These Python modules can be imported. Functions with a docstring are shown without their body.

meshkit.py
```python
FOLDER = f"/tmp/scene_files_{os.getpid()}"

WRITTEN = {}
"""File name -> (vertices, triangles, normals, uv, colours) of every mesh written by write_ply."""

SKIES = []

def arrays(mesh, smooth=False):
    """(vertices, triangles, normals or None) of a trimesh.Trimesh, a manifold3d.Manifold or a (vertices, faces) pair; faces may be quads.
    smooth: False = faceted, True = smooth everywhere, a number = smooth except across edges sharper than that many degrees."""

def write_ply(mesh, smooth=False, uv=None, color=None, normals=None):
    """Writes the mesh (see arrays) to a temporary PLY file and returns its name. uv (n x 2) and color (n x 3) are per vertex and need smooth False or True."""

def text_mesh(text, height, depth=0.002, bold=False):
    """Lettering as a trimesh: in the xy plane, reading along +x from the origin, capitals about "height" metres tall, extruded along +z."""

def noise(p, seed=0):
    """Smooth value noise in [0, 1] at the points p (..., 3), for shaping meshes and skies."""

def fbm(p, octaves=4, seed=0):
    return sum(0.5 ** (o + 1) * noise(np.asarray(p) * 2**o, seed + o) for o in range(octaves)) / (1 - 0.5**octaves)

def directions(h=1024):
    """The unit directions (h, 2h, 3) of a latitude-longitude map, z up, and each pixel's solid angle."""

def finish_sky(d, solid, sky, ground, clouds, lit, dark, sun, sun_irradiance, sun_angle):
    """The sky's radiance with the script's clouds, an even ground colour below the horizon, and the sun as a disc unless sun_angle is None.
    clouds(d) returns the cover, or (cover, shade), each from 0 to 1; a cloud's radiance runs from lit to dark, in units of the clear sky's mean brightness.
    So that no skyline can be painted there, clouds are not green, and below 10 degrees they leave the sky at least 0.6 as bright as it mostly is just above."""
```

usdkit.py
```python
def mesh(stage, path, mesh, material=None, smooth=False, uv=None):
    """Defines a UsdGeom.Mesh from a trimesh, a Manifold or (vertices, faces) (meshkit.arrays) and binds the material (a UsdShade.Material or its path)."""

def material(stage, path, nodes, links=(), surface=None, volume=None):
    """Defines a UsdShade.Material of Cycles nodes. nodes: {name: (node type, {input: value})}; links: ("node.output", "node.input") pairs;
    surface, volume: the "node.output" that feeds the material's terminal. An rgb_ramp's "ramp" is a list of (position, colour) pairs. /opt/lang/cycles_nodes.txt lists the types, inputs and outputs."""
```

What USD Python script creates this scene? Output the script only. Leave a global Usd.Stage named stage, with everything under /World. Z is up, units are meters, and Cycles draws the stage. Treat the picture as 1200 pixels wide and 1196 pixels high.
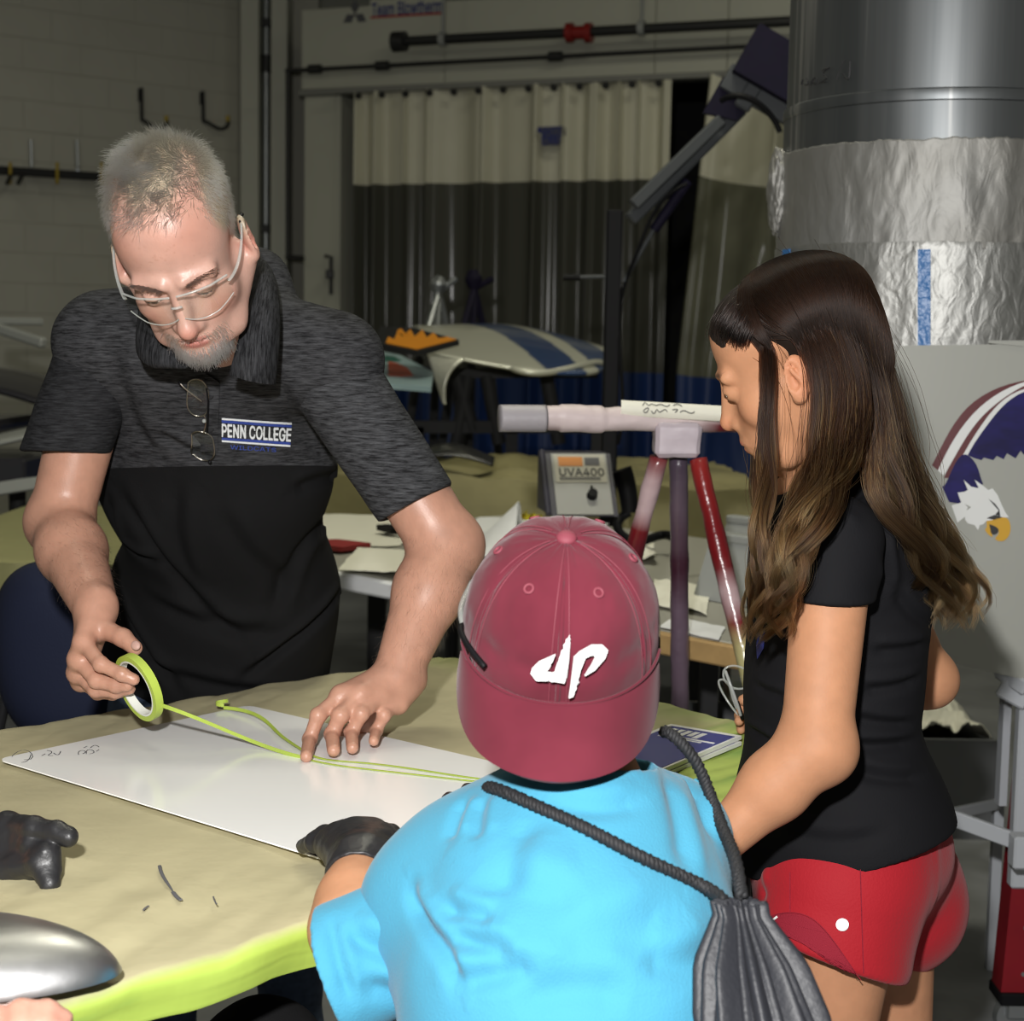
import math, random
import numpy as np, trimesh, manifold3d as m3, shapely
from shapely.geometry import Polygon, LineString
from shapely.ops import unary_union
import usdkit, meshkit
from pxr import Usd, UsdGeom, UsdLux, UsdShade, Gf, Sdf, Vt
random.seed(7); RNG = np.random.default_rng(7)
stage = Usd.Stage.CreateInMemory()
UsdGeom.SetStageUpAxis(stage, "Z"); UsdGeom.SetStageMetersPerUnit(stage, 1.0)
W_ = UsdGeom.Xform.Define(stage, "/World"); stage.SetDefaultPrim(W_.GetPrim())
UsdGeom.Scope.Define(stage, "/World/Looks")
V = lambda *a: np.array(a, float)
def nrm(v):
    v = np.asarray(v, float); return v / (np.linalg.norm(v, axis=-1, keepdims=True) + 1e-12)

# ---------------------------------------------------------------- camera
CAM = V(0, 0, 1.30); FPX = 1900.0
PITCH, ROLL = math.radians(6.0), math.radians(1.0)
FWD = V(0, math.cos(PITCH), -math.sin(PITCH)); _r0 = V(1, 0, 0); _u0 = V(0, math.sin(PITCH), math.cos(PITCH))
RGT = math.cos(ROLL) * _r0 + math.sin(ROLL) * _u0; UPV = -math.sin(ROLL) * _r0 + math.cos(ROLL) * _u0
cam = UsdGeom.Camera.Define(stage, "/World/camera")
cam.CreateHorizontalApertureAttr(36.0); cam.CreateVerticalApertureAttr(36.0 * 1196 / 1200)
cam.CreateFocalLengthAttr(36.0 * FPX / 1200); cam.CreateFStopAttr(9.0); cam.CreateFocusDistanceAttr(1.85)
cam.CreateClippingRangeAttr(Gf.Vec2f(0.05, 200)); cam.CreateExposureAttr(0.0)
_m = np.eye(4); _m[0, :3] = RGT; _m[1, :3] = UPV; _m[2, :3] = -FWD; _m[3, :3] = CAM
cam.AddTransformOp().Set(Gf.Matrix4d(*_m.ravel().tolist()))
def ray(px, py):
    return FWD + RGT * ((px - 600) / FPX) + UPV * ((598 - py) / FPX)
def P(px, py, Y):          # point of the place seen at a pixel of the photograph, Y metres in front of the camera
    d = ray(px, py); return CAM + d * (Y / d[1])
def T(px, py, z):          # the same on the level z
    d = ray(px, py); return CAM + d * ((z - CAM[2]) / d[2])

# ---------------------------------------------------------------- light: camera flash, fluorescent fixtures, dim hall
def light_flash():
    s = UsdLux.SphereLight.Define(stage, "/World/flash"); s.CreateRadiusAttr(0.035)
    s.CreateIntensityAttr(1.0); s.CreateExposureAttr(0); s.CreateNormalizeAttr(True)
    s.CreateColorAttr(Gf.Vec3f(1.0, 0.985, 0.965)); s.AddTranslateOp().Set(Gf.Vec3d(-0.12, -0.03, 1.60))
    s.GetIntensityAttr().Set(80.0)
light_flash()
d_ = UsdLux.DomeLight.Define(stage, "/World/hall_light"); d_.CreateIntensityAttr(1.0); d_.CreateColorAttr(Gf.Vec3f(0.030, 0.030, 0.025))
FIXTURES = [(-3.6, 8.0, 7.0), (1.0, 7.8, 15.0), (0.35, 3.8, 48.0), (-1.2, 3.5, 9.0), (0.1, 1.3, 7.5)]
def rect_light(i, x, y, z=4.35, inten=3.0):
    r = UsdLux.RectLight.Define(stage, f"/World/tube_glow_{i:03d}"); r.CreateWidthAttr(1.2); r.CreateHeightAttr(0.28)
    r.CreateIntensityAttr(inten); r.CreateColorAttr(Gf.Vec3f(1.0, 0.97, 0.78)); r.AddTranslateOp().Set(Gf.Vec3d(x, y, z))
for i_, (x_, y_, k_) in enumerate(FIXTURES): rect_light(i_, x_, y_, inten=k_)

# ---------------------------------------------------------------- helpers
_used = {}
def numbered(parent, name):
    k = f"{parent}/{name}"; n = _used.get(k, 0); _used[k] = n + 1
    return k if n == 0 else f"{k}_{n:03d}"
def cd(prim, **kw):
    for k, v in kw.items():
        if v: prim.SetCustomDataByKey(k, v)
class Thing:
    def __init__(s, path, loc): s.path, s.loc = path, loc
def thing(name, label, category, loc=(0, 0, 0), group=None, kind=None):
    p = numbered("/World", name); x = UsdGeom.Xform.Define(stage, p); loc = np.asarray(loc, float)
    x.AddTranslateOp().Set(Gf.Vec3d(*loc.tolist()))
    cd(x.GetPrim(), label=label, category=category, group=group, kind=kind); return Thing(p, loc)
def set_col(m, col, interp="vertex", name="col"):
    UsdGeom.PrimvarsAPI(m).CreatePrimvar(name, Sdf.ValueTypeNames.Color3fArray, interp).Set(Vt.Vec3fArray.FromNumpy(np.asarray(col, np.float32)))
def part(parent, name, mesh, mat, label=None, smooth=False, col=None, kind=None):
    """A mesh (world coordinates) as a child of a thing, or of a part (sub-part)."""
    p = numbered(parent.path, name)
    if hasattr(mesh, "to_mesh") or isinstance(mesh, (tuple, list)):
        v, f, _ = meshkit.arrays(mesh); mesh = trimesh.Trimesh(v, f, process=False)
    mesh = mesh.copy(); mesh.apply_translation(-parent.loc)
    m = usdkit.mesh(stage, p, mesh, MATS[mat], smooth=True if col is not None and smooth else smooth)
    if col is not None: set_col(m, col)
    cd(m.GetPrim(), label=label, kind=kind); return Thing(p, parent.loc)
def single(name, label, category, mesh, mat, group=None, kind=None, smooth=False, col=None):
    """A thing that is one mesh."""
    if hasattr(mesh, "to_mesh") or isinstance(mesh, (tuple, list)):
        v, f, _ = meshkit.arrays(mesh); mesh = trimesh.Trimesh(v, f, process=False)
    mesh = mesh.copy(); b = mesh.bounds; loc = V((b[0, 0] + b[1, 0]) / 2, (b[0, 1] + b[1, 1]) / 2, b[0, 2]); mesh.apply_translation(-loc)
    p = numbered("/World", name); m = usdkit.mesh(stage, p, mesh, MATS[mat], smooth=smooth); m.AddTranslateOp().Set(Gf.Vec3d(*loc.tolist()))
    if col is not None: set_col(m, col)
    cd(m.GetPrim(), label=label, category=category, group=group, kind=kind); return Thing(p, loc)
def struct(name, mesh, mat, smooth=False):
    p = numbered("/World", name); m = usdkit.mesh(stage, p, mesh, MATS[mat], smooth=smooth); cd(m.GetPrim(), kind="structure"); return Thing(p, V(0, 0, 0))
def curves(parent, name, strands, widths, mat, label=None, col=None):
    """strands (n, k, 3) in world coordinates; widths (k,) or (n,k)."""
    p = numbered(parent.path, name); s = np.asarray(strands, float) - parent.loc; n, k, _ = s.shape
    c = UsdGeom.BasisCurves.Define(stage, p); c.CreateTypeAttr("linear"); c.CreateWrapAttr("nonperiodic")
    c.CreatePointsAttr(Vt.Vec3fArray.FromNumpy(s.reshape(-1, 3).astype(np.float32)))
    c.CreateCurveVertexCountsAttr(Vt.IntArray.FromNumpy(np.full(n, k, np.int32)))
    w = np.broadcast_to(np.asarray(widths, float), (n, k)).ravel()
    c.CreateWidthsAttr(Vt.FloatArray.FromNumpy(w.astype(np.float32))); c.SetWidthsInterpolation("vertex")
    UsdShade.MaterialBindingAPI.Apply(c.GetPrim()).Bind(MATS[mat])
    if col is not None: set_col(c, col, "vertex" if len(col) == n * k else "uniform")
    cd(c.GetPrim(), label=label); return Thing(p, parent.loc)

# ---- plain shapes
def tm(m):
    v, f, _ = meshkit.arrays(m); return trimesh.Trimesh(v, f, process=False)
def cat(*ms): return trimesh.util.concatenate([tm(m) if not isinstance(m, trimesh.Trimesh) else m for m in ms])
def frame(o, x, y):
    """4x4 with origin o, x axis x, y axis near y."""
    x = nrm(x); z = nrm(np.cross(x, y)); y = np.cross(z, x); M = np.eye(4); M[:3, 0], M[:3, 1], M[:3, 2], M[:3, 3] = x, y, z, o; return M
def box(sx, sy, sz, bev=0.0, M=None):
    """Box centred on the origin with chamfered edges."""
    if bev <= 0: m = trimesh.creation.box([sx, sy, sz])
    else:
        b = min(bev, sx * .45, sy * .45, sz * .45); pts = []
        for i in (-1, 1):
            for j in (-1, 1):
                for k in (-1, 1):
                    pts += [(i * sx / 2, j * (sy / 2 - b), k * (sz / 2 - b)), (i * (sx / 2 - b), j * sy / 2, k * (sz / 2 - b)), (i * (sx / 2 - b), j * (sy / 2 - b), k * sz / 2)]
        m = trimesh.convex.convex_hull(np.array(pts))
    if M is not None: m.apply_transform(M)
    return m
def boxb(lo, hi, bev=0.0):
    lo, hi = np.array(lo, float), np.array(hi, float); m = box(*(hi - lo), bev); m.apply_translation((lo + hi) / 2); return m
def bar(a, b, w, h, bev=0.0, up=(0, 0, 1)):
    """Rectangular bar from a to b."""
    a, b = np.asarray(a, float), np.asarray(b, float); L = np.linalg.norm(b - a)
    return box(L, w, h, bev, frame((a + b) / 2, b - a, np.cross(up, b - a)))
def path_frames(p):
    p = np.asarray(p, float); t = nrm(np.gradient(p, axis=0)); n = np.zeros_like(p)
    a = V(0, 0, 1) if abs(t[0, 2]) < .9 else V(1, 0, 0); n[0] = nrm(np.cross(t[0], a))
    for i in range(1, len(p)):
        n[i] = nrm(n[i - 1] - t[i] * (n[i - 1] @ t[i]))
    return t, n, np.cross(t, n)
def tube(p, r, sides=10, caps=True, flat=1.0):
    p = np.asarray(p, float); r = np.broadcast_to(np.asarray(r, float), (len(p),)); t, n, b = path_frames(p)
    a = np.arange(sides) * 2 * np.pi / sides
    v = (p[:, None] + r[:, None, None] * (np.cos(a)[None, :, None] * n[:, None] + flat * np.sin(a)[None, :, None] * b[:, None])).reshape(-1, 3)
    i, j = np.meshgrid(np.arange(len(p) - 1), np.arange(sides), indexing="ij"); k = (j + 1) % sides
    q = np.stack([i * sides + j, i * sides + k, (i + 1) * sides + k, (i + 1) * sides + j], -1).reshape(-1, 4)
    f = np.vstack([q[:, [0, 1, 2]], q[:, [0, 2, 3]]])
    if caps:
        n0 = len(v); v = np.vstack([v, p[0], p[-1]]); e = (len(p) - 1) * sides
        f = np.vstack([f, [[n0, (s + 1) % sides, s] for s in range(sides)], [[n0 + 1, e + s, e + (s + 1) % sides] for s in range(sides)]])
    m = trimesh.Trimesh(v, f, process=False); m.fix_normals(); return m
def spline(pts, n=24):
    from scipy.interpolate import PchipInterpolator, CubicSpline
    pts = np.asarray(pts, float); d = np.r_[0, np.cumsum(np.linalg.norm(np.diff(pts, axis=0), axis=1))]
    return CubicSpline(d, pts, axis=0)(np.linspace(0, d[-1], n)) if len(pts) > 2 else pts[0] + np.linspace(0, 1, n)[:, None] * (pts[1] - pts[0])
def cyl(a, b, r, sides=20): return tube([a, b], r, sides)
def lathe(prof, sides=40, M=None):
    m = trimesh.creation.revolve(np.asarray(prof, float), sections=sides)
    if M is not None: m.apply_transform(M)
    return m
def ribbon(p, w, side, thick=0.0006):
    """A flat strip along p, width w in the direction side (vector or one per point)."""
    p = np.asarray(p, float); side = nrm(np.broadcast_to(np.asarray(side, float), p.shape)); t = nrm(np.gradient(p, axis=0)); n = nrm(np.cross(t, side))
    v = np.concatenate([p - side * w / 2 - n * thick / 2, p + side * w / 2 - n * thick / 2, p + side * w / 2 + n * thick / 2, p - side * w / 2 + n * thick / 2]); k = len(p); f = []
    for i in range(k - 1):
        for a in range(4):
            b = (a + 1) % 4; f += [[a * k + i, b * k + i, b * k + i + 1], [a * k + i, b * k + i + 1, a * k + i + 1]]
    f += [[0, 2 * k, k], [0, 3 * k, 2 * k], [k - 1, 2 * k - 1, 3 * k - 1], [k - 1, 3 * k - 1, 4 * k - 1]]
    m = trimesh.Trimesh(v, f, process=False); m.fix_normals(); return m
def extr(poly, d, M=None):
    """Extruded shapely polygon(s) of thickness d."""
    gs = list(getattr(poly, "geoms", [poly])); m = trimesh.util.concatenate([trimesh.creation.extrude_polygon(g, d, engine="earcut") for g in gs if g.area > 0])
    if M is not None: m.apply_transform(M)
    return m
def grid(fn, nu, nv):
    """Surface fn(u, v) -> points, u, v in 0..1."""
    u, v = np.meshgrid(np.linspace(0, 1, nu), np.linspace(0, 1, nv), indexing="ij"); p = fn(u, v).reshape(-1, 3)
    i, j = np.meshgrid(np.arange(nu - 1), np.arange(nv - 1), indexing="ij"); a = (i * nv + j).ravel()
    f = np.vstack([np.stack([a, a + nv, a + nv + 1], 1), np.stack([a, a + nv + 1, a + 1], 1)]); return trimesh.Trimesh(p, f, process=False)
def thicken(m, t):
    """Closes an open sheet into a solid of thickness t (towards its back side)."""
    n = m.vertex_normals; k = len(m.vertices); v = np.vstack([m.vertices, m.vertices - n * t]); f = np.vstack([m.faces, m.faces[:, ::-1] + k])
    e = m.edges[trimesh.grouping.group_rows(m.edges_sorted, require_count=1)]
    f = np.vstack([f, np.stack([e[:, 1], e[:, 0], e[:, 0] + k], 1), np.stack([e[:, 1], e[:, 0] + k, e[:, 1] + k], 1)]); return trimesh.Trimesh(v, f, process=False)
def rounded(poly, r, seg=6): return poly.buffer(-r).buffer(r, quad_segs=seg)
def text(s, h, depth, M, bold=False, sx=1.0):
    m = meshkit.text_mesh(s, h, depth, bold); m.vertices[:, 0] *= sx; m.apply_transform(M); return m

# ---- signed distance modelling: bodies and cloth as one continuous surface
class SDF:
    def __init__(s): s.pr = []
    def ball(s, c, r, k=.02, op="+"): s.pr.append(("e", np.asarray(c, float), np.broadcast_to(np.asarray(r, float), (3,)).copy(), np.eye(3), k, op)); return s
    def ell(s, c, r, R=None, k=.02, op="+"): s.pr.append(("e", np.asarray(c, float), np.asarray(r, float), np.eye(3) if R is None else np.asarray(R, float), k, op)); return s
    def cone(s, a, b, ra, rb, k=.02, op="+"): s.pr.append(("c", np.asarray(a, float), np.asarray(b, float), (ra, rb), k, op)); return s
    def chain(s, pts, rs, k=.02, op="+"):
        for i in range(len(pts) - 1): s.cone(pts[i], pts[i + 1], rs[i], rs[i + 1], k, op)
        return s
    def plane(s, o, n, k=.004, op="&"): s.pr.append(("p", np.asarray(o, float), nrm(n), None, k, op)); return s
    def add(s, other): s.pr += other.pr; return s
    def xf(s, M):
        """A copy moved by the rigid (uniformly scaled) 4x4 M."""
        R = M[:3, :3]; sc = np.cbrt(np.linalg.det(R)); Q = R / sc; o = SDF(); tp = lambda p: R @ p + M[:3, 3]
        for q in s.pr:
            if q[0] == "e": o.pr.append(("e", tp(q[1]), q[2] * sc, Q @ q[3], q[4] * sc, q[5]))
            elif q[0] == "c": o.pr.append(("c", tp(q[1]), tp(q[2]), (q[3][0] * sc, q[3][1] * sc), q[4] * sc, q[5]))
            else: o.pr.append(("p", tp(q[1]), Q @ q[2], None, q[4] * sc, q[5]))
        return o
    @staticmethod
    def d1(q, x):
        if q[0] == "e":
            l = (x - q[1]) @ q[3]; r = q[2]
            if r[0] == r[1] == r[2]: return np.sqrt((l * l).sum(-1)) - r[0]
            k0 = np.sqrt(((l / r) ** 2).sum(-1)); k1 = np.sqrt(((l / (r * r)) ** 2).sum(-1)); return np.where(k0 < 1e-6, -r.min(), k0 * (k0 - 1) / np.maximum(k1, 1e-9))
        if q[0] == "c":
            ba = q[2] - q[1]; pa = x - q[1]; h = np.clip(pa @ ba / (ba @ ba + 1e-12), 0, 1); return np.sqrt(((pa - h[..., None] * ba) ** 2).sum(-1)) - (q[3][0] + h * (q[3][1] - q[3][0]))
        return (x - q[1]) @ q[2]
    def at(s, x, rel=None):
        d = np.full(x.shape[:-1], 9.0)
        for i, q in enumerate(s.pr):
            if rel is not None and not rel[i]: continue
            e, k, op = s.d1(q, x), q[4], q[5]
            if op == "+": h = np.maximum(k - np.abs(d - e), 0) / k; d = np.minimum(d, e) - h * h * k / 4
            else:
                if op == "-": e = -e
                h = np.maximum(k - np.abs(d - e), 0) / k; d = np.maximum(d, e) + h * h * k / 4
        return d
    def bounds(s):
        lo, hi = [], []
        for q in s.pr:
            if q[5] != "+": continue
            if q[0] == "e": r = q[2].max(); lo.append(q[1] - r); hi.append(q[1] + r)
            else: r = max(q[3]); lo.append(np.minimum(q[1], q[2]) - r); hi.append(np.maximum(q[1], q[2]) + r)
        return np.min(lo, 0), np.max(hi, 0)
    def mesh(s, h, disp=None, clip=None, pad=.012):
        """Surface nets at spacing h. disp(points) is added to the distance; clip = (lo, hi)."""
        lo, hi = s.bounds(); lo, hi = lo - pad - 3 * h, hi + pad + 3 * h
        if clip: lo, hi = np.maximum(lo, clip[0]), np.minimum(hi, clip[1])
        B = 10; nb = np.ceil((hi - lo) / (h * B)).astype(int); n = nb * B
        D = np.full(tuple(n), 1.0, np.float32); c = np.stack(np.meshgrid(*[np.arange(k) for k in nb], indexing="ij"), -1).reshape(-1, 3)
        ctr = lo + (c + .5) * (h * B); dc = s.at(ctr); R = h * B * .87
        per = np.stack([s.d1(q, ctr) for q in s.pr], 1); off = np.stack(np.meshgrid(*[np.arange(B)] * 3, indexing="ij"), -1).reshape(-1, 3) * h
        add = np.array([q[5] == "+" for q in s.pr]); sub = np.array([q[5] == "-" for q in s.pr]); kk = np.array([q[4] for q in s.pr])
        for b in range(len(c)):
            i, j, k = c[b] * B
            if abs(dc[b]) > R * 1.6 + .022: D[i:i + B, j:j + B, k:k + B] = np.sign(dc[b]); continue
            rel = np.where(add | sub, per[b] < R * 1.9 + kk + .03, per[b] > -(R * 1.2 + kk + .03))
            x = lo + c[b] * (h * B) + off; d = s.at(x, rel)
            D[i:i + B, j:j + B, k:k + B] = d.reshape(B, B, B)
        m = surface_nets(D, lo, h)
        if disp is not None: m.vertices = m.vertices - m.vertex_normals * disp(m.vertices)[:, None]
        return m
def surface_nets(D, lo, h):
    n = np.array(D.shape); ins = D < 0
    D = D.copy()
    for ax in range(3):
        for e in (0, -1): sl = [slice(None)] * 3; sl[ax] = e; D[tuple(sl)] = np.abs(D[tuple(sl)]) + 1e-4
    ins = D < 0; cell = np.zeros(tuple(n - 1), np.int8)
    for o in np.ndindex(2, 2, 2): cell += ins[o[0]:n[0] - 1 + o[0], o[1]:n[1] - 1 + o[1], o[2]:n[2] - 1 + o[2]]
    act = np.argwhere((cell > 0) & (cell < 8)); idx = np.full(tuple(n - 1), -1, np.int64); idx[tuple(act.T)] = np.arange(len(act))
    s, w = np.zeros((len(act), 3)), np.zeros(len(act))
    for ax in range(3):
        for o in np.ndindex(2, 2):
            a = np.insert(np.array(o), ax, 0); b = a.copy(); b[ax] = 1; pa, pb = act + a, act + b; da, db = D[tuple(pa.T)], D[tuple(pb.T)]; m = (da < 0) != (db < 0)
            t = np.where(m, da / np.where(m, da - db, 1), 0); p = a + 0.0 * act; p = p + 0; p[:, ax] = t; s += p * m[:, None]; w += m
    v = lo + (act + s / w[:, None]) * h; F = []
    for ax in range(3):
        u, q = (ax + 1) % 3, (ax + 2) % 3; sl = [slice(1, -1)] * 3; sl[ax] = slice(0, -1); sl2 = list(sl); sl2[ax] = slice(1, None)
        A, Bm = ins[tuple(sl)], ins[tuple(sl2)]; e = np.argwhere(A != Bm); st = A[tuple(e.T)]; g = e.copy()
        for o in range(3):
            if o != ax: g[:, o] += 1
        def ci(du, dq): x = g.copy(); x[:, u] += du; x[:, q] += dq; return idx[tuple(x.T)]
        a, b, c, d = ci(-1, -1), ci(0, -1), ci(0, 0), ci(-1, 0); q1 = np.stack([a, b, c, d], 1); q1[~st] = q1[~st][:, ::-1]; F.append(q1)
    F = np.vstack(F); F = F[(F >= 0).all(1)]; p = v[F]
    alt = np.linalg.norm(p[:, 0] - p[:, 2], axis=1) > np.linalg.norm(p[:, 1] - p[:, 3], axis=1)
    f = np.vstack([F[~alt][:, [0, 1, 2]], F[~alt][:, [0, 2, 3]], F[alt][:, [0, 1, 3]], F[alt][:, [1, 2, 3]]]); return trimesh.Trimesh(v, f, process=False)
def relax(m, it=6):
    from scipy.sparse import coo_matrix
    e = np.vstack([m.edges_unique, m.edges_unique[:, ::-1]]); n = len(m.vertices); A = coo_matrix((np.ones(len(e)), (e[:, 0], e[:, 1])), shape=(n, n)).tocsr(); w = 1 / np.maximum(np.asarray(A.sum(1)).ravel(), 1)
    v0 = np.array(m.vertices); v = v0.copy()
    for _ in range(it):
        for f in (.5, -.52): v = v + f * ((A @ v) * w[:, None] - v)
    m.vertices = v0 + np.clip(v - v0, -.0015, .0015); return m
def rot(ax, deg):
    return trimesh.transformations.rotation_matrix(math.radians(deg), ax)

# ---------------------------------------------------------------- materials
def lin(*c):
    """sRGB 0..255 -> linear."""
    c = np.array(c, float) / 255; return tuple(np.where(c < .04045, c / 12.92, ((c + .055) / 1.055) ** 2.4).tolist())
MATS = {}
def mat(name, col=None, rough=.6, metal=0., bump=0., bscale=60., vary=0., vscale=4., attr=None, stretch=None, spec=.5, space="object", detail=3, **kw):
    """Principled surface; vary: colour noise, bump: relief (metres), attr: colour from a mesh attribute."""
    nodes = {"p": ("principled_bsdf", dict(roughness=rough, metallic=metal, specular_ior_level=spec, **kw)), "tc": ("texture_coordinate", {})}
    links = []; vec = f"tc.{space}"
    if stretch: nodes["mp"] = ("mapping", {"scale": stretch}); links.append((vec, "mp.vector")); vec = "mp.vector"
    if attr: nodes["at"] = ("attribute", {"attribute": attr}); base = "at.color"
    else: base = None
    if vary:
        nodes["nz"] = ("noise_texture", {"scale": vscale, "detail": detail, "roughness": .6}); links.append((vec, "nz.vector"))
        nodes["mr"] = ("rgb_ramp", {"ramp": [(.25, (1 - vary,) * 3), (.75, (1 + vary,) * 3)]}); links.append(("nz.fac", "mr.fac"))
        nodes["mm"] = ("mix", {"mix_type": "multiply", "fac": 1.0, **({} if base else {"color1": col})}); links += [("mr.color", "mm.color2")] + ([(base, "mm.color1")] if base else []); base = "mm.color"
    if base: links.append((base, "p.base_color"))
    else: nodes["p"][1]["base_color"] = col
    if bump:
        nodes["nb"] = ("noise_texture", {"scale": bscale, "detail": 3}); nodes["b"] = ("bump", {"strength": 1.0, "distance": bump}); links += [(vec, "nb.vector"), ("nb.fac", "b.height"), ("b.normal", "p.normal")]
    MATS[name] = usdkit.material(stage, f"/World/Looks/{name}", nodes, links, surface="p.BSDF"); return MATS[name]
# ================================================================ materials of the place
mat("painted_block", (.50, .49, .42), .55, vary=.05, vscale=2.5, bump=.002, bscale=90)
mat("mortar", (.45, .44, .375), .8)
mat("concrete", (.20, .205, .21), .55, vary=.35, vscale=2.2, bump=.001, bscale=40)
mat("ceiling_paint", (.30, .30, .27), .8)
mat("booth_white", (.50, .50, .42), .45, vary=.04, vscale=1.5)
mat("booth_trim", (.22, .22, .20), .5)
mat("dark_steel", (.03, .03, .03), .6, vary=.2, vscale=8, spec=.2)  # steel parts; also the painted darkness of the booth interior
mat("black_pipe", (.02, .02, .02), .45)
mat("red_paint", (.25, .015, .012), .4)
mat("grey_paint", (.30, .31, .30), .5, vary=.06, vscale=3)
mat("galvanised", (.42, .44, .45), .38, metal=.9, vary=.12, vscale=6)
mat("curtain_white", (.62, .60, .47), .5, vary=.03, vscale=5)
mat("vinyl_clear", (.085, .085, .068), .18, alpha=.82)
mat("vinyl_tinted", (.16, .16, .11), .22, vary=.25, vscale=3, alpha=.9)
mat("curtain_blue", (.012, .035, .14), .45)
mat("ink_blue", (.02, .03, .18), .5)
mat("ink_black", (.02, .02, .022), .6)
mat("ink_red", (.45, .04, .02), .5)
mat("ink_grey", (.10, .10, .11), .6)
mat("white_print", (.75, .75, .74), .5)
mat("brass_yellow", (.45, .32, .04), .4)
mat("plastic_black", (.005, .005, .006), .55, spec=.15)

# ================================================================ floor, ceiling
struct("floor", boxb((-9, -3, -.1), (9, 17, 0)), "concrete")
struct("ceiling", boxb((-9, -3, 4.6), (9, 17, 4.7)), "ceiling_paint")
for (x_, y_, k_), w_ in zip(FIXTURES, ("block wall", "booth curtains", "folding table with papers", "man in the polo shirt", "work table with the white panel")):
    t_ = thing("ceiling_light", f"fluorescent ceiling fixture above the {w_}", "ceiling light", (x_, y_, 4.42))
    part(t_, "housing", boxb((x_ - .64, y_ - .18, 4.42), (x_ + .64, y_ + .18, 4.6), .02), "booth_white")

# ================================================================ block wall on the left, receding to the right
WA = P(140, 280, 11.5); WD = V(math.sin(math.radians(52)), math.cos(math.radians(52)), 0); WN = V(WD[1], -WD[0], 0)
def hit(px, py, o, n):
    d = ray(px, py); return CAM + d * ((o - CAM) @ n / (d @ n))
def on_wall(px, py, out=0): return hit(px, py, WA + WN * out, WN)
s_end = (on_wall(281, 280) - WA) @ WD; s_sta = (on_wall(-230, 280) - WA) @ WD
def wall_M(s, z, out=0):     # x along the wall, y up, z out of the wall
    M = np.eye(4); M[:3, 0], M[:3, 1], M[:3, 2] = WD, (0, 0, 1), WN; M[:3, 3] = WA + WD * s + WN * out; M[2, 3] = z; return M
wl = struct("wall_left", box(9.0, 4.6, .2, 0, wall_M(s_end - 4.5, 2.3, -.104)), "mortar")
BW, BH, z0_ = .406, .203, .203
r_ = 0; z = z0_
while z < 4.3:
    s = s_end - (0 if r_ % 2 == 0 else BW / 2)
    if r_ % 2: part(wl, "block", box(BW / 2 - .006, BH - .006, .025, .004, wall_M(s_end - BW / 4, z + BH / 2, -.0125)), "painted_block")
    while s > s_sta:
        part(wl, "block", box(BW - .006, BH - .006, .025, .004, wall_M(s - BW / 2, z + BH / 2, -.0125 + .0015 * RNG.standard_normal())), "painted_block"); s -= BW
    z += BH; r_ += 1
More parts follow.
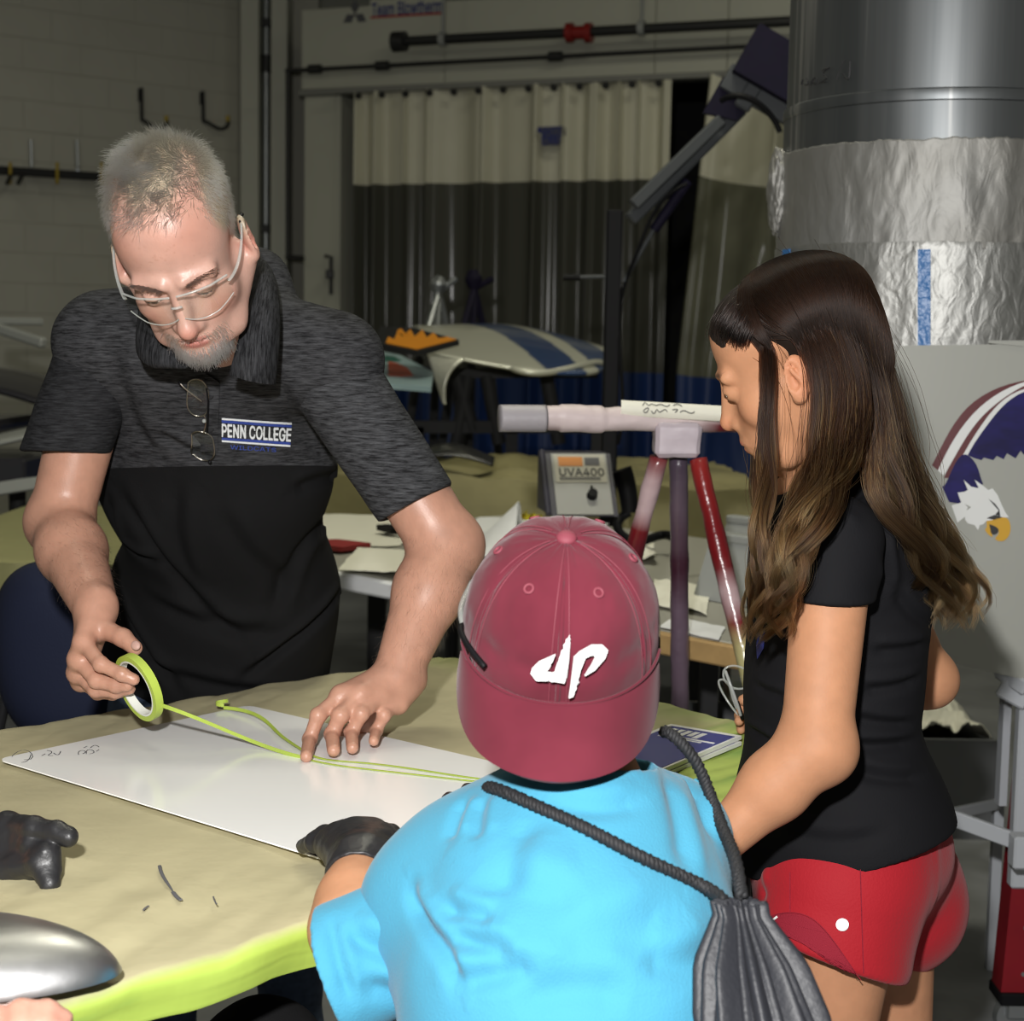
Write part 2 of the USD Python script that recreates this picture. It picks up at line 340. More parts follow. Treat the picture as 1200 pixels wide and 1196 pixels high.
# corner: painted column, recess and back wall strip
def col_between(px0, px1, Y, depth, mat_, name, z1=4.6):
    a, b = P(px0, 300, Y), P(px1, 300, Y); return struct(name, boxb((a[0], Y, 0), (b[0], Y + depth, z1), .006), mat_)
Yc = on_wall(281, 280)[1]
col_between(281.5, 303, Yc - .25, .3, "booth_white", "trim_1"); col_between(317, 336, Yc - .25, .3, "booth_white", "trim_2")
col_between(270, 372, Yc + .15, .2, "mortar", "wall_back")
t_ = thing("conduit", "vertical steel conduit with dark couplings in the corner of the wall", "pipe", P(312, 300, Yc - .1) * V(1, 1, 0))
cx_ = P(311.5, 300, Yc - .1)
part(t_, "pipe", cyl((cx_[0], cx_[1], 0.02), (cx_[0], cx_[1], 4.6), .026), "galvanised", smooth=30)
for py_ in (75,): zc = P(313, py_, Yc - .1)[2]; part(t_, "coupling", cyl((cx_[0], cx_[1], zc - .06), (cx_[0], cx_[1], zc + .06), .045), "black_pipe", smooth=30)
for py_ in (27, 268): zc = P(313, py_, Yc - .1)[2]; part(t_, "clamp", boxb((cx_[0] - .065, cx_[1] - .035, zc - .03), (cx_[0] + .035, cx_[1] + .035, zc + .03), .006), "black_pipe")

# hooks and rail on the block wall
def hook(px, ytop, yj, ex, ey, tipy, label, out=.012):
    a, b = on_wall(px, ytop, out), on_wall(px + .5, yj, out); t = thing("wall_hook", label, "hook", b, group=None)
    e = on_wall(px + (ex - px) * .75, ey, .12); tip = on_wall(ex, tipy, .17)
    part(t, "hook_rod", tube(np.vstack([a + WN * .012 + (b - a) * np.linspace(0, .95, 6)[:, None], spline([b + WN * .012, b + (e - b) * .5, e, on_wall(ex - 2, ey - 2, .155), tip], 16)]), .013, 8), "dark_steel", smooth=40)
    part(t, "rubber_tip", cyl(tip - V(0, 0, .02), tip + V(0, 0, .02), .016, 10), "brass_yellow", smooth=40)
    part(t, "wall_plate", box(.035, .09, .01, .003, frame(a - V(0, 0, .05) - WN * .006, WD, (0, 0, 1))), "dark_steel")
hook(165, 103, 141, 195, 152, 139, "yellow-tipped steel wall hook, left one of the pair on the block wall")
hook(237, 107, 142, 267, 151, 139, "steel wall hook close to the corner of the block wall, right one of the pair")
t_ = thing("hanging_rail", "dark steel rail hung with hooks along the block wall behind the man's head", "rail", on_wall(60, 205, .08))
ra, rb = on_wall(-40, 197, .12), on_wall(150, 209, .12)
part(t_, "rail", bar(ra, rb, .05, .055, .006), "dark_steel")
for px_ in (36, 90): part(t_, "bracket", tube(np.vstack([np.linspace(on_wall(px_, 164, .02), on_wall(px_ + 1, 194, .02), 6), on_wall(px_ + 1, 199, .03), on_wall(px_ + 1, 200, .10)]), .012, 8), "galvanised", smooth=40)
for px_ in (12, 67, 119): part(t_, "prong", tube(spline([on_wall(px_ - 1, 205, .09), on_wall(px_, 213, .16), on_wall(px_, 195, .18), on_wall(px_, 190, .18)], 10), .011, 8), "brass_yellow", smooth=40)
for px_ in (11, 24): part(t_, "hook_arm", tube(spline([on_wall(px_ + 3, 203, .10), on_wall(px_, 209, .2), on_wall(px_ - 3, 215, .22)], 8), .014, 8), "black_pipe", smooth=40)

# ================================================================ spray booth front
ang = math.radians(69); BD = V(math.sin(ang), -math.cos(ang), 0); BN = V(-BD[1] * -1 * -1, 0, 0)
BN = V(-math.cos(ang), -math.sin(ang), 0); BO = P(690, 200, 10.6)
def on_booth(px, py, out=0): return hit(px, py, BO + BN * out, BN)
def sb(px, py=95): return (on_booth(px, py) - BO) @ BD
def booth_box(s0, s1, za, zb, d0, d1, bev=.004):   # along the booth, height, depth (out of the face)
    M = np.eye(4); M[:3, 0], M[:3, 1], M[:3, 2] = BD, (0, 0, 1), BN; M[:3, 3] = BO + BD * (s0 + s1) / 2 + BN * (d0 + d1) / 2; M[2, 3] = (za + zb) / 2
    return box(abs(s1 - s0), abs(zb - za), abs(d1 - d0), bev, M)
zh = on_booth(600, 97)[2]; ztop = on_booth(440, 6)[2]
bt = struct("wall_booth", booth_box(sb(352), sb(1250), zh - .03, zh + .012, -.08, .03), "booth_trim")
for a_, b_ in ((353, 520), (520.6, 766), (766.6, 851), (851.6, 1050), (1050.6, 1250)): part(bt, "panel", booth_box(sb(a_), sb(b_), zh + .012, ztop, -.1, 0, .006), "booth_white")
part(bt, "jamb", booth_box(sb(356), sb(392), 0, zh - .03, -.12, -.01), "booth_white"); part(bt, "jamb_return", booth_box(sb(392), sb(399), 0, zh - .03, -.6, -.01), "booth_white")
part(bt, "jamb", booth_box(sb(1000), sb(1250), 0, zh - .03, -.12, -.01), "booth_white")
part(bt, "inner_wall", booth_box(sb(352), sb(1250), 0, ztop, -3.6, -3.5), "dark_steel"); part(bt, "inner_wall", booth_box(sb(354), sb(357), 0, ztop, -3.6, -.13), "dark_steel")  # white inside left unlit: its darkness is put into the wall colour
part(bt, "inner_roof", booth_box(sb(352), sb(1250), zh + .35, zh + .40, -3.6, -.1), "dark_steel")  # roof coloured dark too, standing in for the unlit interior
# sign with three-diamond emblem
def booth_M(px, py, out=.004, tilt=0):
    o = on_booth(px, py, out); M = np.eye(4); M[:3, 0], M[:3, 1], M[:3, 2], M[:3, 3] = BD, (0, 0, 1), BN, o; return M @ rot((0, 0, 1), tilt)
S_ = thing("booth_sign", "white sign strip with blue lettering and red underline high on the booth", "sign", on_booth(478, 12))
wS = sb(520, 10) - sb(434, 18)
sp_ = part(S_, "plate", extr(shapely.box(0, 0, wS, .125), .004, booth_M(434, 22, .002)), "booth_white")
part(sp_, "red_line", extr(shapely.box(0, 0, wS, .014), .002, booth_M(434, 21.8, .0065)), "ink_red", label="red underline")
mt_ = meshkit.text_mesh("Team Blowtherm", .085, .002, True); mt_.vertices[:, 0] *= (wS - .02) / mt_.bounds[1, 0]; mt_.apply_transform(booth_M(435, 19.5, .0065)); part(sp_, "lettering", mt_, "ink_blue")
dm = shapely.Polygon([(0, 0), (.032, .05), (0, .1), (-.032, .05)]); em = unary_union([shapely.affinity.rotate(dm, a, origin=(0, 0)) for a in (0, 120, 240)])
single("emblem", "small dark three-diamond emblem on the booth left of the sign", "emblem", extr(em, .004, booth_M(416, 17, .001)), "ink_grey")
# pipes
def booth_pipe(name, label, pts, r, out, couplings=(), extras=()):
    p = [on_booth(x, y, out) for x, y in pts]; t = thing(name, label, "pipe", (p[0] + p[-1]) / 2)
    part(t, "pipe", cat(*[cyl(p[i], p[i + 1], r, 14) for i in range(len(p) - 1)] + [trimesh.creation.icosphere(2, r * 1.25).apply_translation(q) for q in p[1:-1]]), "black_pipe", smooth=40)
    for x, y in couplings: c = on_booth(x, y, out); part(t, "coupling", cyl(c - BD * .045, c + BD * .045, r * 2.1, 14), "black_pipe", smooth=30)
    for x, y in extras: c = on_booth(x, y, out); part(t, "hanger_rod", cyl(c, V(c[0], c[1], 4.6), .012, 8), "grey_paint", smooth=40); part(t, "hanger_ring", cyl(c - BD * .02, c + BD * .02, r * 1.5, 14), "grey_paint", smooth=40)
    return t
t_ = booth_pipe("sprinkler_pipe", "thick dark pipe with a red valve across the top of the booth", [(462, 49), (1000, 21)], .031, .16, [(468, 48.7)], [(519, 46), (752, 33)])
for px_ in (668, 690): c = on_booth(px_, 38.3, .16); part(t_, "valve_flange", cyl(c - BD * .02, c + BD * .02, .062, 16), "red_paint", "red flange", smooth=30)
c = on_booth(679, 38.2, .16); part(t_, "valve_body", cyl(c - BD * .06, c + BD * .06, .042, 14), "red_paint", "red valve body", smooth=30)
booth_pipe("air_pipe", "thin dark pipe running along the booth and down its left edge", [(356, 302), (337, 301), (337, 83), (1000, 48)], .015, .07, [(369, 81), (448, 77), (651, 66)])
t_ = thing("wall_valve", "small dark valve pipe low on the booth jamb behind the man's shoulder", "valve", on_booth(388, 320, .05))
part(t_, "pipe", tube([on_booth(381, 300, .05), on_booth(388, 301, .05), on_booth(388, 345, .05)], .014, 10), "black_pipe", smooth=40)
part(t_, "handle", boxb(on_booth(386, 322, .08) - .025, on_booth(386, 322, .08) + V(.03, .02, .035), .005), "black_pipe")

# ================================================================ booth curtains
def curtain(name, label, fn, bands, folds, amp, nu=260):
    """fn(u, v): base point, v = 0 top .. 1 floor; bands: (part, v0, v1, material)."""
    t = thing(name, label, "curtain", fn(np.array(.5), np.array(1.0)))
    for nm, v0, v1, m in bands:
        def g(u, v):
            vv = v0 + (v1 - v0) * v; ph = folds * 2 * math.pi * (u + .06 * np.sin(7.3 * u) + .012 * np.sin(29 * u)); d = amp * (np.sin(ph) + .35 * np.sin(2.3 * ph + 1)) * (.75 + .5 * vv)
            p = fn(u, vv); return p + BN * d[..., None] + BD * (amp * .45 * np.cos(ph))[..., None]
        part(t, nm, thicken(grid(g, nu, 14), .003), m, smooth=True)
    return t
ca, cb = on_booth(413, 105, .12), on_booth(792, 100, .12); czt, cz1, cz2 = zh - .04, on_booth(600, 213, .12)[2], on_booth(600, 433, .12)[2]
vb = lambda z: (czt - z) / (czt - .04)
def cf(u, v): return (ca + (cb - ca) * np.asarray(u)[..., None]) * V(1, 1, 0) + np.asarray(czt - (czt - .04) * np.asarray(v))[..., None] * V(0, 0, 1)
ct = curtain("booth_curtain", "wide booth curtain with white top, clear vinyl middle and blue bottom", cf,
        [("top_band", 0, vb(cz1), "curtain_white"), ("window_band", vb(cz1), vb(cz2), "vinyl_clear"), ("bottom_band", vb(cz2), 1, "curtain_blue")], 10, .05)
for k in range(13): c = cf((k + .5) / 13, .0) + BN * .0 - V(0, 0, .035); part(ct, "grommet", cyl(c + BN * .075, c + BN * .095, .022, 10), "dark_steel")
part(ct, "track", booth_box(sb(405), sb(1000), zh - .045, zh - .01, .08, .16), "booth_trim")
lg = booth_M(645, 160, .20)   # printed emblem of the curtain maker: two rows of letters
lt = thing("curtain_logo", "blue printed maker's logo on the white curtain top", "logo", on_booth(645, 160, .19))
bp = shapely.Polygon([(-.085, .062), (.085, .062), (.062, -.055), (-.055, -.055), (-.06, .02), (-.09, .03)])
part(lt, "logo_backing", extr(bp, .003, lg), "ink_blue")
part(lt, "lettering", cat(text("TOWN", .05, .002, lg @ trimesh.transformations.translation_matrix((-.072, .004, .003)), True, .82), text("ALLS", .045, .002, lg @ trimesh.transformations.translation_matrix((-.05, -.05, .003)), True, .8)), "ink_grey")
c1a, c1b = on_booth(829, 100, .26), on_booth(960, 95, .26)
def cf2(u, v):
    u, v = np.asarray(u, float), np.asarray(v, float); lft = -.16 * np.clip(v * 1.6, 0, 1); s = lft * (1 - u) + 0 * u
    return (c1a + (c1b - c1a) * u[..., None] + BD * s[..., None]) * V(1, 1, 0) + (czt - (czt - .04) * v - .18 * (1 - v) * u)[..., None] * V(0, 0, 1) + BN * (.10 * np.exp(-((u - .75 + .5 * v) / .12) ** 2))[..., None]
curtain("booth_curtain", "drawn-back booth curtain with yellow tinted vinyl beside the foil-wrapped duct", cf2,
        [("top_band", 0, vb(cz1), "curtain_white"), ("window_band", vb(cz1), vb(cz2), "vinyl_tinted"), ("bottom_band", vb(cz2), 1, "curtain_blue")], 2.0, .05, 140)

# ================================================================ foil-wrapped exhaust duct on the right
dc = P(1099, 300, 3.30); DX, DY, DR = dc[0], dc[1], 184 / FPX * 3.30 * .985
MATS["foil"] = usdkit.material(stage, "/World/Looks/foil", {"tc": ("texture_coordinate", {}), "mp": ("mapping", {"scale": (1, 1, .55)}), "n": ("noise_texture", {"scale": 42, "detail": 4, "distortion": 1.2}), "v": ("voronoi_texture", {"scale": 60}),
    "m": ("math", {"math_type": "multiply_add", "value2": .35}), "b": ("bump", {"strength": .6, "distance": .0042}), "p": ("principled_bsdf", {"base_color": (.36, .36, .345), "metallic": .85, "roughness": .5})},
    [("tc.object", "mp.vector"), ("mp.vector", "n.vector"), ("mp.vector", "v.vector"), ("v.distance", "m.value1"), ("n.fac", "m.value3"), ("m.value", "b.height"), ("b.normal", "p.normal")], surface="p.BSDF")
MATS["foil_drape"] = usdkit.material(stage, "/World/Looks/foil_drape", {"tc": ("texture_coordinate", {}), "mp": ("mapping", {"scale": (1, 1, .42)}), "n": ("noise_texture", {"scale": 30, "detail": 5, "distortion": 1.0}), "b": ("bump", {"strength": .6, "distance": .005}),
    "nz": ("noise_texture", {"scale": 3}), "r": ("rgb_ramp", {"ramp": [(.3, (.29, .28, .255)), (.7, (.38, .38, .37))]}), "p": ("principled_bsdf", {"metallic": .8, "roughness": .58})},
    [("tc.object", "mp.vector"), ("mp.vector", "n.vector"), ("n.fac", "b.height"), ("b.normal", "p.normal"), ("tc.object", "nz.vector"), ("nz.fac", "r.fac"), ("r.color", "p.base_color")], surface="p.BSDF")
MATS["duct_steel"] = usdkit.material(stage, "/World/Looks/duct_steel", {"tc": ("texture_coordinate", {}), "mp": ("mapping", {"scale": (1, 1, .03)}), "n": ("noise_texture", {"scale": 16, "detail": 4}), "r": ("rgb_ramp", {"ramp": [(.36, (.13, .14, .145)), (.56, (.18, .19, .195)), (.62, (.40, .40, .39)), (.66, (.19, .20, .205))]}),
    "p": ("principled_bsdf", {"metallic": .85, "roughness": .43})}, [("tc.object", "mp.vector"), ("mp.vector", "n.vector"), ("n.fac", "r.fac"), ("r.color", "p.base_color")], surface="p.BSDF")
du = thing("exhaust_duct", "thick round galvanised duct, lower half wrapped in crinkled silver foil", "duct", (DX, DY, .86))
zb_, zf, zl = P(1099, 108, DY - DR)[2], P(1099, 163, DY - DR)[2], P(1099, 291, DY - DR)[2]
def ring_prof(pr): return lathe(pr, 96, trimesh.transformations.translation_matrix((DX, DY, 0)))
part(du, "duct_section", ring_prof([(DR * .985, zb_), (DR * .985, 4.6)]), "duct_steel", smooth=True)
part(du, "duct_section", ring_prof([(DR, zf - .05), (DR, zb_ - .012)]), "duct_steel", smooth=True)
part(du, "bead_ring", ring_prof([(DR * .985, zb_ - .014), (DR * 1.006, zb_ - .010), (DR * 1.010, zb_), (DR * 1.006, zb_ + .009), (DR * .985, zb_ + .012)]), "duct_steel", smooth=40)
def foil_sheet(z0, z1, r, amp, seed):
    def g(u, v):
        a = u * 2 * np.pi; p = np.stack([np.cos(a), np.sin(a), z0 + (z1 - z0) * v], -1); n = meshkit.fbm(p * V(9, 9, 7), 4, seed) - .5; e = np.where(v > .97, .006 * meshkit.noise(p * 40, 3), 0)
        rr = r + amp * n; return np.stack([DX + rr * p[..., 0], DY + rr * p[..., 1], p[..., 2] + e], -1)
    return grid(g, 300, 60)
part(du, "foil_wrap", thicken(foil_sheet(zl, zf, DR * 1.02, .012, 3), .002), "foil_drape", smooth=True); part(du, "foil_wrap", thicken(foil_sheet(.86, zl + .01, DR * 1.028, .007, 5), .002), "foil", smooth=True)
fm = trimesh.creation.icosphere(4, 1.0); fm.vertices *= V(.022, .03, .085) * (1 + .5 * (meshkit.fbm(fm.vertices * 3.1, 4, 2)[:, None] - .5)); fm.apply_translation(P(912, 225, DY)); part(du, "foil_flap", fm, "foil_drape", smooth=True)
mat("tape_blue", (.035, .16, .42), .35, bump=.004, bscale=60)
def on_duct(px, py, out=0):
    d = ray(px, py); R = DR * 1.028 + out; o = CAM[:2] - V(DX, DY); a, b, c = d[:2] @ d[:2], 2 * o @ d[:2], o @ o - R * R; return CAM + d * ((-b - math.sqrt(max(b * b - 4 * a * c, 0))) / (2 * a))
for px_, ya, yb, w_ in ((1083, 292, 420, 13), (921.5, 292, 345, 8)):
    q = np.array([on_duct(px_, y, .010) for y in np.linspace(ya, yb, 8)]); nn = nrm((q[0] - V(DX, DY, 0)) * V(1, 1, 0)); part(du, "tape_strip", ribbon(q, w_ / FPX * DY * (1 if px_ > 950 else 2.2), np.cross((0, 0, 1), nn), .003), "tape_blue", "strip of blue tape")
def scribble(rows, fn, r=.0012):
    return cat(*[tube(np.array([fn(x, y) for x, y in row]), r, 5) for row in rows])
def duct_pen(x, y): return on_duct(x, y, -DR * .028 - DR * .002 + .003)
pen = [[(939, 98), (941, 93), (939, 99)], [(945, 92), (946, 99), (943, 99)], [(951, 99), (953, 93), (956, 91), (957, 96), (952, 97)], [(963, 82), (971, 80), (964, 87), (969, 91), (961, 96), (968, 96)], [(980, 94), (985, 80), (990, 70)], [(988, 86), (992, 92), (996, 72)]]
part(du, "pen_writing", scribble([spline(r, 9) for r in pen], duct_pen, .0016), "ink_black")
# ================================================================ main table with masking paper
ZT = .76; U_ = nrm(V(-.702, -.712, 0)); V_ = nrm(V(.707, -.708, 0)); C0 = T(515, 770, ZT)
LU, LV = 1.95, .852
def tab(a, b, z): return C0 * V(1, 1, 0) + U_ * a + V_ * b + V(0, 0, z)
def tab_M(a, b, z): M = np.eye(4); M[:3, 0], M[:3, 1], M[:3, 2] = U_, -V_, V(0, 0, 1); M[:3, 3] = tab(a, b, z); return M
mat("tabletop", (.35, .34, .30), .5); mat("leg_black", (.015, .015, .016), .4)
mat("paper_tan", rough=.75, attr="col", vary=.06, vscale=9, bump=.0012, bscale=28, spec=.3)
mt = thing("work_table", "long work table standing under the tan masking paper", "table", tab(LU / 2, LV / 2, 0))
part(mt, "tabletop", box(LU - .02, LV - .02, .03, .006, tab_M(LU / 2, LV / 2, ZT - .022)), "tabletop")
for a_ in (.12, LU - .12):
    for b_ in (.12, LV - .12): part(mt, "leg", cyl(tab(a_, b_, 0), tab(a_, b_, ZT - .04), .017, 12), "leg_black", smooth=40)
    part(mt, "crossbar", cyl(tab(a_, .12, .2), tab(a_, LV - .12, .2), .012, 10), "leg_black", smooth=40)
def paper_top():
    A, Bm, dr = LU, LV, .046; aa = np.r_[np.linspace(-dr, 0, 9)[:-1], np.linspace(0, A, 150), np.linspace(A, A + dr, 9)[1:]]; bb = np.r_[np.linspace(-dr, 0, 9)[:-1], np.linspace(0, Bm, 90), np.linspace(Bm, Bm + dr, 13)[1:]]
    a, b = np.meshgrid(aa, bb, indexing="ij")
    def fold(x, L, wob):   # position across the edge and drop
        e = np.maximum(-x, 0) + np.maximum(x - L, 0); r = .010; th = np.minimum(e / r, np.pi / 2); out = r * np.sin(th); dn = r * (1 - np.cos(th)) + np.maximum(e - r * np.pi / 2, 0) * (1 + wob)
        return np.clip(x, 0, L) + np.where(x < 0, -out, np.where(x > L, out, 0)), dn, e
    n1 = meshkit.fbm(np.stack([a * 3, b * 3, 0 * a], -1), 3, 4) - .5
    xa, da, ea = fold(a, A, .25 * n1); xb, db, eb = fold(b, Bm, .3 * n1)
    wr = (meshkit.fbm(np.stack([a * 5 + b * 4, b * 17 - a * 11, 0 * a + 1], -1), 4, 9) - .5) * .016
    nearboard = np.exp(-((b - .40) / .30) ** 6) * .92; wr = wr * (1 - nearboard * ((a > .1) & (a < 1.0)))
    ripple = np.where(eb > 0, np.sin(a * 24 + 2 * np.sin(a * 7)) * .006 * np.minimum(eb / .03, 1), 0)
    p = C0 * V(1, 1, 0) + U_ * xa[..., None] + V_ * (xb + ripple + np.where((b > Bm - .06), .018 * n1, 0))[..., None] + V(0, 0, 1) * (ZT + .0035 + np.minimum(wr - .0025, .0025) - np.maximum(da, db))[..., None]
    n2 = meshkit.fbm(np.stack([a * 5, b * 5, 0 * a], -1), 4, 14); n3 = meshkit.fbm(np.stack([a * 9, b * 60, 0 * a], -1), 3, 17)
    tan, yg, gr = np.array(lin(180, 172, 138)), np.array(lin(160, 182, 78)), np.array(lin(118, 158, 78))
    edge = np.minimum.reduce([Bm - b, a + .35 * 0 + 0 * b]); w = np.clip((-.002 - (Bm - b) + .008 * (n2 - .5)) / .010, 0, 1); w = np.maximum(w, .55 * np.clip((.16 - a) / .16, 0, 1) * np.clip((b - .45) / .3, 0, 1)); w = np.maximum(w, .35 * np.clip(1 - a / .1, 0, 1))
    w = np.maximum(w, .85 * np.clip((b - .60 + .08 * (n2 - .5)) / .10, 0, 1) * np.clip((.48 - a) / .14, 0, 1)); w = np.maximum(w, np.clip(-a / .02, 0, 1)); g = np.clip((n3 - .5) * 4, 0, 1) * w
    col = tan + (yg - tan) * w[..., None]; col = col + (gr - col) * (g * .8)[..., None]
    st = np.clip((n2 - .66) * 5, 0, 1) * .22; col = col * (1 - st)[..., None] * (.97 + .06 * n3)[..., None]; n4 = meshkit.fbm(np.stack([a * 2.5, b * 150, 0 * a], -1), 3, 23); col = col * (1 + w * (.9 * (n4 - .5)))[..., None]
    i, j = np.meshgrid(np.arange(len(aa) - 1), np.arange(len(bb) - 1), indexing="ij"); q = (i * len(bb) + j).ravel(); k = len(bb)
    f = np.vstack([np.stack([q, q + 1, q + k + 1], 1), np.stack([q, q + k + 1, q + k], 1)]); m = trimesh.Trimesh(p.reshape(-1, 3), f, process=False)
    if m.face_normals[:, 2].mean() < 0: m.invert()
    m2 = thicken(m, .0015); return m2, np.vstack([col.reshape(-1, 3)] * 2)
pm_, pc_ = paper_top()
single("masking_paper", "tan masking paper with yellow-green overspray along its edges, draped over the work table", "paper", pm_, "paper_tan", smooth=True, col=pc_)
ZP = ZT + .0055
# paint smears on the paper
def on_paper(x, y, dz=.0012): return T(x, y, ZP + dz)
t_ = thing("paint_smear", "thin dark paint smear on the tan paper in front of the white board", "stain", on_paper(200, 1040))
part(t_, "smear", cat(tube(np.array([on_paper(*q) for q in spline([(187, 1014), (189, 1022), (196, 1034), (204, 1047)], 12)]), np.linspace(.0018, .0004, 12) + .0006 * np.sin(np.linspace(0, 3, 12)), 6, flat=.4),
     tube(np.array([on_paper(*q) for q in spline([(203, 1045), (207, 1050), (212, 1054)], 8)]), .0022, 6, flat=.4)), "ink_grey")
part(t_, "smear", tube(np.array([on_paper(*q) for q in spline([(168, 1066), (171, 1063), (174, 1061)], 6)]), .0012, 6, flat=.4), "ink_grey")
part(t_, "smear", tube(np.array([on_paper(*q) for q in spline([(250, 1050), (252, 1056), (254, 1059)], 6)]), .0008, 6, flat=.4), "ink_grey")

# ---------------------------------------------------------------- white board
mat("board_white", (.92, .92, .91), .16, spec=.45)
ZB = ZP + .004; B0 = T(-3, 889, ZB); B1 = T(291, 826, ZB); be1 = nrm(B1 - B0); be2 = V(be1[1], -be1[0], 0); LB1 = np.linalg.norm(B1 - B0); LB2 = .63
Mb = np.eye(4); Mb[:3, 0], Mb[:3, 1], Mb[:3, 2], Mb[:3, 3] = be2, be1, V(0, 0, 1), B0 - V(0, 0, .0018)
bd = thing("white_panel", "glossy white practice panel lying on the tan paper under the man's hand", "panel", B0 + be1 * LB1 / 2 + be2 * LB2 / 2)
part(bd, "sheet", extr(rounded(shapely.box(0, 0, LB2, LB1), .014), .0018, Mb), "board_white", smooth=30)
def on_board(x, y, dz=.0006): return T(x, y, ZB + dz)
pen = [[(14, 886), (20, 881), (34, 880), (38, 884), (28, 890)], [(25, 893), (34, 889), (36, 884)], [(49, 885), (53, 883)], [(55, 879), (60, 882), (57, 884), (62, 885)], [(63, 882), (68, 884), (71, 880)],
       [(92, 884), (96, 879), (100, 880), (97, 883)], [(101, 883), (106, 878), (110, 880), (105, 883)], [(98, 876), (102, 874)], [(106, 876), (112, 873), (116, 875)], [(113, 880), (116, 878)]]
part(bd, "pen_writing", cat(*[tube(np.array([on_board(*q) for q in spline(r, 10)]), .0006, 5, flat=.3) for r in pen]), "ink_grey", "handwritten pen notes in the corner")

# ---------------------------------------------------------------- fine-line tape: roll in the hand, strips on the board
mat("tape_green", (.40, .52, .075), .5, vary=.05, vscale=20); mat("tape_core", (.70, .72, .66), .5)
rc = P(163, 805, 2.045); rn = nrm(-.62 * RGT * 1.0 - .30 * UPV - .55 * FWD); ra_ = nrm(np.cross(rn, UPV)); R4 = np.eye(4); R4[:3, 0], R4[:3, 1], R4[:3, 2], R4[:3, 3] = ra_, np.cross(rn, ra_), rn, rc
tr = thing("tape_roll", "roll of light green fine-line tape held in the man's right hand", "tape roll", rc)
part(tr, "wound_tape", lathe([(.0385, -.0055), (.0385, .0055), (.0455, .0055), (.0455, -.0055), (.0385, -.0055)], 64, R4), "tape_green", smooth=30)
part(tr, "core", lathe([(.0360, -.0056), (.0360, .0056), (.0384, .0056), (.0384, -.0056), (.0360, -.0056)], 64, R4), "tape_core", smooth=30)
q1 = rc + RGT * .0215 - UPV * .019 - FWD * .012
p1 = [q1, q1 + (on_board(280, 862, .03) - q1) * .4 + V(0, 0, .002), on_board(290, 866, .012), on_board(325, 879, .004), on_board(357, 888, .001)]
part(tr, "loose_tape", ribbon(spline(p1, 30), .0062, nrm(V(-.1, -.35, 1)), .0005), "tape_green", "strip pulled from the roll to the pressing finger")
p2 = [on_board(x, y, .0012) for x, y in ((356, 888), (400, 897), (450, 903), (520, 911), (575, 917), (625, 921))]
part(tr, "laid_tape", ribbon(spline(p2, 30), .0042, be1, .0006), "tape_green", "strip already pressed on the panel")
ts = thing("tape_strip", "second green tape strip with a curled free end on the white panel", "tape", on_board(300, 842))
pc2 = [on_board(262, 829, .004), on_board(284, 832, .006), on_board(308, 842, .007), on_board(330, 862, .006), on_board(352, 877, .004), on_board(375, 888, .0015), on_board(420, 893, .0012), on_board(500, 903, .0012), on_board(600, 916, .0012)]
part(ts, "strip", ribbon(spline(pc2, 60), .0048, [nrm(be1 * min(1, i / 20) + V(0, 0, max(0, 1 - i / 25))) for i in range(60)], .0006), "tape_green")
cc = on_board(260, 824, .008); an = np.linspace(0, 5.2, 22); part(ts, "curl", ribbon(cc + RGT * (.0085 * np.cos(an))[:, None] + FWD * (.006 * np.sin(an))[:, None] - V(0, 0, 1) * (.0012 * an - .004)[:, None], .0052, V(0, 0, 1), .0005), "tape_green", "curled end")

# ---------------------------------------------------------------- brochures at the right end
mat("cover_blue", (.03, .045, .24), .35); mat("page_white", (.72, .72, .69), .6)
def brochure(label, z, A, Bp, Cp, grp=None):
    a, b, c = T(*A, z), T(*Bp, z), T(*Cp, z); x, y = b - a, (c - b); M = np.eye(4); M[:3, 0], M[:3, 1], M[:3, 2], M[:3, 3] = nrm(x), nrm(np.cross((0, 0, 1), nrm(x))), (0, 0, 1), a
    w, h = np.linalg.norm(x), -.26; t = thing("brochure", label, "brochure", a + x / 2)
    part(t, "pages", extr(shapely.box(0, h, w, 0), .005, M), "page_white"); M2 = M.copy(); M2[2, 3] += .005
    cv_ = part(t, "cover", extr(shapely.box(.008, h + .014, w - .004, -.012), .0006, M2), "cover_blue", "blue printed cover"); M3 = M.copy(); M3[2, 3] += .0056
    bl = [shapely.box(.018 + .011 * i, -.050 - .006 * (i % 3), .018 + .011 * i + .0075, -.024) for i in range(5)] + [shapely.box(.02, -.066, .10, -.061), shapely.box(.02, -.074, .085, -.070)]
    part(cv_, "print", extr(unary_union(bl), .0005, M3), "white_print", "white title print"); return t
brochure("lower brochure of the stack at the right end of the table, mostly hidden", ZP, (784, 858), (869, 873), (832, 907)); brochure("blue covered brochure with white print, top of the stack beside the girl", ZP + .0062, (786, 852), (869, 866), (830, 899))

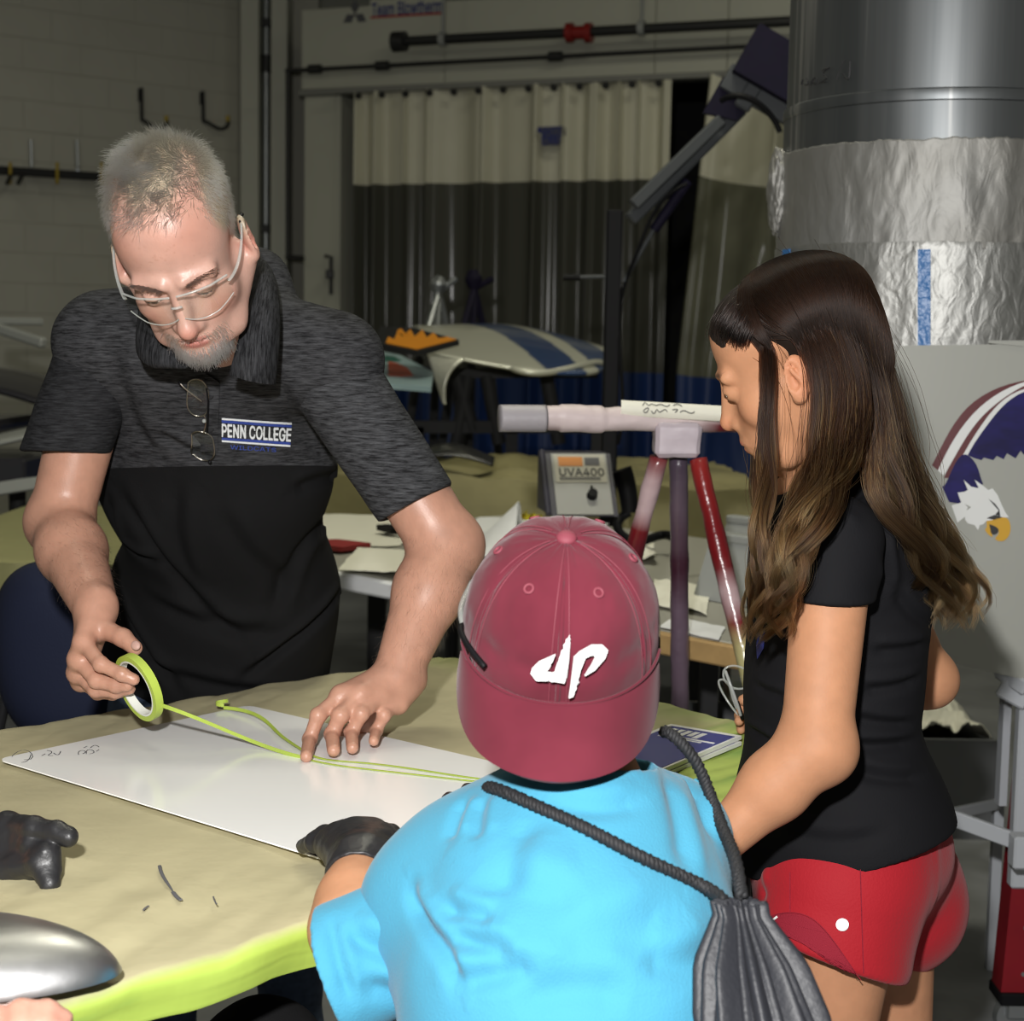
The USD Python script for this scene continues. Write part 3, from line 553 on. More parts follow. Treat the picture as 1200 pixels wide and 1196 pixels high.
# ---------------------------------------------------------------- polished metal shell held at the lower left
MATS["polished"] = usdkit.material(stage, "/World/Looks/polished", {"tc": ("texture_coordinate", {}), "n": ("noise_texture", {"scale": 18, "detail": 4}), "r": ("rgb_ramp", {"ramp": [(.3, (.34,) * 3), (.7, (.42,) * 3)]}), "b": ("bump", {"strength": .3, "distance": .003}), "p": ("principled_bsdf", {"base_color": (.46, .46, .465), "metallic": 1.0})},
    [("tc.object", "n.vector"), ("n.fac", "r.fac"), ("r.color", "p.roughness"), ("n.fac", "b.height"), ("b.normal", "p.normal")], surface="p.BSDF")
dcn = T(-24, 1150, ZP)
def shell(u, v):
    a = u * 2 * np.pi; r = v; c, s = np.cos(a), np.sin(a); tip = .105 * np.sign(c) * np.abs(c) ** .9; x = tip * r * (1 + .1 * c); y = .072 * s * r * (1 - .30 * np.clip(c, 0, 1)); z = .050 * np.sqrt(np.clip(1 - (r * .985) ** 2.3, 0, 1))
    return dcn + RGT * V(1, 1, 0) * x[..., None] + nrm(FWD * V(1, 1, 0)) * y[..., None] + V(0, 0, 1) * z[..., None]
sm_ = grid(shell, 90, 30); sm_.merge_vertices()
if sm_.face_normals[:, 2].mean() < 0: sm_.invert()
single("metal_shell", "rounded polished bare-metal shell held at the lower left corner of the table", "metal part", thicken(sm_, .002), "polished", smooth=True)
# ================================================================ second table behind, covered with papers
mat("table_grey", (.36, .35, .30), .45); mat("edge_wood", (.42, .27, .11), .6, vary=.15, vscale=20); mat("paper_cream", (.84, .82, .70), .7, bump=.0015, bscale=25); mat("paper_white", (.86, .87, .88), .65); mat("paper_kraft", (.28, .25, .115), .75, vary=.18, vscale=5, bump=.004, bscale=14)
mat("paper_lilac", rough=.5, attr="col", bump=.0015, bscale=40)
mat("red_cloth", (.30, .02, .02), .6); mat("yellow_plastic", (.60, .50, .03), .4)
F0, F1 = T(215, 635, .755), T(880, 757, .755); fd = nrm(F1 - F0); fb = V(-fd[1], fd[0], 0); LF = np.linalg.norm(F1 - F0)
def t2(a, b, z): return F0 * V(1, 1, 0) + fd * a + fb * b + V(0, 0, z)
def t2_M(a, b, z): M = np.eye(4); M[:3, 0], M[:3, 1], M[:3, 2], M[:3, 3] = fd, fb, (0, 0, 1), t2(a, b, z); return M
tb = thing("folding_table", "grey folding table with black legs behind the man, strewn with papers", "table", t2(LF * .25, .4, 0)); hA = LF * .66; DT = 1.22
part(tb, "tabletop", box(hA - .006, DT, .035, .012, t2_M(hA / 2, DT / 2, .7375)), "table_grey")
part(tb, "table_edge", box(hA - .02, .02, .04, .006, t2_M(hA / 2, -.004, .733)), "paper_white", "white edge of the table")
for a_ in (.17, .95, hA - .12):
    for b_ in (.1, DT - .12): part(tb, "leg", cyl(t2(a_, b_, 0), t2(a_, b_, .725), .016, 12), "leg_black", smooth=40)
    part(tb, "brace", cyl(t2(a_ - .14, .1, .28), t2(a_ + .10, .1, .66), .012, 10), "leg_black", smooth=40); part(tb, "crossbar", cyl(t2(a_, .1, .25), t2(a_, DT - .12, .25), .012, 10), "leg_black", smooth=40)
part(tb, "rail", cyl(t2(.1, .2, .36), t2(hA - .08, .2, .36), .012, 10), "leg_black", smooth=40)
tc_ = thing("workbench", "wooden-edged bench with papers behind the tripod", "table", t2(LF * .82, .4, 0))
part(tc_, "benchtop", box(LF * .33, .72, .03, .004, t2_M(hA + .01 + LF * .165, .36, .74)), "table_grey"); part(tc_, "wood_edge", box(LF * .33, .02, .042, .004, t2_M(hA + .01 + LF * .165, -.012, .733)), "edge_wood", "light wood front edge")
for a_ in (hA + .06, LF * .97):
    for b_ in (.12, .6): part(tc_, "leg", boxb(t2(a_, b_, 0) - V(.02, .02, 0), t2(a_, b_, .725) + V(.02, .02, 0)), "leg_black")
def sheet(name, label, quad, z, mat_="paper_cream", wob=.004, lift=None, cat_="paper", seed=0, group=None, t=.0012):
    q = [T(*c, z) for c in quad]
    def g(u, v):
        p = (q[0] * ((1 - u) * (1 - v))[..., None] + q[1] * (u * (1 - v))[..., None] + q[2] * (u * v)[..., None] + q[3] * ((1 - u) * v)[..., None])
        n = meshkit.fbm(np.stack([u * 4, v * 3, 0 * u], -1), 3, seed); e = 1 + .05 * (meshkit.noise(np.stack([u * 9, v * 9, 0 * u], -1), seed) - .5)
        p = p.mean((0, 1)) + (p - p.mean((0, 1))) * e[..., None]; p = p + V(0, 0, 1) * (wob * n)[..., None]
        return p + (V(0, 0, 1) * lift(u, v)[..., None] if lift is not None else 0)
    m = grid(g, 22, 16)
    if m.face_normals[:, 2].mean() > 0: pass
    else: m.invert()
    return single(name, label, cat_, thicken(m, t), mat_, smooth=60, group=group)
Z2 = .757
sheet("paper_sheet", "large cream masking paper under the man's left arm, on the grey folding table", [(300, 652), (470, 640), (520, 604), (330, 604)], Z2, seed=1, wob=.012)
sheet("paper_sheet", "grey-white sheet at the back of the folding table", [(540, 630), (700, 632), (712, 614), (560, 606)], Z2, "paper_white", seed=2, wob=.006)
sheet("paper_sheet", "cream paper with a torn edge beside the upturned white sheet", [(395, 668), (480, 672), (520, 650), (420, 642)], Z2 + .014, seed=3, wob=.006)
sheet("paper_sheet", "white sheet with its corner standing up beside the man's elbow", [(545, 652), (600, 652), (612, 626), (540, 620)], Z2 + .012, "paper_white", seed=4, wob=.004, lift=lambda u, v: .13 * np.clip(u * 1.2 - .35, 0, 1) * np.clip(1.1 - 2.2 * abs(v - .55), 0, 1))
sheet("paper_sheet", "wide cream paper crossing the table behind the red cap", [(560, 676), (725, 703), (740, 664), (590, 646)], Z2 + .004, seed=5, wob=.012)
sheet("paper_sheet", "curled white paper strip left of the control box", [(612, 634), (700, 640), (712, 626), (630, 616)], Z2 + .016, "paper_white", seed=6, wob=.004, lift=lambda u, v: .045 * np.sin(np.pi * u) * (.4 + .6 * v))
sheet("paper_sheet", "cream paper on the wooden-edged bench right of the cap", [(765, 712), (828, 722), (832, 690), (766, 682)], Z2, seed=7, wob=.014)
sheet("paper_sheet", "crumpled cream paper along the back of the bench", [(690, 655), (770, 660), (765, 640), (700, 634)], Z2 + .004, seed=8, wob=.03)
sheet("paper_sheet", "thin white sheet on the front edge of the bench under the tripod", [(772, 735), (842, 750), (850, 735), (790, 724)], Z2 + .001, "paper_white", seed=9, wob=.004)
t_ = thing("scissors", "black and yellow cutting tool lying on the cream paper by the man's elbow", "tool", T(425, 612, Z2 + .02))
part(t_, "handle", extr(LineString([(-.10, .01), (0, .028), (.06, 0), (-.02, -.03), (-.1, -.01)]).buffer(.014), .014, t2_M(.30, .52, Z2 + .014)), "plastic_black", smooth=30); part(t_, "blade", bar(t2(.34, .52, Z2 + .02), t2(.46, .56, Z2 + .02), .02, .008, .002), "brass_yellow")
single("red_cloth", "small red folder corner on the folding table beside the man's left arm", "folder", extr(rounded(shapely.Polygon([(0, 0), (.17, 0), (.15, .12), (.03, .10)]), .01), .012, t2_M(.28, .17, Z2 + .006)), "red_cloth")
single("yellow_marker", "small yellow marker standing on the grey sheet by the control box", "marker", trimesh.creation.cylinder(.012, .03, sections=16).apply_translation(T(632, 612, Z2 + .02)), "yellow_plastic", smooth=40)
t_ = thing("yellow_tape", "crumpled yellow tape scrap under the curled paper", "tape", T(618, 606, Z2 + .015))
for k in range(3): part(t_, "scrap", ribbon(spline([T(602 + 9 * k, 603 + 2 * k, Z2 + .03), T(608 + 9 * k, 606, Z2 + .045), T(618 + 9 * k, 600 + 3 * k, Z2 + .03)], 10), .016, (0, .3, 1), .001), "yellow_plastic")
# grey trays on the bench
def tray(label, A, Bp, z, h, depth, lean=.25):
    a, b = T(*A, z), T(*Bp, z); x = nrm(b - a); y = V(-x[1], x[0], 0); L = np.linalg.norm(b - a); t = thing("grey_tray", label, "tray", (a + b) / 2)
    o = [(0, 0), (depth, 0), (depth - .02, h), (depth - .04, h), (depth - .03, .02), (.03, .02), (.04 + lean * h, h), (.02 + lean * h, h)]
    M = np.eye(4); M[:3, 0], M[:3, 1], M[:3, 2], M[:3, 3] = y, (0, 0, 1), x, a; part(t, "body", extr(Polygon(o), L, M), "grey_paint")
    part(t, "rim", box(L * 1.02, .035, .02, .004, frame((a + b) / 2 + V(0, 0, h) + y * (.03 + lean * h), x, y)), "grey_paint"); return t
tray("grey metal tray on the bench behind the girl's hair, nearest the tripod leg", (812, 700), (880, 712), Z2, .13, .2); tray("long grey tray at the back of the bench beside the girl's chin", (838, 655), (930, 668), Z2, .10, .18)
# kraft covered bench further back
K0, K1 = T(395, 581, .80), T(760, 588, .80); kd = nrm(K1 - K0); kb = V(-kd[1], kd[0], 0); KL = np.linalg.norm(K1 - K0)
kt = thing("covered_bench", "bench behind under rumpled brown kraft paper", "table", K0 + kd * KL / 2 + kb * .5)
def kg(u, v):
    p = K0 * V(1, 1, 0) + kd * ((u * 1.5 - .15) * KL)[..., None] + kb * (v * 1.32)[..., None]; n = meshkit.fbm(np.stack([p[..., 0] * 3, p[..., 1] * 3, 0 * u], -1), 4, 21); r = np.abs(meshkit.noise(np.stack([p[..., 0] * 5, p[..., 1] * 5, 0 * u], -1), 8) - .5)
    z = .79 + .10 * n + .05 * r; z = np.where(v < .04, .62, z); return p + V(0, 0, 1) * z[..., None]
km = grid(kg, 110, 60)
if km.face_normals[:, 2].mean() < 0: km.invert()
part(kt, "kraft_paper", thicken(km, .003), "paper_kraft", smooth=30)
for a_ in (.1, KL * 1.2): part(kt, "trestle", boxb(K0 * V(1, 1, 0) + kd * a_ + kb * .3 - V(.03, .03, 0), K0 * V(1, 1, 0) + kd * a_ + kb * .3 + V(.03, .03, .78)), "leg_black")
# lamp control box
bx = P(682, 575, 4.1); Mx = frame(bx, V(1, .16, 0), V(-.1, 1, 0)); Mx[:3, :3] = Mx[:3, :3]
ub = thing("control_box", "grey lamp control box with a sloped front and black knob on the bench", "control box", bx)
prof = Polygon([(-.0, -.06), (.22, -.06), (.22, .09), (.115, .09)]); Mp = np.eye(4); Mp[:3, 0], Mp[:3, 1], Mp[:3, 2] = Mx[:3, 1], V(0, 0, 1), Mx[:3, 0]; Mp[:3, 3] = bx - Mx[:3, 0] * .085 - Mx[:3, 1] * .05
mat("box_front", (.30, .30, .28), .45); mat("box_side", (.035, .033, .05), .5); mat("label_cream", (.45, .43, .36), .5); mat("label_orange", (.62, .22, .03), .5)
part(ub, "housing", extr(prof, .17, Mp), "box_side")
sl = nrm(Mx[:3, 1] * .115 + V(0, 0, .15)); fo = bx - Mx[:3, 1] * .05 - V(0, 0, .06); Mf = np.eye(4); Mf[:3, 0], Mf[:3, 1] = Mx[:3, 0], sl; Mf[:3, 2] = np.cross(Mx[:3, 0], sl); Mf[:3, 3] = fo + Mf[:3, 2] * .001
TM = trimesh.transformations.translation_matrix
part(ub, "front_plate", extr(shapely.box(-.072, .004, .072, .186), .004, Mf), "box_front"); lb_ = part(ub, "label_plate", extr(shapely.box(-.066, .098, .066, .182), .002, Mf @ TM((0, 0, .004))), "label_cream")
part(lb_, "logo", extr(shapely.box(-.055, .146, .008, .174), .001, Mf @ TM((0, 0, .006))), "label_orange", "orange logo field"); part(lb_, "logo", extr(shapely.box(.014, .148, .052, .172), .001, Mf @ TM((0, 0, .006))), "ink_grey", "grey logo field")
part(lb_, "lettering", text("UVA400", .022, .001, Mf @ TM((-.058, .117, .006)), True, .98), "ink_black"); part(lb_, "small_print", extr(unary_union([shapely.box(-.056, y, .05, y + .003) for y in (.104, .110)]), .001, Mf @ TM((0, 0, .006))), "ink_grey")
kn_ = part(ub, "knob", lathe([(0, 0), (.014, 0), (.012, .018), (0, .018)], 24, Mf @ TM((.022, .058, .004))), "plastic_black", smooth=30); part(kn_, "knob_pointer", box(.006, .026, .01, .002, Mf @ TM((.022, .070, .012))), "plastic_black")
part(ub, "handle", tube(spline([fo + Mf[:3, 0] * -.095 + sl * s_ + Mf[:3, 2] * .01 for s_ in (.0, .05, .12, .19)], 10), .008, 8), "box_side", smooth=40)
t_ = thing("power_tool", "black sander with coiled hose beside the control box", "tool", P(730, 590, 4.2))
part(t_, "tool_body", tube(spline([P(728, 550, 4.2), P(733, 565, 4.2), P(738, 600, 4.2)], 10), np.linspace(.028, .022, 10), 14), "plastic_black", smooth=40); part(t_, "hose", tube(spline([P(738, 600, 4.2), P(725, 622, 4.15), P(745, 634, 4.1), P(770, 628, 4.15), P(790, 630, 4.1)], 30), .012, 10), "plastic_black", smooth=40)

# ================================================================ curing lamp on its stand
YS = 4.98; tl = thing("curing_lamp", "curing lamp with a dark panel head on a slanted arm and black post", "lamp", P(720, 560, YS) * V(1, 1, 0))
mat("lamp_dark", (.008, .006, .020), .7, vary=.2, vscale=8, spec=.2); mat("arm_grey", (.06, .065, .07), .5, spec=.3)
pt, pb = P(722, 246, YS), P(716, 600, YS); px_ = pt[0] - .004
part(tl, "post", boxb((px_ - .024, YS - .024, .08), (px_ + .024, YS + .024, pt[2]), .005), "plastic_black"); part(tl, "base", boxb((px_ - .35, YS - .3, .03), (px_ + .35, YS + .3, .09), .01), "plastic_black")
part(tl, "arm", bar(P(738, 258, YS), P(868, 128, YS + .06), .055, .04, .006), "arm_grey", "slanted grey arm"); part(tl, "arm_sleeve", bar(P(742, 240, YS - .05), P(845, 140, YS - .02), .035, .035, .004), "arm_grey")
part(tl, "gas_strut", cyl(P(766, 270, YS), P(806, 212, YS), .016, 12), "lamp_dark", smooth=40); part(tl, "strut_rod", cyl(P(731, 330, YS), P(768, 265, YS), .007, 10), "arm_grey", smooth=40)
part(tl, "cable", tube(spline([P(805, 215, YS - .03), P(760, 262, YS - .03), P(745, 300, YS - .02), P(733, 330, YS), P(727, 420, YS - .04), P(724, 520, YS - .04)], 40), .006, 8), "plastic_black", smooth=40); part(tl, "cable", tube(spline([P(845, 118, YS - .03), P(868, 112, YS - .06), P(890, 122, YS - .06), P(914, 155, YS - .04)], 24), .009, 8), "plastic_black", smooth=40)
hd = Polygon([(0, 0), (.25, 0), (.25, .155), (0, .155)]); h0 = P(856, 86, YS); hx = nrm(P(922, 124, YS) - h0); hy = nrm(P(884, 34, YS) - h0); Mh = frame(h0, hx, hy)
part(tl, "lamp_panel", extr(rounded(hd, .006), .07, Mh), "lamp_dark", "dark square lamp panel"); part(tl, "panel_frame", bar(h0 + hx * -.01 - hy * .012, h0 + hx * .25 - hy * .012, .03, .08, .004), "arm_grey"); part(tl, "yoke", bar(P(868, 128, YS), P(884, 100, YS), .04, .05, .006), "arm_grey"); part(tl, "bracket_plate", extr(Polygon([(0, 0), (.12, -.02), (.10, -.09), (-.0, -.12)]), .03, frame(P(846, 92, YS + .03), hx, hy)), "lamp_dark")
part(tl, "side_handle", cyl(P(664, 325, YS), P(716, 324, YS), .006, 8), "arm_grey", smooth=40); part(tl, "handle_grip", cyl(P(660, 325, YS), P(680, 325, YS), .010, 8), "plastic_black", smooth=40)

# ================================================================ painted car panels on stands behind
mat("hood_silver", rough=.28, attr="col", metal=.25, coat_weight=.4); mat("panel_art", rough=.3, attr="col", coat_weight=.4)
YH = 6.6; hl = [P(455, 415, YH - .3), P(520, 438, YH - .4), P(600, 441, YH - .5), P(709, 432, YH - .3)]
def hoodg(u, v):     # u across, v from the front edge back
    lo = spline([P(500, 412, YH - .55), P(545, 420, YH - .6), P(600, 430, YH - .6), P(640, 435, YH - .6), P(711, 430, YH - .35)], 60); hi = spline([P(480, 385, YH + .4), P(530, 381, YH + .5), P(580, 379, YH + .5), P(640, 388, YH + .45), P(711, 415, YH + .2)], 60)
    i = np.clip(u * 59, 0, 59); a = np.stack([np.interp(i, np.arange(60), lo[:, k]) for k in range(3)], -1); b = np.stack([np.interp(i, np.arange(60), hi[:, k]) for k in range(3)], -1)
    bul = .05 * np.sin(np.pi * np.clip(v, 0, 1)); return a + (b - a) * v[..., None] + V(0, 0, 1) * bul[..., None]
hm = grid(hoodg, 120, 60); uu, vv = np.meshgrid(np.linspace(0, 1, 120), np.linspace(0, 1, 60), indexing="ij")
lane = uu + .45 * vv; st_ = ((lane > .58) & (lane < .79)) | ((lane > .89) & (lane < 1.10)); hc = np.where(st_[..., None], lin(50, 74, 118), lin(205, 205, 188)).reshape(-1, 3)
if hm.face_normals[:, 2].mean() < 0: hm.invert()
hood = thing("car_hood", "silver-white car hood with two blue racing stripes resting on a stand", "car hood", P(600, 440, YH))
part(hood, "hood_skin", thicken(hm, .012), "hood_silver", smooth=40, col=np.vstack([hc, hc]))
fe = np.array([P(519, 470, YH - .6), P(506, 452, YH - .6), P(506, 425, YH - .58), P(520, 415, YH - .57), P(545, 424, YH - .6)]);
fl = grid(lambda u, v: np.stack([np.interp(u, np.linspace(0, 1, 40), spline([P(500, 412, YH - .55), P(508, 440, YH - .58), P(518, 472, YH - .6)], 40)[:, k]) * (1 - v) + v * np.interp(u, np.linspace(0, 1, 40), spline([P(545, 420, YH - .6), P(527, 436, YH - .62), P(520, 474, YH - .62)], 40)[:, k]) for k in range(3)], -1), 30, 8)
part(hood, "fender_lip", thicken(fl, .01), "hood_silver", smooth=40, col=np.tile(lin(205, 205, 188), (len(fl.vertices) * 2, 1)))
rim_ = np.array([P(640, 438, YH - .6), P(711, 432, YH - .36)]); part(hood, "front_lip", tube(spline([P(600, 431, YH - .6), P(625, 437, YH - .62), P(645, 436, YH - .6), P(711, 430, YH - .36)], 24), .012, 8), "hood_silver", smooth=40, col=np.tile(lin(200, 200, 182), (24 * 8 + 2, 1)))
hs = thing("panel_stand", "dark steel stand under the striped car hood", "stand", P(560, 470, YH) * V(1, 1, 0))
for a_, b_ in (((548, 440), (535, 520)), ((570, 440), (585, 520)), ((535, 440), (555, 505)), ((640, 440), (655, 520))): part(hs, "strut", cyl(P(*a_, YH), P(*b_, YH), .03, 10), "dark_steel", smooth=40)
part(hs, "crossbar", bar(P(480, 500, YH), P(720, 500, YH), .05, .05), "dark_steel"); part(hs, "top_rest", bar(P(500, 437, YH), P(700, 437, YH), .04, .04), "dark_steel")
for px2 in (490, 600, 700): part(hs, "foot_post", bar(P(px2, 500, YH), P(px2, 500, YH) * V(1, 1, 0), .05, .05, up=(1, 0, 0)), "dark_steel")
def art_panel(name, label, outline, Y, slope, shapes, base, thick=.02):
    """A flat painted panel lying almost level: outline in pixels at depth Y with depth rising by slope per pixel above the lowest point."""
    y0 = max(p[1] for p in outline); pt = lambda x, y: P(x, y, Y + slope * (y0 - y)); t = thing(name, label, "panel", pt(*outline[0]))
    o3 = [pt(*p) for p in outline]; o, x = o3[0], nrm(o3[1] - o3[0]); n = nrm(np.cross(x, o3[len(o3) // 2] - o3[0])); n = n if n[2] > 0 else -n; y = np.cross(n, x); M = np.eye(4); M[:3, 0], M[:3, 1], M[:3, 2], M[:3, 3] = x, y, n, o
    def pl(poly): return Polygon([((hit(px, py, o, n) - o) @ x, (hit(px, py, o, n) - o) @ y) for px, py in poly]).buffer(0)
    ps_ = part(t, "panel_sheet", extr(pl(outline), thick, M @ TM((0, 0, -thick))), base)
    for nm, poly, m, lab in shapes: part(ps_, nm, extr(pl(poly).buffer(0), .002, M @ TM((0, 0, .0005))), m, lab)
    return t
mat("art_black", (.02, .02, .02), .3, coat_weight=.3); mat("art_orange", (.75, .28, .02), .35); mat("art_teal", (.33, .46, .48), .35); mat("art_red", (.55, .08, .03), .35); mat("art_green", (.02, .12, .09), .4)
art_panel("flame_panel", "black panel painted with orange flames beside the striped hood", [(440, 402), (490, 411), (538, 398), (485, 384), (445, 382)], 5.7, .012,
    [("flame", [(452, 402), (488, 409.5), (535, 398), (524, 395), (514, 397), (508, 390), (500, 396), (495, 386.5), (486, 395), (481, 386), (471, 395), (466, 388), (462, 398), (455, 395)], "art_orange", "orange flames"), ("flame", [(465, 388), (472, 393), (480, 394), (474, 390), (470, 385)], "art_orange", "orange flames")], "art_black")
art_panel("teal_panel", "pale teal panel with red and dark green paint shapes behind the man's sleeve", [(440, 448), (470, 450), (505, 453), (508, 436), (470, 416), (440, 410)], 5.6, .02,
    [("paint_shape", [(455, 440), (470, 441), (484, 440), (478, 432), (466, 426), (455, 424)], "art_red", "red shape"), ("paint_shape", [(450, 424), (462, 424), (470, 423), (462, 418), (450, 417)], "art_green", "dark green shape")], "art_teal")
single("car_fender", "black curved car part on the kraft-covered bench behind the man's sleeve", "car part", thicken(grid(lambda u, v: P(495, 528, 5.3) + V(1, 0, 0) * ((u - .1) * .26)[..., None] + V(0, 1, 0) * (v * .35)[..., None] + V(0, 0, 1) * (.055 * np.sin(np.pi * np.clip(.15 + .85 * u, 0, 1)) * np.sin(np.pi * (.2 + .6 * v)) - .04)[..., None], 30, 16), .01), "art_black", smooth=True)
# spray stands behind the hood
def spray_stand(label, pts, mm, Y, knob):
    t = thing("spray_stand", label, "stand", P(pts[0][0], pts[0][1], Y) * V(1, 1, 0)); a = P(*pts[0], Y)
    part(t, "gun_head", tube(spline([P(*q, Y) for q in pts], 10), np.r_[np.linspace(.028, .04, 5), np.linspace(.04, .02, 5)], 12), mm, smooth=40)
    for dx in (-28, -4, 22): part(t, "leg", cyl(a, P(pts[0][0] + dx * .8, pts[0][1] + 78, Y - .15 + .01 * dx), .016, 8), mm, smooth=40); e = P(pts[0][0] + dx * .8, pts[0][1] + 78, Y - .15 + .01 * dx); part(t, "lower_leg", cyl(e, V(e[0] + .006 * dx, e[1], 0), .02, 8), "dark_steel", smooth=40)
    part(t, "arm", cyl(P(pts[0][0], pts[0][1], Y), P(*knob, Y), .014, 8), mm, smooth=40)
spray_stand("light steel tripod stand behind the striped hood", [(514, 342), (514, 334), (517, 324)], "galvanised", 7.4, (535, 326)); spray_stand("dark tripod stand right behind the striped hood", [(556, 338), (555, 328), (554, 316)], "lamp_dark", 7.5, (578, 326))
# ================================================================ wrapped tripod stand
YT = 2.85; tp = thing("paint_tripod", "paint-spattered tripod stand wrapped in pinkish masking paper", "stand", P(797, 520, YT) * V(1, 1, 0))
mat("leg_paint", rough=.25, attr="col", bump=.003, bscale=30, coat_weight=.3)
rA, rB = P(585, 490, YT - .05), P(868, 491, YT + .02); bp_ = rA + (rB - rA) * np.linspace(0, 1, 80)[:, None]
bmesh = tube(bp_, np.r_[.012, np.full(78, .0215), .012], 28); nv = meshkit.fbm(bmesh.vertices * V(14, 20, 20), 4, 6) - .5; s_ = (bmesh.vertices - rA) @ nrm(rB - rA) / np.linalg.norm(rB - rA)
bmesh.vertices += nrm(bmesh.vertices - (rA + np.clip(s_, 0, 1)[:, None] * (rB - rA))) * (nv * .012 + np.where((s_ > .25) & (s_ < .42), .003, 0))[:, None]
bcol = np.array(lin(206, 190, 190)) * np.ones((len(s_), 1)); bcol[s_ < .18] = lin(170, 165, 168); dn = bmesh.vertices[:, 2] - (rA + s_[:, None] * (rB - rA))[:, 2]; w = np.clip((.004 - dn + .05 * nv) / .02, 0, 1) * np.clip((s_ - .78) / .12, 0, 1); w = np.maximum(w, .5 * np.clip((-.012 - dn) / .01, 0, 1) * (s_ < .25)); w = np.maximum(w, np.clip((s_ - .93) / .05, 0, 1) * (dn < .008))
bcol = bcol * (1 - w[:, None]) + np.array(lin(98, 20, 28)) * w[:, None]; part(tp, "wrapped_beam", bmesh, "paper_lilac", "crossbeam wrapped in masking paper", smooth=True, col=bcol)
part(tp, "paper_end", tube(bp_[:16] - V(0, .001, 0), .0235, 24), "paper_lilac", smooth=True, col=np.tile(lin(160, 155, 160), (16 * 24 + 2, 1)))
nt = grid(lambda u, v: P(728, 469, YT - .030) + (P(868, 477, YT - .022) - P(728, 469, YT - .030)) * u[..., None] + V(0, 0, -.026) * v[..., None] + V(0, -.006, 0) * np.sin(np.pi * v)[..., None], 24, 8); nm_ = part(tp, "paper_note", thicken(nt, .001), "paper_cream", "cream paper strip with handwriting", smooth=True)
def note(x, y): return P(x, y, YT - .040)
hw = [[(753, 475), (757, 472), (760, 475), (764, 473), (768, 475), (773, 473.5), (779, 475.5), (785, 474)], [(789, 475), (793, 473.5), (799, 476)], [(754, 481), (760, 479), (758, 482.5), (754, 482)], [(763, 481), (768, 482.5), (770, 479.5), (772, 482.5), (777, 480.5), (782, 482.5)], [(788, 480), (794, 480), (791, 483)], [(797, 483), (802, 481), (808, 483.5), (814, 482)]]
part(nm_, "pen_writing", cat(*[tube(np.array([note(*q) for q in spline(r, 12)]), .0008, 5) for r in hw]), "ink_grey")
hx0 = P(793, 515, YT); hb = boxb(hx0 - V(.040, .035, .030), hx0 + V(.040, .035, .030), .008); hb = hb.subdivide().subdivide().subdivide(); hb.vertices += hb.vertex_normals * ((meshkit.fbm(hb.vertices * 25, 3, 3) - .5) * .01)[:, None]
part(tp, "wrapped_head", hb, "paper_lilac", "wrapped head block", smooth=50, col=np.tile(lin(190, 178, 186), (len(hb.vertices), 1)))
def tleg(a, b, Ya, Yb, stops, seed, label):
    A, Bm = P(*a, Ya), P(*b, Yb); full = Bm + (Bm - A) * max(0, (Bm[2] - .01) / (A[2] - Bm[2])); n = 60; pts = A + (full - A) * np.linspace(0, 1, n)[:, None]; m = tube(pts, .0165, 16); s = np.repeat(np.linspace(0, 1, n), 16); s = np.r_[s, 0, 1]
    nz = meshkit.fbm(m.vertices * 22, 3, seed); m.vertices += m.vertex_normals * ((nz - .5) * .006)[:, None]; frac = (A[2] - Bm[2]) / (A[2] - full[2]); q = s / frac + .18 * (nz - .5)
    c = np.stack([np.interp(q, [x[0] for x in stops], [lin(*x[1])[k] for x in stops]) for k in range(3)], -1); part(tp, "leg", m, "leg_paint", label, smooth=True, col=c)
RD, WN2, PK, CR = (112, 22, 28), (84, 22, 34), (190, 165, 168), (176, 168, 120)
tleg((772, 536), (742, 650), YT - .02, YT + .02, [(0, RD), (.25, PK), (.55, PK), (.7, RD), (1, WN2)], 1, "red leg with pale masking on its side"); tleg((818, 538), (880, 800), YT - .02, YT - .12, [(0, (140, 38, 36)), (.3, RD), (.5, RD), (.62, PK), (.72, RD), (.85, CR), (1, CR)], 2, "red leg fading to tan")
tleg((795, 536), (797, 825), YT + .03, YT + .10, [(0, (70, 60, 74)), (.2, (95, 80, 92)), (.45, (58, 26, 40)), (.6, (100, 82, 96)), (1, (95, 80, 92))], 3, "grey-violet rear leg")

# ================================================================ grey panel with the painted eagle, red stand
mat("primer_grey", (.34, .345, .31), .42, vary=.03, vscale=3, coat_weight=.15); mat("eagle_maroon", (.10, .008, .012), .35); mat("eagle_white", (.72, .73, .72), .4); mat("eagle_blue", (.010, .007, .085), .5, spec=.2, vary=.45, vscale=14, stretch=(1, 1, 2.5)); mat("eagle_gold", (.60, .33, .015), .4)
YE = 2.95; EO = P(1062, 405, YE); EN = nrm(V(-.12, -1, .04)); EX = nrm(V(1, -.12, 0)); EX = nrm(EX - EN * (EX @ EN)); EY = np.cross(EN, EX); EM = np.eye(4); EM[:3, 0], EM[:3, 1], EM[:3, 2], EM[:3, 3] = EX, EY, EN, EO
def ep(pts, smooth=False):
    q = [hit(x, y, EO, EN) - EO for x, y in pts]; return [(a @ EX, a @ EY) for a in q]
ea = thing("eagle_panel", "light grey car panel painted with a diving bald eagle, hung on the red stand", "panel", EO)
out = ep([(1050, 405), (1260, 402), (1500, 404), (1500, 840), (1205, 797), (1120, 778), (1050, 772)]); eps_ = part(ea, "panel_sheet", extr(rounded(Polygon(out), .018), .02, EM @ TM((0, 0, -.02))), "primer_grey", smooth=30)
part(ea, "hem_fold", extr(Polygon(ep([(1158, 402), (1200, 406), (1260, 406), (1260, 399), (1158, 399)])), .006, EM @ TM((0, 0, .0))), "primer_grey")
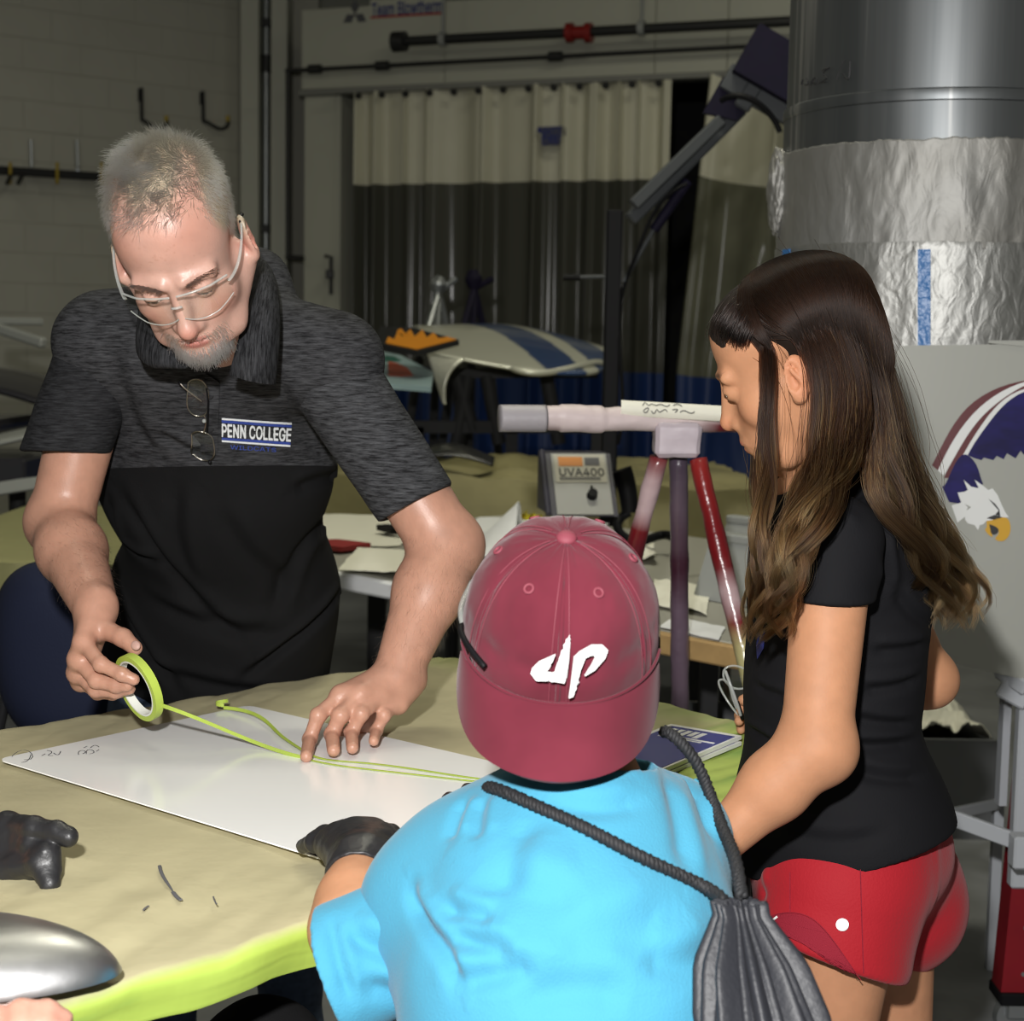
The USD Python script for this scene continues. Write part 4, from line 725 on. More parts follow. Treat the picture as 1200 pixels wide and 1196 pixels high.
def art(nm, pts, m, lab=None, lvl=1): part(eps_, nm, extr(Polygon(ep(pts)).buffer(0), .0008, EM @ TM((0, 0, .0003 * lvl))), m, lab)
def curve(pts, n=20): return [tuple(p) for p in spline(np.array(pts, float), n)]
W0 = curve([(1092, 545), (1110, 510), (1135, 476), (1168, 455), (1200, 446), (1260, 444)]); W1 = curve([(1099, 551), (1117, 516), (1142, 483), (1168, 462), (1200, 447.5), (1260, 446)])
W2 = curve([(1106, 557), (1125, 524), (1148, 491), (1178, 465), (1200, 452), (1260, 448)]); W3 = curve([(1122, 545), (1130, 530), (1150, 498), (1182, 464), (1202, 455), (1260, 452)]); W4 = curve([(1134, 533), (1140, 522), (1156, 499), (1184, 468), (1202, 458), (1260, 456)])
art("wing_edge", W0 + W1[::-1], "eagle_maroon", "maroon wing stripe"); art("wing_stripe", W1 + W2[::-1], "eagle_white", "white wing stripe"); art("wing_stripe", [(1106, 560)] + W2[1:] + W3[::-1] + [(1120, 560)], "eagle_maroon", "maroon wing stripe"); art("wing_stripe", W3[1:] + W4[::-1], "eagle_white", "white wing stripe")
art("wing_feathers", W4 + [(1500, 456), (1500, 470), (1400, 500), (1300, 520), (1245, 525)] + [(1225, 534), (1215, 527), (1200, 533), (1196, 528), (1190, 537), (1180, 531), (1176, 538), (1168, 534), (1164, 539), (1153, 536), (1150, 539), (1140, 536)], "eagle_blue", "dark blue wing feathers")
art("body_feathers", curve([(1104, 570), (1118, 545), (1131, 532), (1142, 541), (1148, 555), (1152, 567)], 16) + [(1140, 575), (1124, 590), (1112, 588)], "eagle_blue", "dark blue shoulder feathers", 2)
art("feather_tuft", [(1115, 592), (1128, 588), (1134, 594), (1130, 606), (1122, 612)], "eagle_white", "pale back feathers", 2)
head = [(1122, 577), (1130, 576), (1134, 574), (1129, 562), (1138, 570), (1147, 572), (1142, 562), (1152, 569), (1158, 574), (1163, 572), (1169, 580), (1174, 592), (1178, 600), (1182, 606), (1172, 606), (1166, 609), (1156, 610), (1152, 614), (1148, 615), (1146, 621), (1142, 615), (1134, 613), (1131, 609), (1130, 600), (1138, 594), (1126, 588)]
art("eagle_head", head, "eagle_white", "white eagle head", 3); art("eye_mark", [(1158, 584), (1166, 590), (1171, 597), (1172, 605), (1166, 603), (1170, 598), (1164, 591)], "ink_black", "black brow and eye", 5); art("beak_line", [(1156, 607), (1165, 603), (1175, 606), (1165, 609)], "ink_black", None, 4)
beak = curve([(1156, 610), (1166, 608), (1180, 607), (1184, 617), (1181, 629), (1172, 634), (1166, 631), (1170, 625), (1168, 619), (1162, 624), (1163, 629), (1158, 626), (1156, 618)], 40); art("beak", beak, "eagle_gold", "golden hooked beak", 4); art("beak_gap", curve([(1159, 614), (1165, 616), (1170, 621), (1166, 626), (1161, 624)], 16), "ink_black", None, 5)
rs = thing("red_stand", "dark red steel stand on casters below the eagle panel", "stand", P(1190, 1150, 3.0) * V(1, 1, 0))
mat("stand_red", (.20, .008, .014), .5, spec=.25, vary=.12, vscale=12); z1_, z0r = P(1180, 828, 3.)[2], P(1160, 1150, 3.)[2]; xr0 = P(1162, 1150, 3.)[0]
M_ = np.eye(4); M_[:3, 0], M_[:3, 1], M_[:3, 2], M_[:3, 3] = V(1, 0, 0), V(0, 0, 1), V(0, -1, 0), V(xr0, 3.0, z0r)
part(rs, "side_panel", extr(Polygon([(0, 0), (.16, 0), (.13, z1_ - z0r), (.026, z1_ - z0r)]), .06, M_), "stand_red", "perforated red side panel"); hl_ = cat(*[lathe([(0, 0), (.0045, 0), (.004, .002), (0, .002)], 10, M_ @ TM((.03 + .055 * (k % 2) + .01, .04 + k * .045, .06))) for k in range(10)]); part(rs, "rivets", hl_, "galvanised", kind="stuff")
part(rs, "bottom_trim", boxb((xr0 - .003, 2.93, z0r - .02), (xr0 + .17, 3.01, z0r + .004), .004), "plastic_black")
for dx in (.035, .13): part(rs, "caster", lathe([(0, -.012), (.035, -.012), (.04, 0), (.035, .012), (0, .012)], 24, TM((xr0 + dx, 2.97, .04)) @ rot((1, 0, 0), 90)), "galvanised", smooth=40); part(rs, "fork", boxb((xr0 + dx - .02, 2.945, .04), (xr0 + dx + .02, 2.995, z0r - .015), .004), "galvanised")
mat("bracket_grey", (.42, .44, .47), .45); a, b = P(1172, 784, 2.95), P(1206, 806, 2.9)
part(rs, "clamp", cat(bar(a, b, .03, .03, .004), bar(P(1174, 800, 2.93), P(1207, 818, 2.92), .02, .05, .004), trimesh.creation.icosphere(2, .014).apply_translation(a)), "bracket_grey", "light grey clamp holding the panel"); part(rs, "post", boxb((P(1196, 820, 2.93)[0], 2.93, .3), (P(1225, 820, 2.93)[0], 2.96, P(1196, 812, 2.93)[2]), .004), "bracket_grey", "light grey post")
part(rs, "back_post", boxb((P(1176, 800, 3.04)[0], 3.03, z1_ - .2), (P(1185, 800, 3.04)[0], 3.06, z1_ + .03)), "bracket_grey")
fr = thing("sawhorse", "low grey flat-bar frame between the girl and the red stand", "sawhorse", P(1110, 956, 3.1))
part(fr, "bar", bar(P(1108, 955, 2.95), P(1206, 991, 2.85), .012, .03, .002), "bracket_grey"); part(fr, "bar", bar(P(1108, 955, 2.95), P(1172, 941, 3.3), .012, .022, .002), "bracket_grey"); part(fr, "bar", bar(P(1060, 950, 2.97), P(1110, 955, 2.95), .012, .03, .002), "bracket_grey"); part(fr, "end_block", boxb(P(1198, 990, 2.84) - V(.02, .02, .04), P(1198, 990, 2.84) + V(.03, .02, .02), .004), "bracket_grey")
for q in ((1062, 950, 2.97), (1170, 941, 3.3)): c = P(*q); part(fr, "foot", bar(c, c * V(1, 1, 0), .02, .02, up=(1, 0, 0)), "bracket_grey")
# grey bins with crumpled paper
mat("bin_grey", (.13, .135, .14), .5, vary=.12, vscale=5)
def bin_(label, x0, x1, Y, h, d):
    a, b = P(x0, 900, Y)[0], P(x1, 900, Y)[0]; t = thing("steel_bin", label, "bin", ((a + b) / 2, Y, 0)); o = boxb((a, Y, .0), (b, Y + d, h), .01)
    part(t, "front", boxb((a, Y, 0), (b, Y + .015, h)), "bin_grey"); part(t, "back", boxb((a, Y + d - .015, 0), (b, Y + d, h)), "bin_grey"); part(t, "side", boxb((a, Y + .016, 0), (a + .015, Y + d - .016, h)), "bin_grey"); part(t, "side", boxb((b - .015, Y + .016, 0), (b, Y + d - .016, h)), "bin_grey"); part(t, "bottom", boxb((a + .016, Y + .016, .01), (b - .016, Y + d - .016, .03)), "bin_grey"); return a, b
a, b = bin_("dark grey steel bin filled with crumpled paper behind the girl's elbow", 1040, 1172, 4.2, .27, .5)
cp = grid(lambda u, v: np.stack([a + .02 + (b - a - .04) * u, 4.22 + .46 * v, .25 + .13 * meshkit.fbm(np.stack([u * 4, v * 5, 0 * u], -1), 4, 3) * np.sin(np.pi * np.clip(u * .9 + .08, 0, 1)) ** .5], -1), 60, 50)
if cp.face_normals[:, 2].mean() < 0: cp.invert()
single("crumpled_paper", "crumpled cream paper heaped in the steel bin by the panel", "paper", thicken(cp, .003), "paper_cream", smooth=30)
bin_("dark grey steel bin under the bench between tripod leg and girl", 815, 930, 3.9, .34, .4)

# ================================================================ chair and covered table at the left
mat("chair_navy", (.014, .018, .04), .75, spec=.2, bump=.0006, bscale=300); chy = 2.82; cc0 = P(62, 765, chy)
ch = thing("chair", "navy plastic chair with a rounded back standing behind the table's left end", "chair", cc0 * V(1, 1, 0))
def cback(u, v):
    a = u * 2 * np.pi; rx, rz = .134, .162; x = rx * np.sign(np.cos(a)) * np.abs(np.cos(a)) ** .8 * v; z = rz * np.sign(np.sin(a)) * np.abs(np.sin(a)) ** .8 * v; return cc0 + np.stack([x + .03, -.06 * (1 - (x / .16) ** 2) - .12 * z + .05 * v ** 6, z], -1)
cbm = grid(cback, 80, 20); cbm.merge_vertices(); part(ch, "backrest", thicken(cbm, .012) if cbm.face_normals[:, 1].mean() < 0 else thicken((cbm.invert(), cbm)[1], .012), "chair_navy", smooth=True)
part(ch, "seat", boxb(cc0 + V(-.24, -.36, -.20), cc0 + V(.03, .02, -.16), .02), "chair_navy", "navy seat"); zc_ = cc0[2] - .20
for dx, dy in ((-.20, -.33), (.0, -.33), (-.20, 0), (.0, 0)): part(ch, "leg", cyl(cc0 + V(dx, dy, -.2), (cc0 + V(dx * 1.1, dy * 1.1, 0)) * V(1, 1, 0), .012, 10), "leg_black", smooth=40)
for dx in (-.12, .18): part(ch, "back_post", cyl(cc0 + V(dx, .035, -.2), cc0 + V(dx * .6 + .012, .012, .05), .010, 10), "leg_black", smooth=40)
G0, G1 = T(-150, 655, .74), T(150, 655, .74); gl = thing("side_table", "table under olive-tan masking paper at the left behind the man", "table", (G0 + G1) / 2 * V(1, 1, 0)); mat("paper_olive", (.30, .29, .13), .75, vary=.08, vscale=5, bump=.002, bscale=20)
def gg(u, v):
    L = np.linalg.norm(G1 - G0); w = v * 1.4; e = .10; drop = np.where(w < e, (e - w), 0); return G0 + V(1, 0, 0) * (u * L)[..., None] + V(0, 1, 0) * (np.maximum(w - e, 0) + .008 * np.sin(u * 30) * (w < e))[..., None] + V(0, 0, 1) * (-drop + .006 * meshkit.fbm(np.stack([u * 5, v * 5, 0 * u], -1), 3, 2))[..., None]
gm = grid(gg, 60, 60); gm = gm if gm.face_normals[:, 2].mean() > 0 else (gm.invert(), gm)[1]; part(gl, "masking_paper", thicken(gm, .002), "paper_olive", smooth=40); part(gl, "tabletop", boxb(G0 + V(.01, .02, -.035), G1 + V(-.01, 1.25, -.006)), "tabletop")
for q in (G0 + V(.1, .1, 0), G1 + V(-.1, .1, 0), G0 + V(.1, 1.1, 0), G1 + V(-.1, 1.1, 0)): part(gl, "leg", cyl(q * V(1, 1, 0), q - V(0, 0, .03), .018, 10), "leg_black", smooth=40)
# car body parts far left
mat("car_dark", (.025, .024, .03), .3, coat_weight=.5); mat("car_grey", (.30, .31, .29), .4)
t_ = thing("car_body_part", "dark car front end with pale roof bars at the far left", "car part", P(10, 470, 6.2))
part(t_, "dark_shell", thicken(grid(lambda u, v: P(-60, 480, 6.0) + V(1, 0, 0) * (u * .42)[..., None] + V(0, 1, 0) * (v * .9)[..., None] + V(0, 0, 1) * (.17 * np.sin(np.pi * (.25 + .5 * v)) * np.cos(np.pi * .42 * u) - .02)[..., None], 30, 20), .02), "car_dark", smooth=True)
part(t_, "pale_bar", bar(P(-10, 382, 6.3), P(52, 402, 6.2), .04, .04, .008), "car_grey", "pale diagonal bar"); part(t_, "pale_bar", bar(P(-10, 376, 6.4), P(50, 377, 6.6), .02, .03, .006), "car_grey")
part(t_, "bumper", thicken(grid(lambda u, v: P(-20, 520, 5.6) + V(1, 0, 0) * (u * .20)[..., None] + V(0, 1, 0) * (v * .3 + .1 * u * u)[..., None] + V(0, 0, 1) * (.045 * np.sin(np.pi * (.1 + .6 * v)) + .05 * u - .02)[..., None], 20, 10), .015), "car_grey", "light grey bumper", smooth=True)
part(t_, "black_tray", boxb(P(-60, 560, 5.6) + V(0, -.1, -.02), P(40, 545, 5.6) + V(0, .4, .03), .01), "car_dark"); part(t_, "grey_bracket", extr(Polygon([(0, 0), (.16, .03), (.17, .07), (.1, .06), (.02, .045)]), .02, frame(P(-15, 583, 5.3), (1, 0, 0), (0, .3, 1))), "car_grey", "light grey bracket")
part(t_, "support_post", cyl(P(-20, 560, 5.8) * V(1, 1, 0), P(-20, 560, 5.8), .03, 10), "dark_steel", smooth=40); part(t_, "support_post", cyl(P(20, 560, 5.8) * V(1, 1, 0), P(20, 560, 5.8), .03, 10), "dark_steel", smooth=40); part(t_, "dark_base", boxb(P(-70, 500, 5.9) + V(0, 0, -.03), P(45, 500, 6.4) + V(0, 0, .05), .02), "car_dark")
# ================================================================ people: shared builders
def skin_mat(name, **kw):
    mat(name, rough=.40, attr="col", vary=.05, vscale=45, bump=.00022, bscale=420, spec=.45, subsurface_weight=.06, subsurface_scale=.006, subsurface_radius=(1, .35, .2), **kw)
skin_mat("skin"); mat("skin_matte", rough=.58, attr="col", vary=.05, vscale=45, bump=.00018, bscale=420, spec=.25, subsurface_weight=.06, subsurface_scale=.006, subsurface_radius=(1, .35, .2))
mat("eye", rough=.08, attr="col"); mat("cloth_black", (.0065, .0065, .007), .85, bump=.0006, bscale=500, spec=.15); mat("denim", (.05, .075, .13), .85, vary=.35, vscale=60, bump=.0006, bscale=400)
mat("glove", (.018, .018, .020), .42, bump=.0012, bscale=70, spec=.5); mat("metal_wire", (.40, .38, .33), .25, metal=1.0); mat("clear_frame", (.50, .52, .50), .15, spec=.6, alpha=.42)
MATS["lens"] = usdkit.material(stage, "/World/Looks/lens", {"t": ("transparent_bsdf", {"color": (.97, .98, .97)}), "g": ("glossy_bsdf", {"roughness": .03}), "m": ("mix_closure", {"fac": .035})}, [("t.BSDF", "m.closure1"), ("g.BSDF", "m.closure2")], surface="m.closure")
def hair_mat(name, root, tip, rough=.35, mid=.55, RR=1.0):
    MATS[name] = usdkit.material(stage, f"/World/Looks/{name}", {"h": ("hair_info", {}), "r": ("rgb_ramp", {"ramp": [(0., root), (mid, root), (1., tip)]}), "p": ("principled_hair_bsdf", {"roughness": rough, "radial_roughness": .45, "random_color": .25, "parametrization": "Direct coloring", "R": RR})}, [("h.intercept", "r.fac"), ("r.color", "p.color")], surface="p.BSDF")
def hair_attr(name, rough=.2, RR=1.0):
    MATS[name] = usdkit.material(stage, f"/World/Looks/{name}", {"a": ("attribute", {"attribute": "col"}), "p": ("principled_hair_bsdf", {"roughness": rough, "radial_roughness": .4, "parametrization": "Direct coloring", "R": RR})}, [("a.color", "p.color")], surface="p.BSDF")
def head_sdf(nose=1.0, jaw=1.0, brow=1.0, lids=True, slit=.0026, ear=1.0, neck=.052, young=0.):
    """A head, about .24 high, at its own origin between the eyes: face to -y, crown to +z."""
    s = SDF(); s.ell((0, .018, .045), (.074, .094, .080), k=.03).ell((0, -.034, .040), (.060, .0465, .054), k=.025).ell((0, -.038, -.022), (.057, .050, .062), k=.03)
    for e in (-1, 1):
        s.ball((e * .038, -.054, -.034), .024, k=.02); s.cone((e * .060 * jaw, .004, -.045), (e * .036 * jaw, -.052, -.096), .022, .017, k=.03); s.cone((e * .036 * jaw, -.052, -.096), (0, -.074, -.104), .017, .017, k=.02)
        s.cone((e * .013, -.0895, .0165 + .004 * brow), (e * .044, -.0755, .018), .0085 * brow, .008, k=.014)
    s.ell((0, -.068, -.052), (.030, .026, .026), k=.02); s.cone((0, -.080, -.015), (0, -.0905, -.047), .011, .0125, k=.015); s.ell((0, -.072, -.106), (.021, .018, .016), k=.015).ell((0, -.068, -.074), (.034, .026, .028), k=.025)
    for e in (-1, 1): s.ball((e * .031, -.101, -.001), .0165, k=.018, op="-")
    if lids:
        for e in (-1, 1): s.ball((e * .031, -.0768, -.001), .0140, k=.006)
        for e in (-1, 1): s.ell((e * .031, -.095, -.0035), (.0118, .014, slit), k=.002, op="-")
    s.cone((0, -.086, .008), (0, -.1055 - .003 * nose, -.036), .0068, .0100 * nose, k=.012); s.ball((0, -.107 - .003 * nose, -.0410), .0105 * nose, k=.008)
    for e in (-1, 1): s.ball((e * .0110, -.0970, -.0445), .0075 * nose, k=.008); s.ell((e * .0062, -.1030, -.0515), (.0030, .0045, .003), k=.003, op="-")
    s.ell((0, -.0935, -.0685), (.0215, .0075, .0052), k=.008).ell((0, -.0915, -.0790), (.0185, .008, .0062), k=.008); s.ell((0, -.1005, -.0737), (.0205, .010, .0011), k=.003, op="-")
    for e in (-1, 1):
        R = trimesh.transformations.euler_matrix(math.radians(-14), 0, math.radians(e * 22))[:3, :3]; c = V(e * .0815, .008, -.012)
        s.ell(c, V(.0075, .0175, .031) * ear, R, k=.006); s.ell(c + V(e * .006, -.004, .004), V(.006, .010, .019) * ear, R, k=.004, op="-"); s.ball(c + V(-e * .002, -.009, -.023), .0085 * ear, k=.008)
        s.cone(c + V(e * .003, -.002, .012), c + V(e * .003, .003, -.008), .0028, .003, k=.003)
    return s
def squash(s, f, z0=-.025):
    for q in s.pr:
        for c in ((1, 2) if q[0] == "c" else (1,)):
            if q[c][2] < z0: q[c][2] = z0 + (q[c][2] - z0) * f
    return s
def skin_col(v, Mi, base, lip, extra=None, seed=0, blush=.5, lz=(-.0680, -.0795)):
    """Skin colour by place: Mi takes world points into the head's own space."""
    l = v @ Mi[:3, :3].T + Mi[:3, 3]; col = np.tile(np.array(base), (len(v), 1)); near = (np.linalg.norm(l, axis=1) < .2)
    def spot(c, r, soft=.5): d = np.sqrt((((l - V(*c)) / V(*r)) ** 2).sum(1)); return np.clip((1 - d) / soft, 0, 1) * near
    red = np.array(base) * V(1.08, .74, .70); w = np.maximum.reduce([spot((0, -.115, -.045), (.02, .03, .022)), spot((.04, -.07, -.035), (.03, .04, .025), 1), spot((-.04, -.07, -.035), (.03, .04, .025), 1), spot((.085, .015, -.01), (.025, .03, .045)), spot((-.085, .015, -.01), (.025, .03, .045))]) * blush
    col += (red - col) * w[:, None]; w = np.maximum(spot((0, -.097, lz[0]), (.0225, .014, .0058), .3), spot((0, -.097, lz[1]), (.0195, .014, .0070), .3)); col += (np.array(lip) - col) * w[:, None]
    for e in (-1, 1): w = spot((e * .031, -.09, -.0030), (.0140, .016, .0034), .35) * .9; col += (np.array(base) * .12 - col) * w[:, None]
    n = meshkit.fbm(v * 60, 3, seed); col *= (1 + .16 * (n - .5))[:, None]
    return col if extra is None else extra(v, l, col, spot)
def eyes(parent, M, look=(0, -1, -.5), iris=(.10, .06, .03)):
    for e in (-1, 1):
        m = trimesh.creation.icosphere(4, .0122); d = m.vertices @ nrm(V(*look)) / .0122; c = np.tile(lin(225, 220, 214), (len(d), 1)); c[d > .86] = iris; c[d > .965] = (.004,) * 3; m.apply_translation((e * .031, -.0768, -.001)); m.apply_transform(M); part(parent, "eye", m, "eye", smooth=True, col=c)
def union(*ms):
    out = None
    for m in ms:
        q = m3.Manifold(m3.Mesh(np.asarray(m.vertices, np.float32), np.asarray(m.faces, np.uint32))); out = q if out is None else out + q
    r = out.to_mesh(); return trimesh.Trimesh(r.vert_properties[:, :3], r.tri_verts, process=False)
def hand(s, wrist, mcp, fingers, thumb, rp=.0125, rf=.0088, rt=.0072, kw=.014, rw=.024):
    """Palm from the wrist to four knuckles; fingers: four lists of joints after the knuckle; thumb: base, joint, tip."""
    mcp = [np.asarray(p, float) for p in mcp]; wr = np.asarray(wrist, float)
    for i, p in enumerate(mcp): s.cone(wr + (p - mcp[1]) * .45, p, rw * .62, rp, k=kw)
    for i in range(3): s.cone(mcp[i], mcp[i + 1], rp * .95, rp * .95, k=.006)
    for i, f in enumerate(fingers):
        pts = [mcp[i]] + [np.asarray(q, float) for q in f]; n = len(pts); sc = (1.0, 1.06, 1.0, .86)[i]; r = np.linspace(rf * 1.08, rt, n) * sc
        for j in range(n - 1): s.cone(pts[j], pts[j + 1], r[j], r[j + 1], k=.0035 if j else .007)
        for j in range(1, n - 1): s.ball(pts[j], r[j] * 1.06, k=.004)
    t = [np.asarray(q, float) for q in thumb]; s.cone(wr + (t[0] - wr) * .35, t[0], rw * .6, rp * 1.05, k=.014)
    for j in range(len(t) - 1): s.cone(t[j], t[j + 1], rp * (.98 - .12 * j), rp * (.86 - .12 * j), k=.006)
    return s
def raycast(mesh, px, py, out=0.0):
    """Points of a mesh under pixels, pushed out along the surface."""
    px, py = np.atleast_1d(np.asarray(px, float)), np.atleast_1d(np.asarray(py, float)); d = np.stack([ray(a, b) for a, b in zip(px, py)]); d = nrm(d); o = np.tile(CAM, (len(d), 1))
    loc, ri, ti = mesh.ray.intersects_location(o, d, multiple_hits=False); P3 = np.full((len(d), 3), np.nan); P3[ri] = loc - d[ri] * 0; N3 = np.zeros((len(d), 3)); N3[ri] = nrm(mesh.vertex_normals[mesh.faces[ti]].mean(1))
    bad = np.isnan(P3[:, 0])
    if bad.any() and not bad.all():
        from scipy.spatial import cKDTree
        k = cKDTree(np.stack([px[~bad], py[~bad]], 1)).query(np.stack([px[bad], py[bad]], 1))[1]; g = np.where(~bad)[0][k]; dep = (P3[g] - CAM) @ FWD; dd = np.stack([ray(a, b) for a, b in zip(px[bad], py[bad])]); P3[bad] = CAM + dd * dep[:, None]; N3[bad] = N3[g]
    return P3 + N3 * out
def decal(mesh, polys, thick=.0008, out=.0004, seg=3.0):
    """Flat shapes drawn in photograph pixels laid as thin pieces on the surface of mesh."""
    ms = []
    for pg in polys:
        g0 = Polygon(pg).buffer(0) if not hasattr(pg, "geom_type") else pg
        for g in getattr(g0, "geoms", [g0]):
            v, f = trimesh.creation.triangulate_polygon(shapely.segmentize(g, seg), engine="earcut"); m = trimesh.Trimesh(np.c_[v, np.zeros(len(v))], f, process=False)
            vv, ff = trimesh.remesh.subdivide_to_size(m.vertices, m.faces, seg * 1.6, max_iter=8); a = raycast(mesh, vv[:, 0], vv[:, 1], out + thick); s = trimesh.Trimesh(a, ff, process=True); s.merge_vertices()
            if (s.face_normals * (CAM - s.triangles_center)).sum(1).mean() < 0: s.invert()
            ms.append(thicken(s, thick))
    return trimesh.util.concatenate(ms)
def decal_line(mesh, pts, r=.0006, out=.0003, n=30, sides=5):
    q = spline(np.array(pts, float), n); p = raycast(mesh, q[:, 0], q[:, 1], out); return tube(p, r, sides)
def text_polys(s, quad, bold=False):
    """Lettering as pixel polygons filling the quad (top-left, top-right, bottom-right, bottom-left)."""
    m = meshkit.text_mesh(s, 1.0, .1, bold); top = m.vertices[:, 2] < .05; b = m.bounds; gs = []
    f = m.faces[top[m.faces].all(1)]; tri = [Polygon(m.vertices[t][:, :2]) for t in f]; g = unary_union([t.buffer(.002) for t in tri if t.area > 1e-9]).simplify(.012)
    q = np.array(quad, float)
    def mp(x, y, z=None):
        u, v = (np.asarray(x) - b[0, 0]) / (b[1, 0] - b[0, 0]), 1 - (np.asarray(y) - b[0, 1]) / (b[1, 1] - b[0, 1]); p = q[0] * ((1 - u) * (1 - v))[:, None] + q[1] * (u * (1 - v))[:, None] + q[2] * (u * v)[:, None] + q[3] * ((1 - u) * v)[:, None]; return p[:, 0], p[:, 1]
    return [shapely.ops.transform(mp, p) for p in getattr(g, "geoms", [g])]
def folds(terms, noise_amp=.002, noise_scale=14, seed=0):
    """Cloth relief: terms are (origin, direction along the fold, across direction, width, length, depth)."""
    def f(x):
        d = noise_amp * (meshkit.fbm(x * noise_scale, 2, seed) - .5) * 2
        for a, b, w, h in terms:
            a, b = np.asarray(a), np.asarray(b); ba = b - a; t = np.clip((x - a) @ ba / (ba @ ba), 0, 1); r = np.linalg.norm(x - a - t[..., None] * ba, axis=-1); d = d + h * np.exp(-(r / w) ** 2) * np.clip(np.minimum(t, 1 - t) * 5 + .35, 0, 1)
        return d
    return f
def pfolds(m, terms, amp=.0025, scale=8, seed=1):
    """Creases along pixel lines laid on the cloth: (points, width, depth); in place."""
    from scipy.spatial import cKDTree
    d = amp * 2 * (meshkit.fbm(m.vertices * scale, 3, seed) - .5); n = np.array(m.vertex_normals)
    for pts, w, h in terms:
        q = spline(np.array(pts, float), 60); p = raycast(m, q[:, 0], q[:, 1]); e = np.clip(np.minimum(np.arange(60), 59 - np.arange(60)) / 14 + .15, 0, 1); t = cKDTree(p); r, i = t.query(m.vertices, distance_upper_bound=w * 4); k = np.isfinite(r); j = np.where(k)[0]; r, i = r[k], i[k]
        side = ((m.vertices[j] - p[i]) @ nrm(np.cross(p[-1] - p[0], FWD))) / w; d[j] += h * e[i] * (np.exp(-(r / w) ** 2) - .55 * np.exp(-((r - 1.7 * w) / w) ** 2) * (side > 0))
    m.vertices = m.vertices - n * d[:, None]; return m
def strands(roots, dirs, length, bend, n=6, jitter=.3, rng=RNG):
    """Short hair: from roots along dirs, bending towards bend."""
    k = len(roots); d = nrm(dirs + jitter * rng.standard_normal((k, 3))); L = np.broadcast_to(length, (k,)) * (.7 + .6 * rng.random(k)); t = np.linspace(0, 1, n); return roots[:, None] + d[:, None] * (L[:, None] * t)[..., None] + np.asarray(bend)[:, None] * (L[:, None] * t ** 2)[..., None]
# ================================================================ the man in the polo shirt
MH = np.eye(4); MH[:3, :3] = np.array([[0.9809, -0.1094, -0.1608], [-0.0404, 0.6939, -0.7189], [0.1903, 0.7117, 0.6763]]) * 1.02; MH[:3, 3] = (-0.4226, 2.0628, 1.4107); MHi = np.linalg.inv(MH)
hw_ = lambda *p: MH[:3, :3] @ V(*p) + MH[:3, 3]
man = thing("person", "grey-haired man with goatee in a black polo shirt bending over the table", "person", (-.52, 2.62, 0))
hs_ = squash(head_sdf(nose=1.02, jaw=1.04, brow=.95, slit=.0007), .88); nb = P(268, 372, 2.30)
hd_ = hs_.xf(MH); hd_.cone(hw_(0, .045, -.045), nb, .056, .062, k=.03).cone(nb, P(262, 440, 2.36), .062, .07, k=.03); hd_.cone(hw_(0, -.02, -.10), nb + V(0, -.03, -.03), .03, .04, k=.03)
headm = hd_.mesh(.0024)
# arms: shoulder, elbow, wrist, hand
RS, RE, RW = P(122, 402, 2.36), P(70, 612, 2.34), P(112, 712, 2.13); LS, LE, LW = P(390, 425, 2.29), P(523, 640, 2.26), P(464, 793, 2.135)
ar = SDF().cone(RS, RE, .052, .045, k=.02).ball(RE + V(-.005, .01, 0), .043, k=.02).cone(RE, RE + (RW - RE) * .35, .044, .047, k=.02).cone(RE + (RW - RE) * .35, RW, .046, .030, k=.02)
hand(ar, RW, [P(98, 752, 2.075), P(92, 772, 2.085), P(91, 788, 2.10), P(95, 798, 2.12)],
     [[P(118, 778, 2.045), P(143, 790, 2.035), P(157, 796, 2.035)], [P(113, 797, 2.06), P(136, 803, 2.05), P(149, 803, 2.045)], [P(112, 808, 2.075), P(136, 810, 2.065), P(152, 807, 2.055)], [P(114, 812, 2.095), P(132, 813, 2.09), P(146, 811, 2.08)]],
     [P(122, 737, 2.10), P(144, 747, 2.075), P(158, 759, 2.06)], rp=.0135, rf=.0094, rt=.0076, rw=.031)
al = SDF().cone(LS, LE, .054, .048, k=.02).ball(LE + V(.004, .012, 0), .045, k=.02).cone(LE, LE + (LW - LE) * .35, .047, .048, k=.02).cone(LE + (LW - LE) * .35, LW, .047, .031, k=.02)
hand(al, LW, [P(400, 815, 2.085), P(423, 814, 2.085), P(446, 817, 2.10), P(466, 824, 2.115)],
     [[P(373, 838, 2.055), P(363, 866, 2.050), T(359, 886, ZB + .007)], [P(399, 838, 2.055), P(389, 860, 2.055), T(391, 879, ZB + .012)], [P(423, 836, 2.062), P(412, 858, 2.062), T(413, 876, ZB + .012)], [P(450, 838, 2.085), P(441, 856, 2.085), T(438, 868, ZB + .013)]],
     [P(440, 838, 2.155), P(415, 856, 2.150), P(398, 868, 2.13)], rp=.0145, rf=.0098, rt=.0080, rw=.032)
armR, armL = ar.mesh(.0026), al.mesh(.0026)
pelvis, belly, chest, upper = P(248, 800, 2.66), P(252, 690, 2.60), P(250, 540, 2.48), P(252, 430, 2.385)
Rz = rot((0, 0, 1), -28)[:3, :3]
tor = SDF().ell(pelvis, (.165, .115, .14), Rz, k=.06).ell(belly, (.165, .120, .16), Rz, k=.08).ell(chest, (.175, .115, .17), rot((0, 0, 1), -12)[:3, :3], k=.08).ell(upper, (.155, .095, .11), k=.08).cone(RS, LS, .055, .055, k=.06)
torm = tor.mesh(.008)
hipR, hipL = P(200, 850, 2.62), P(300, 850, 2.72)
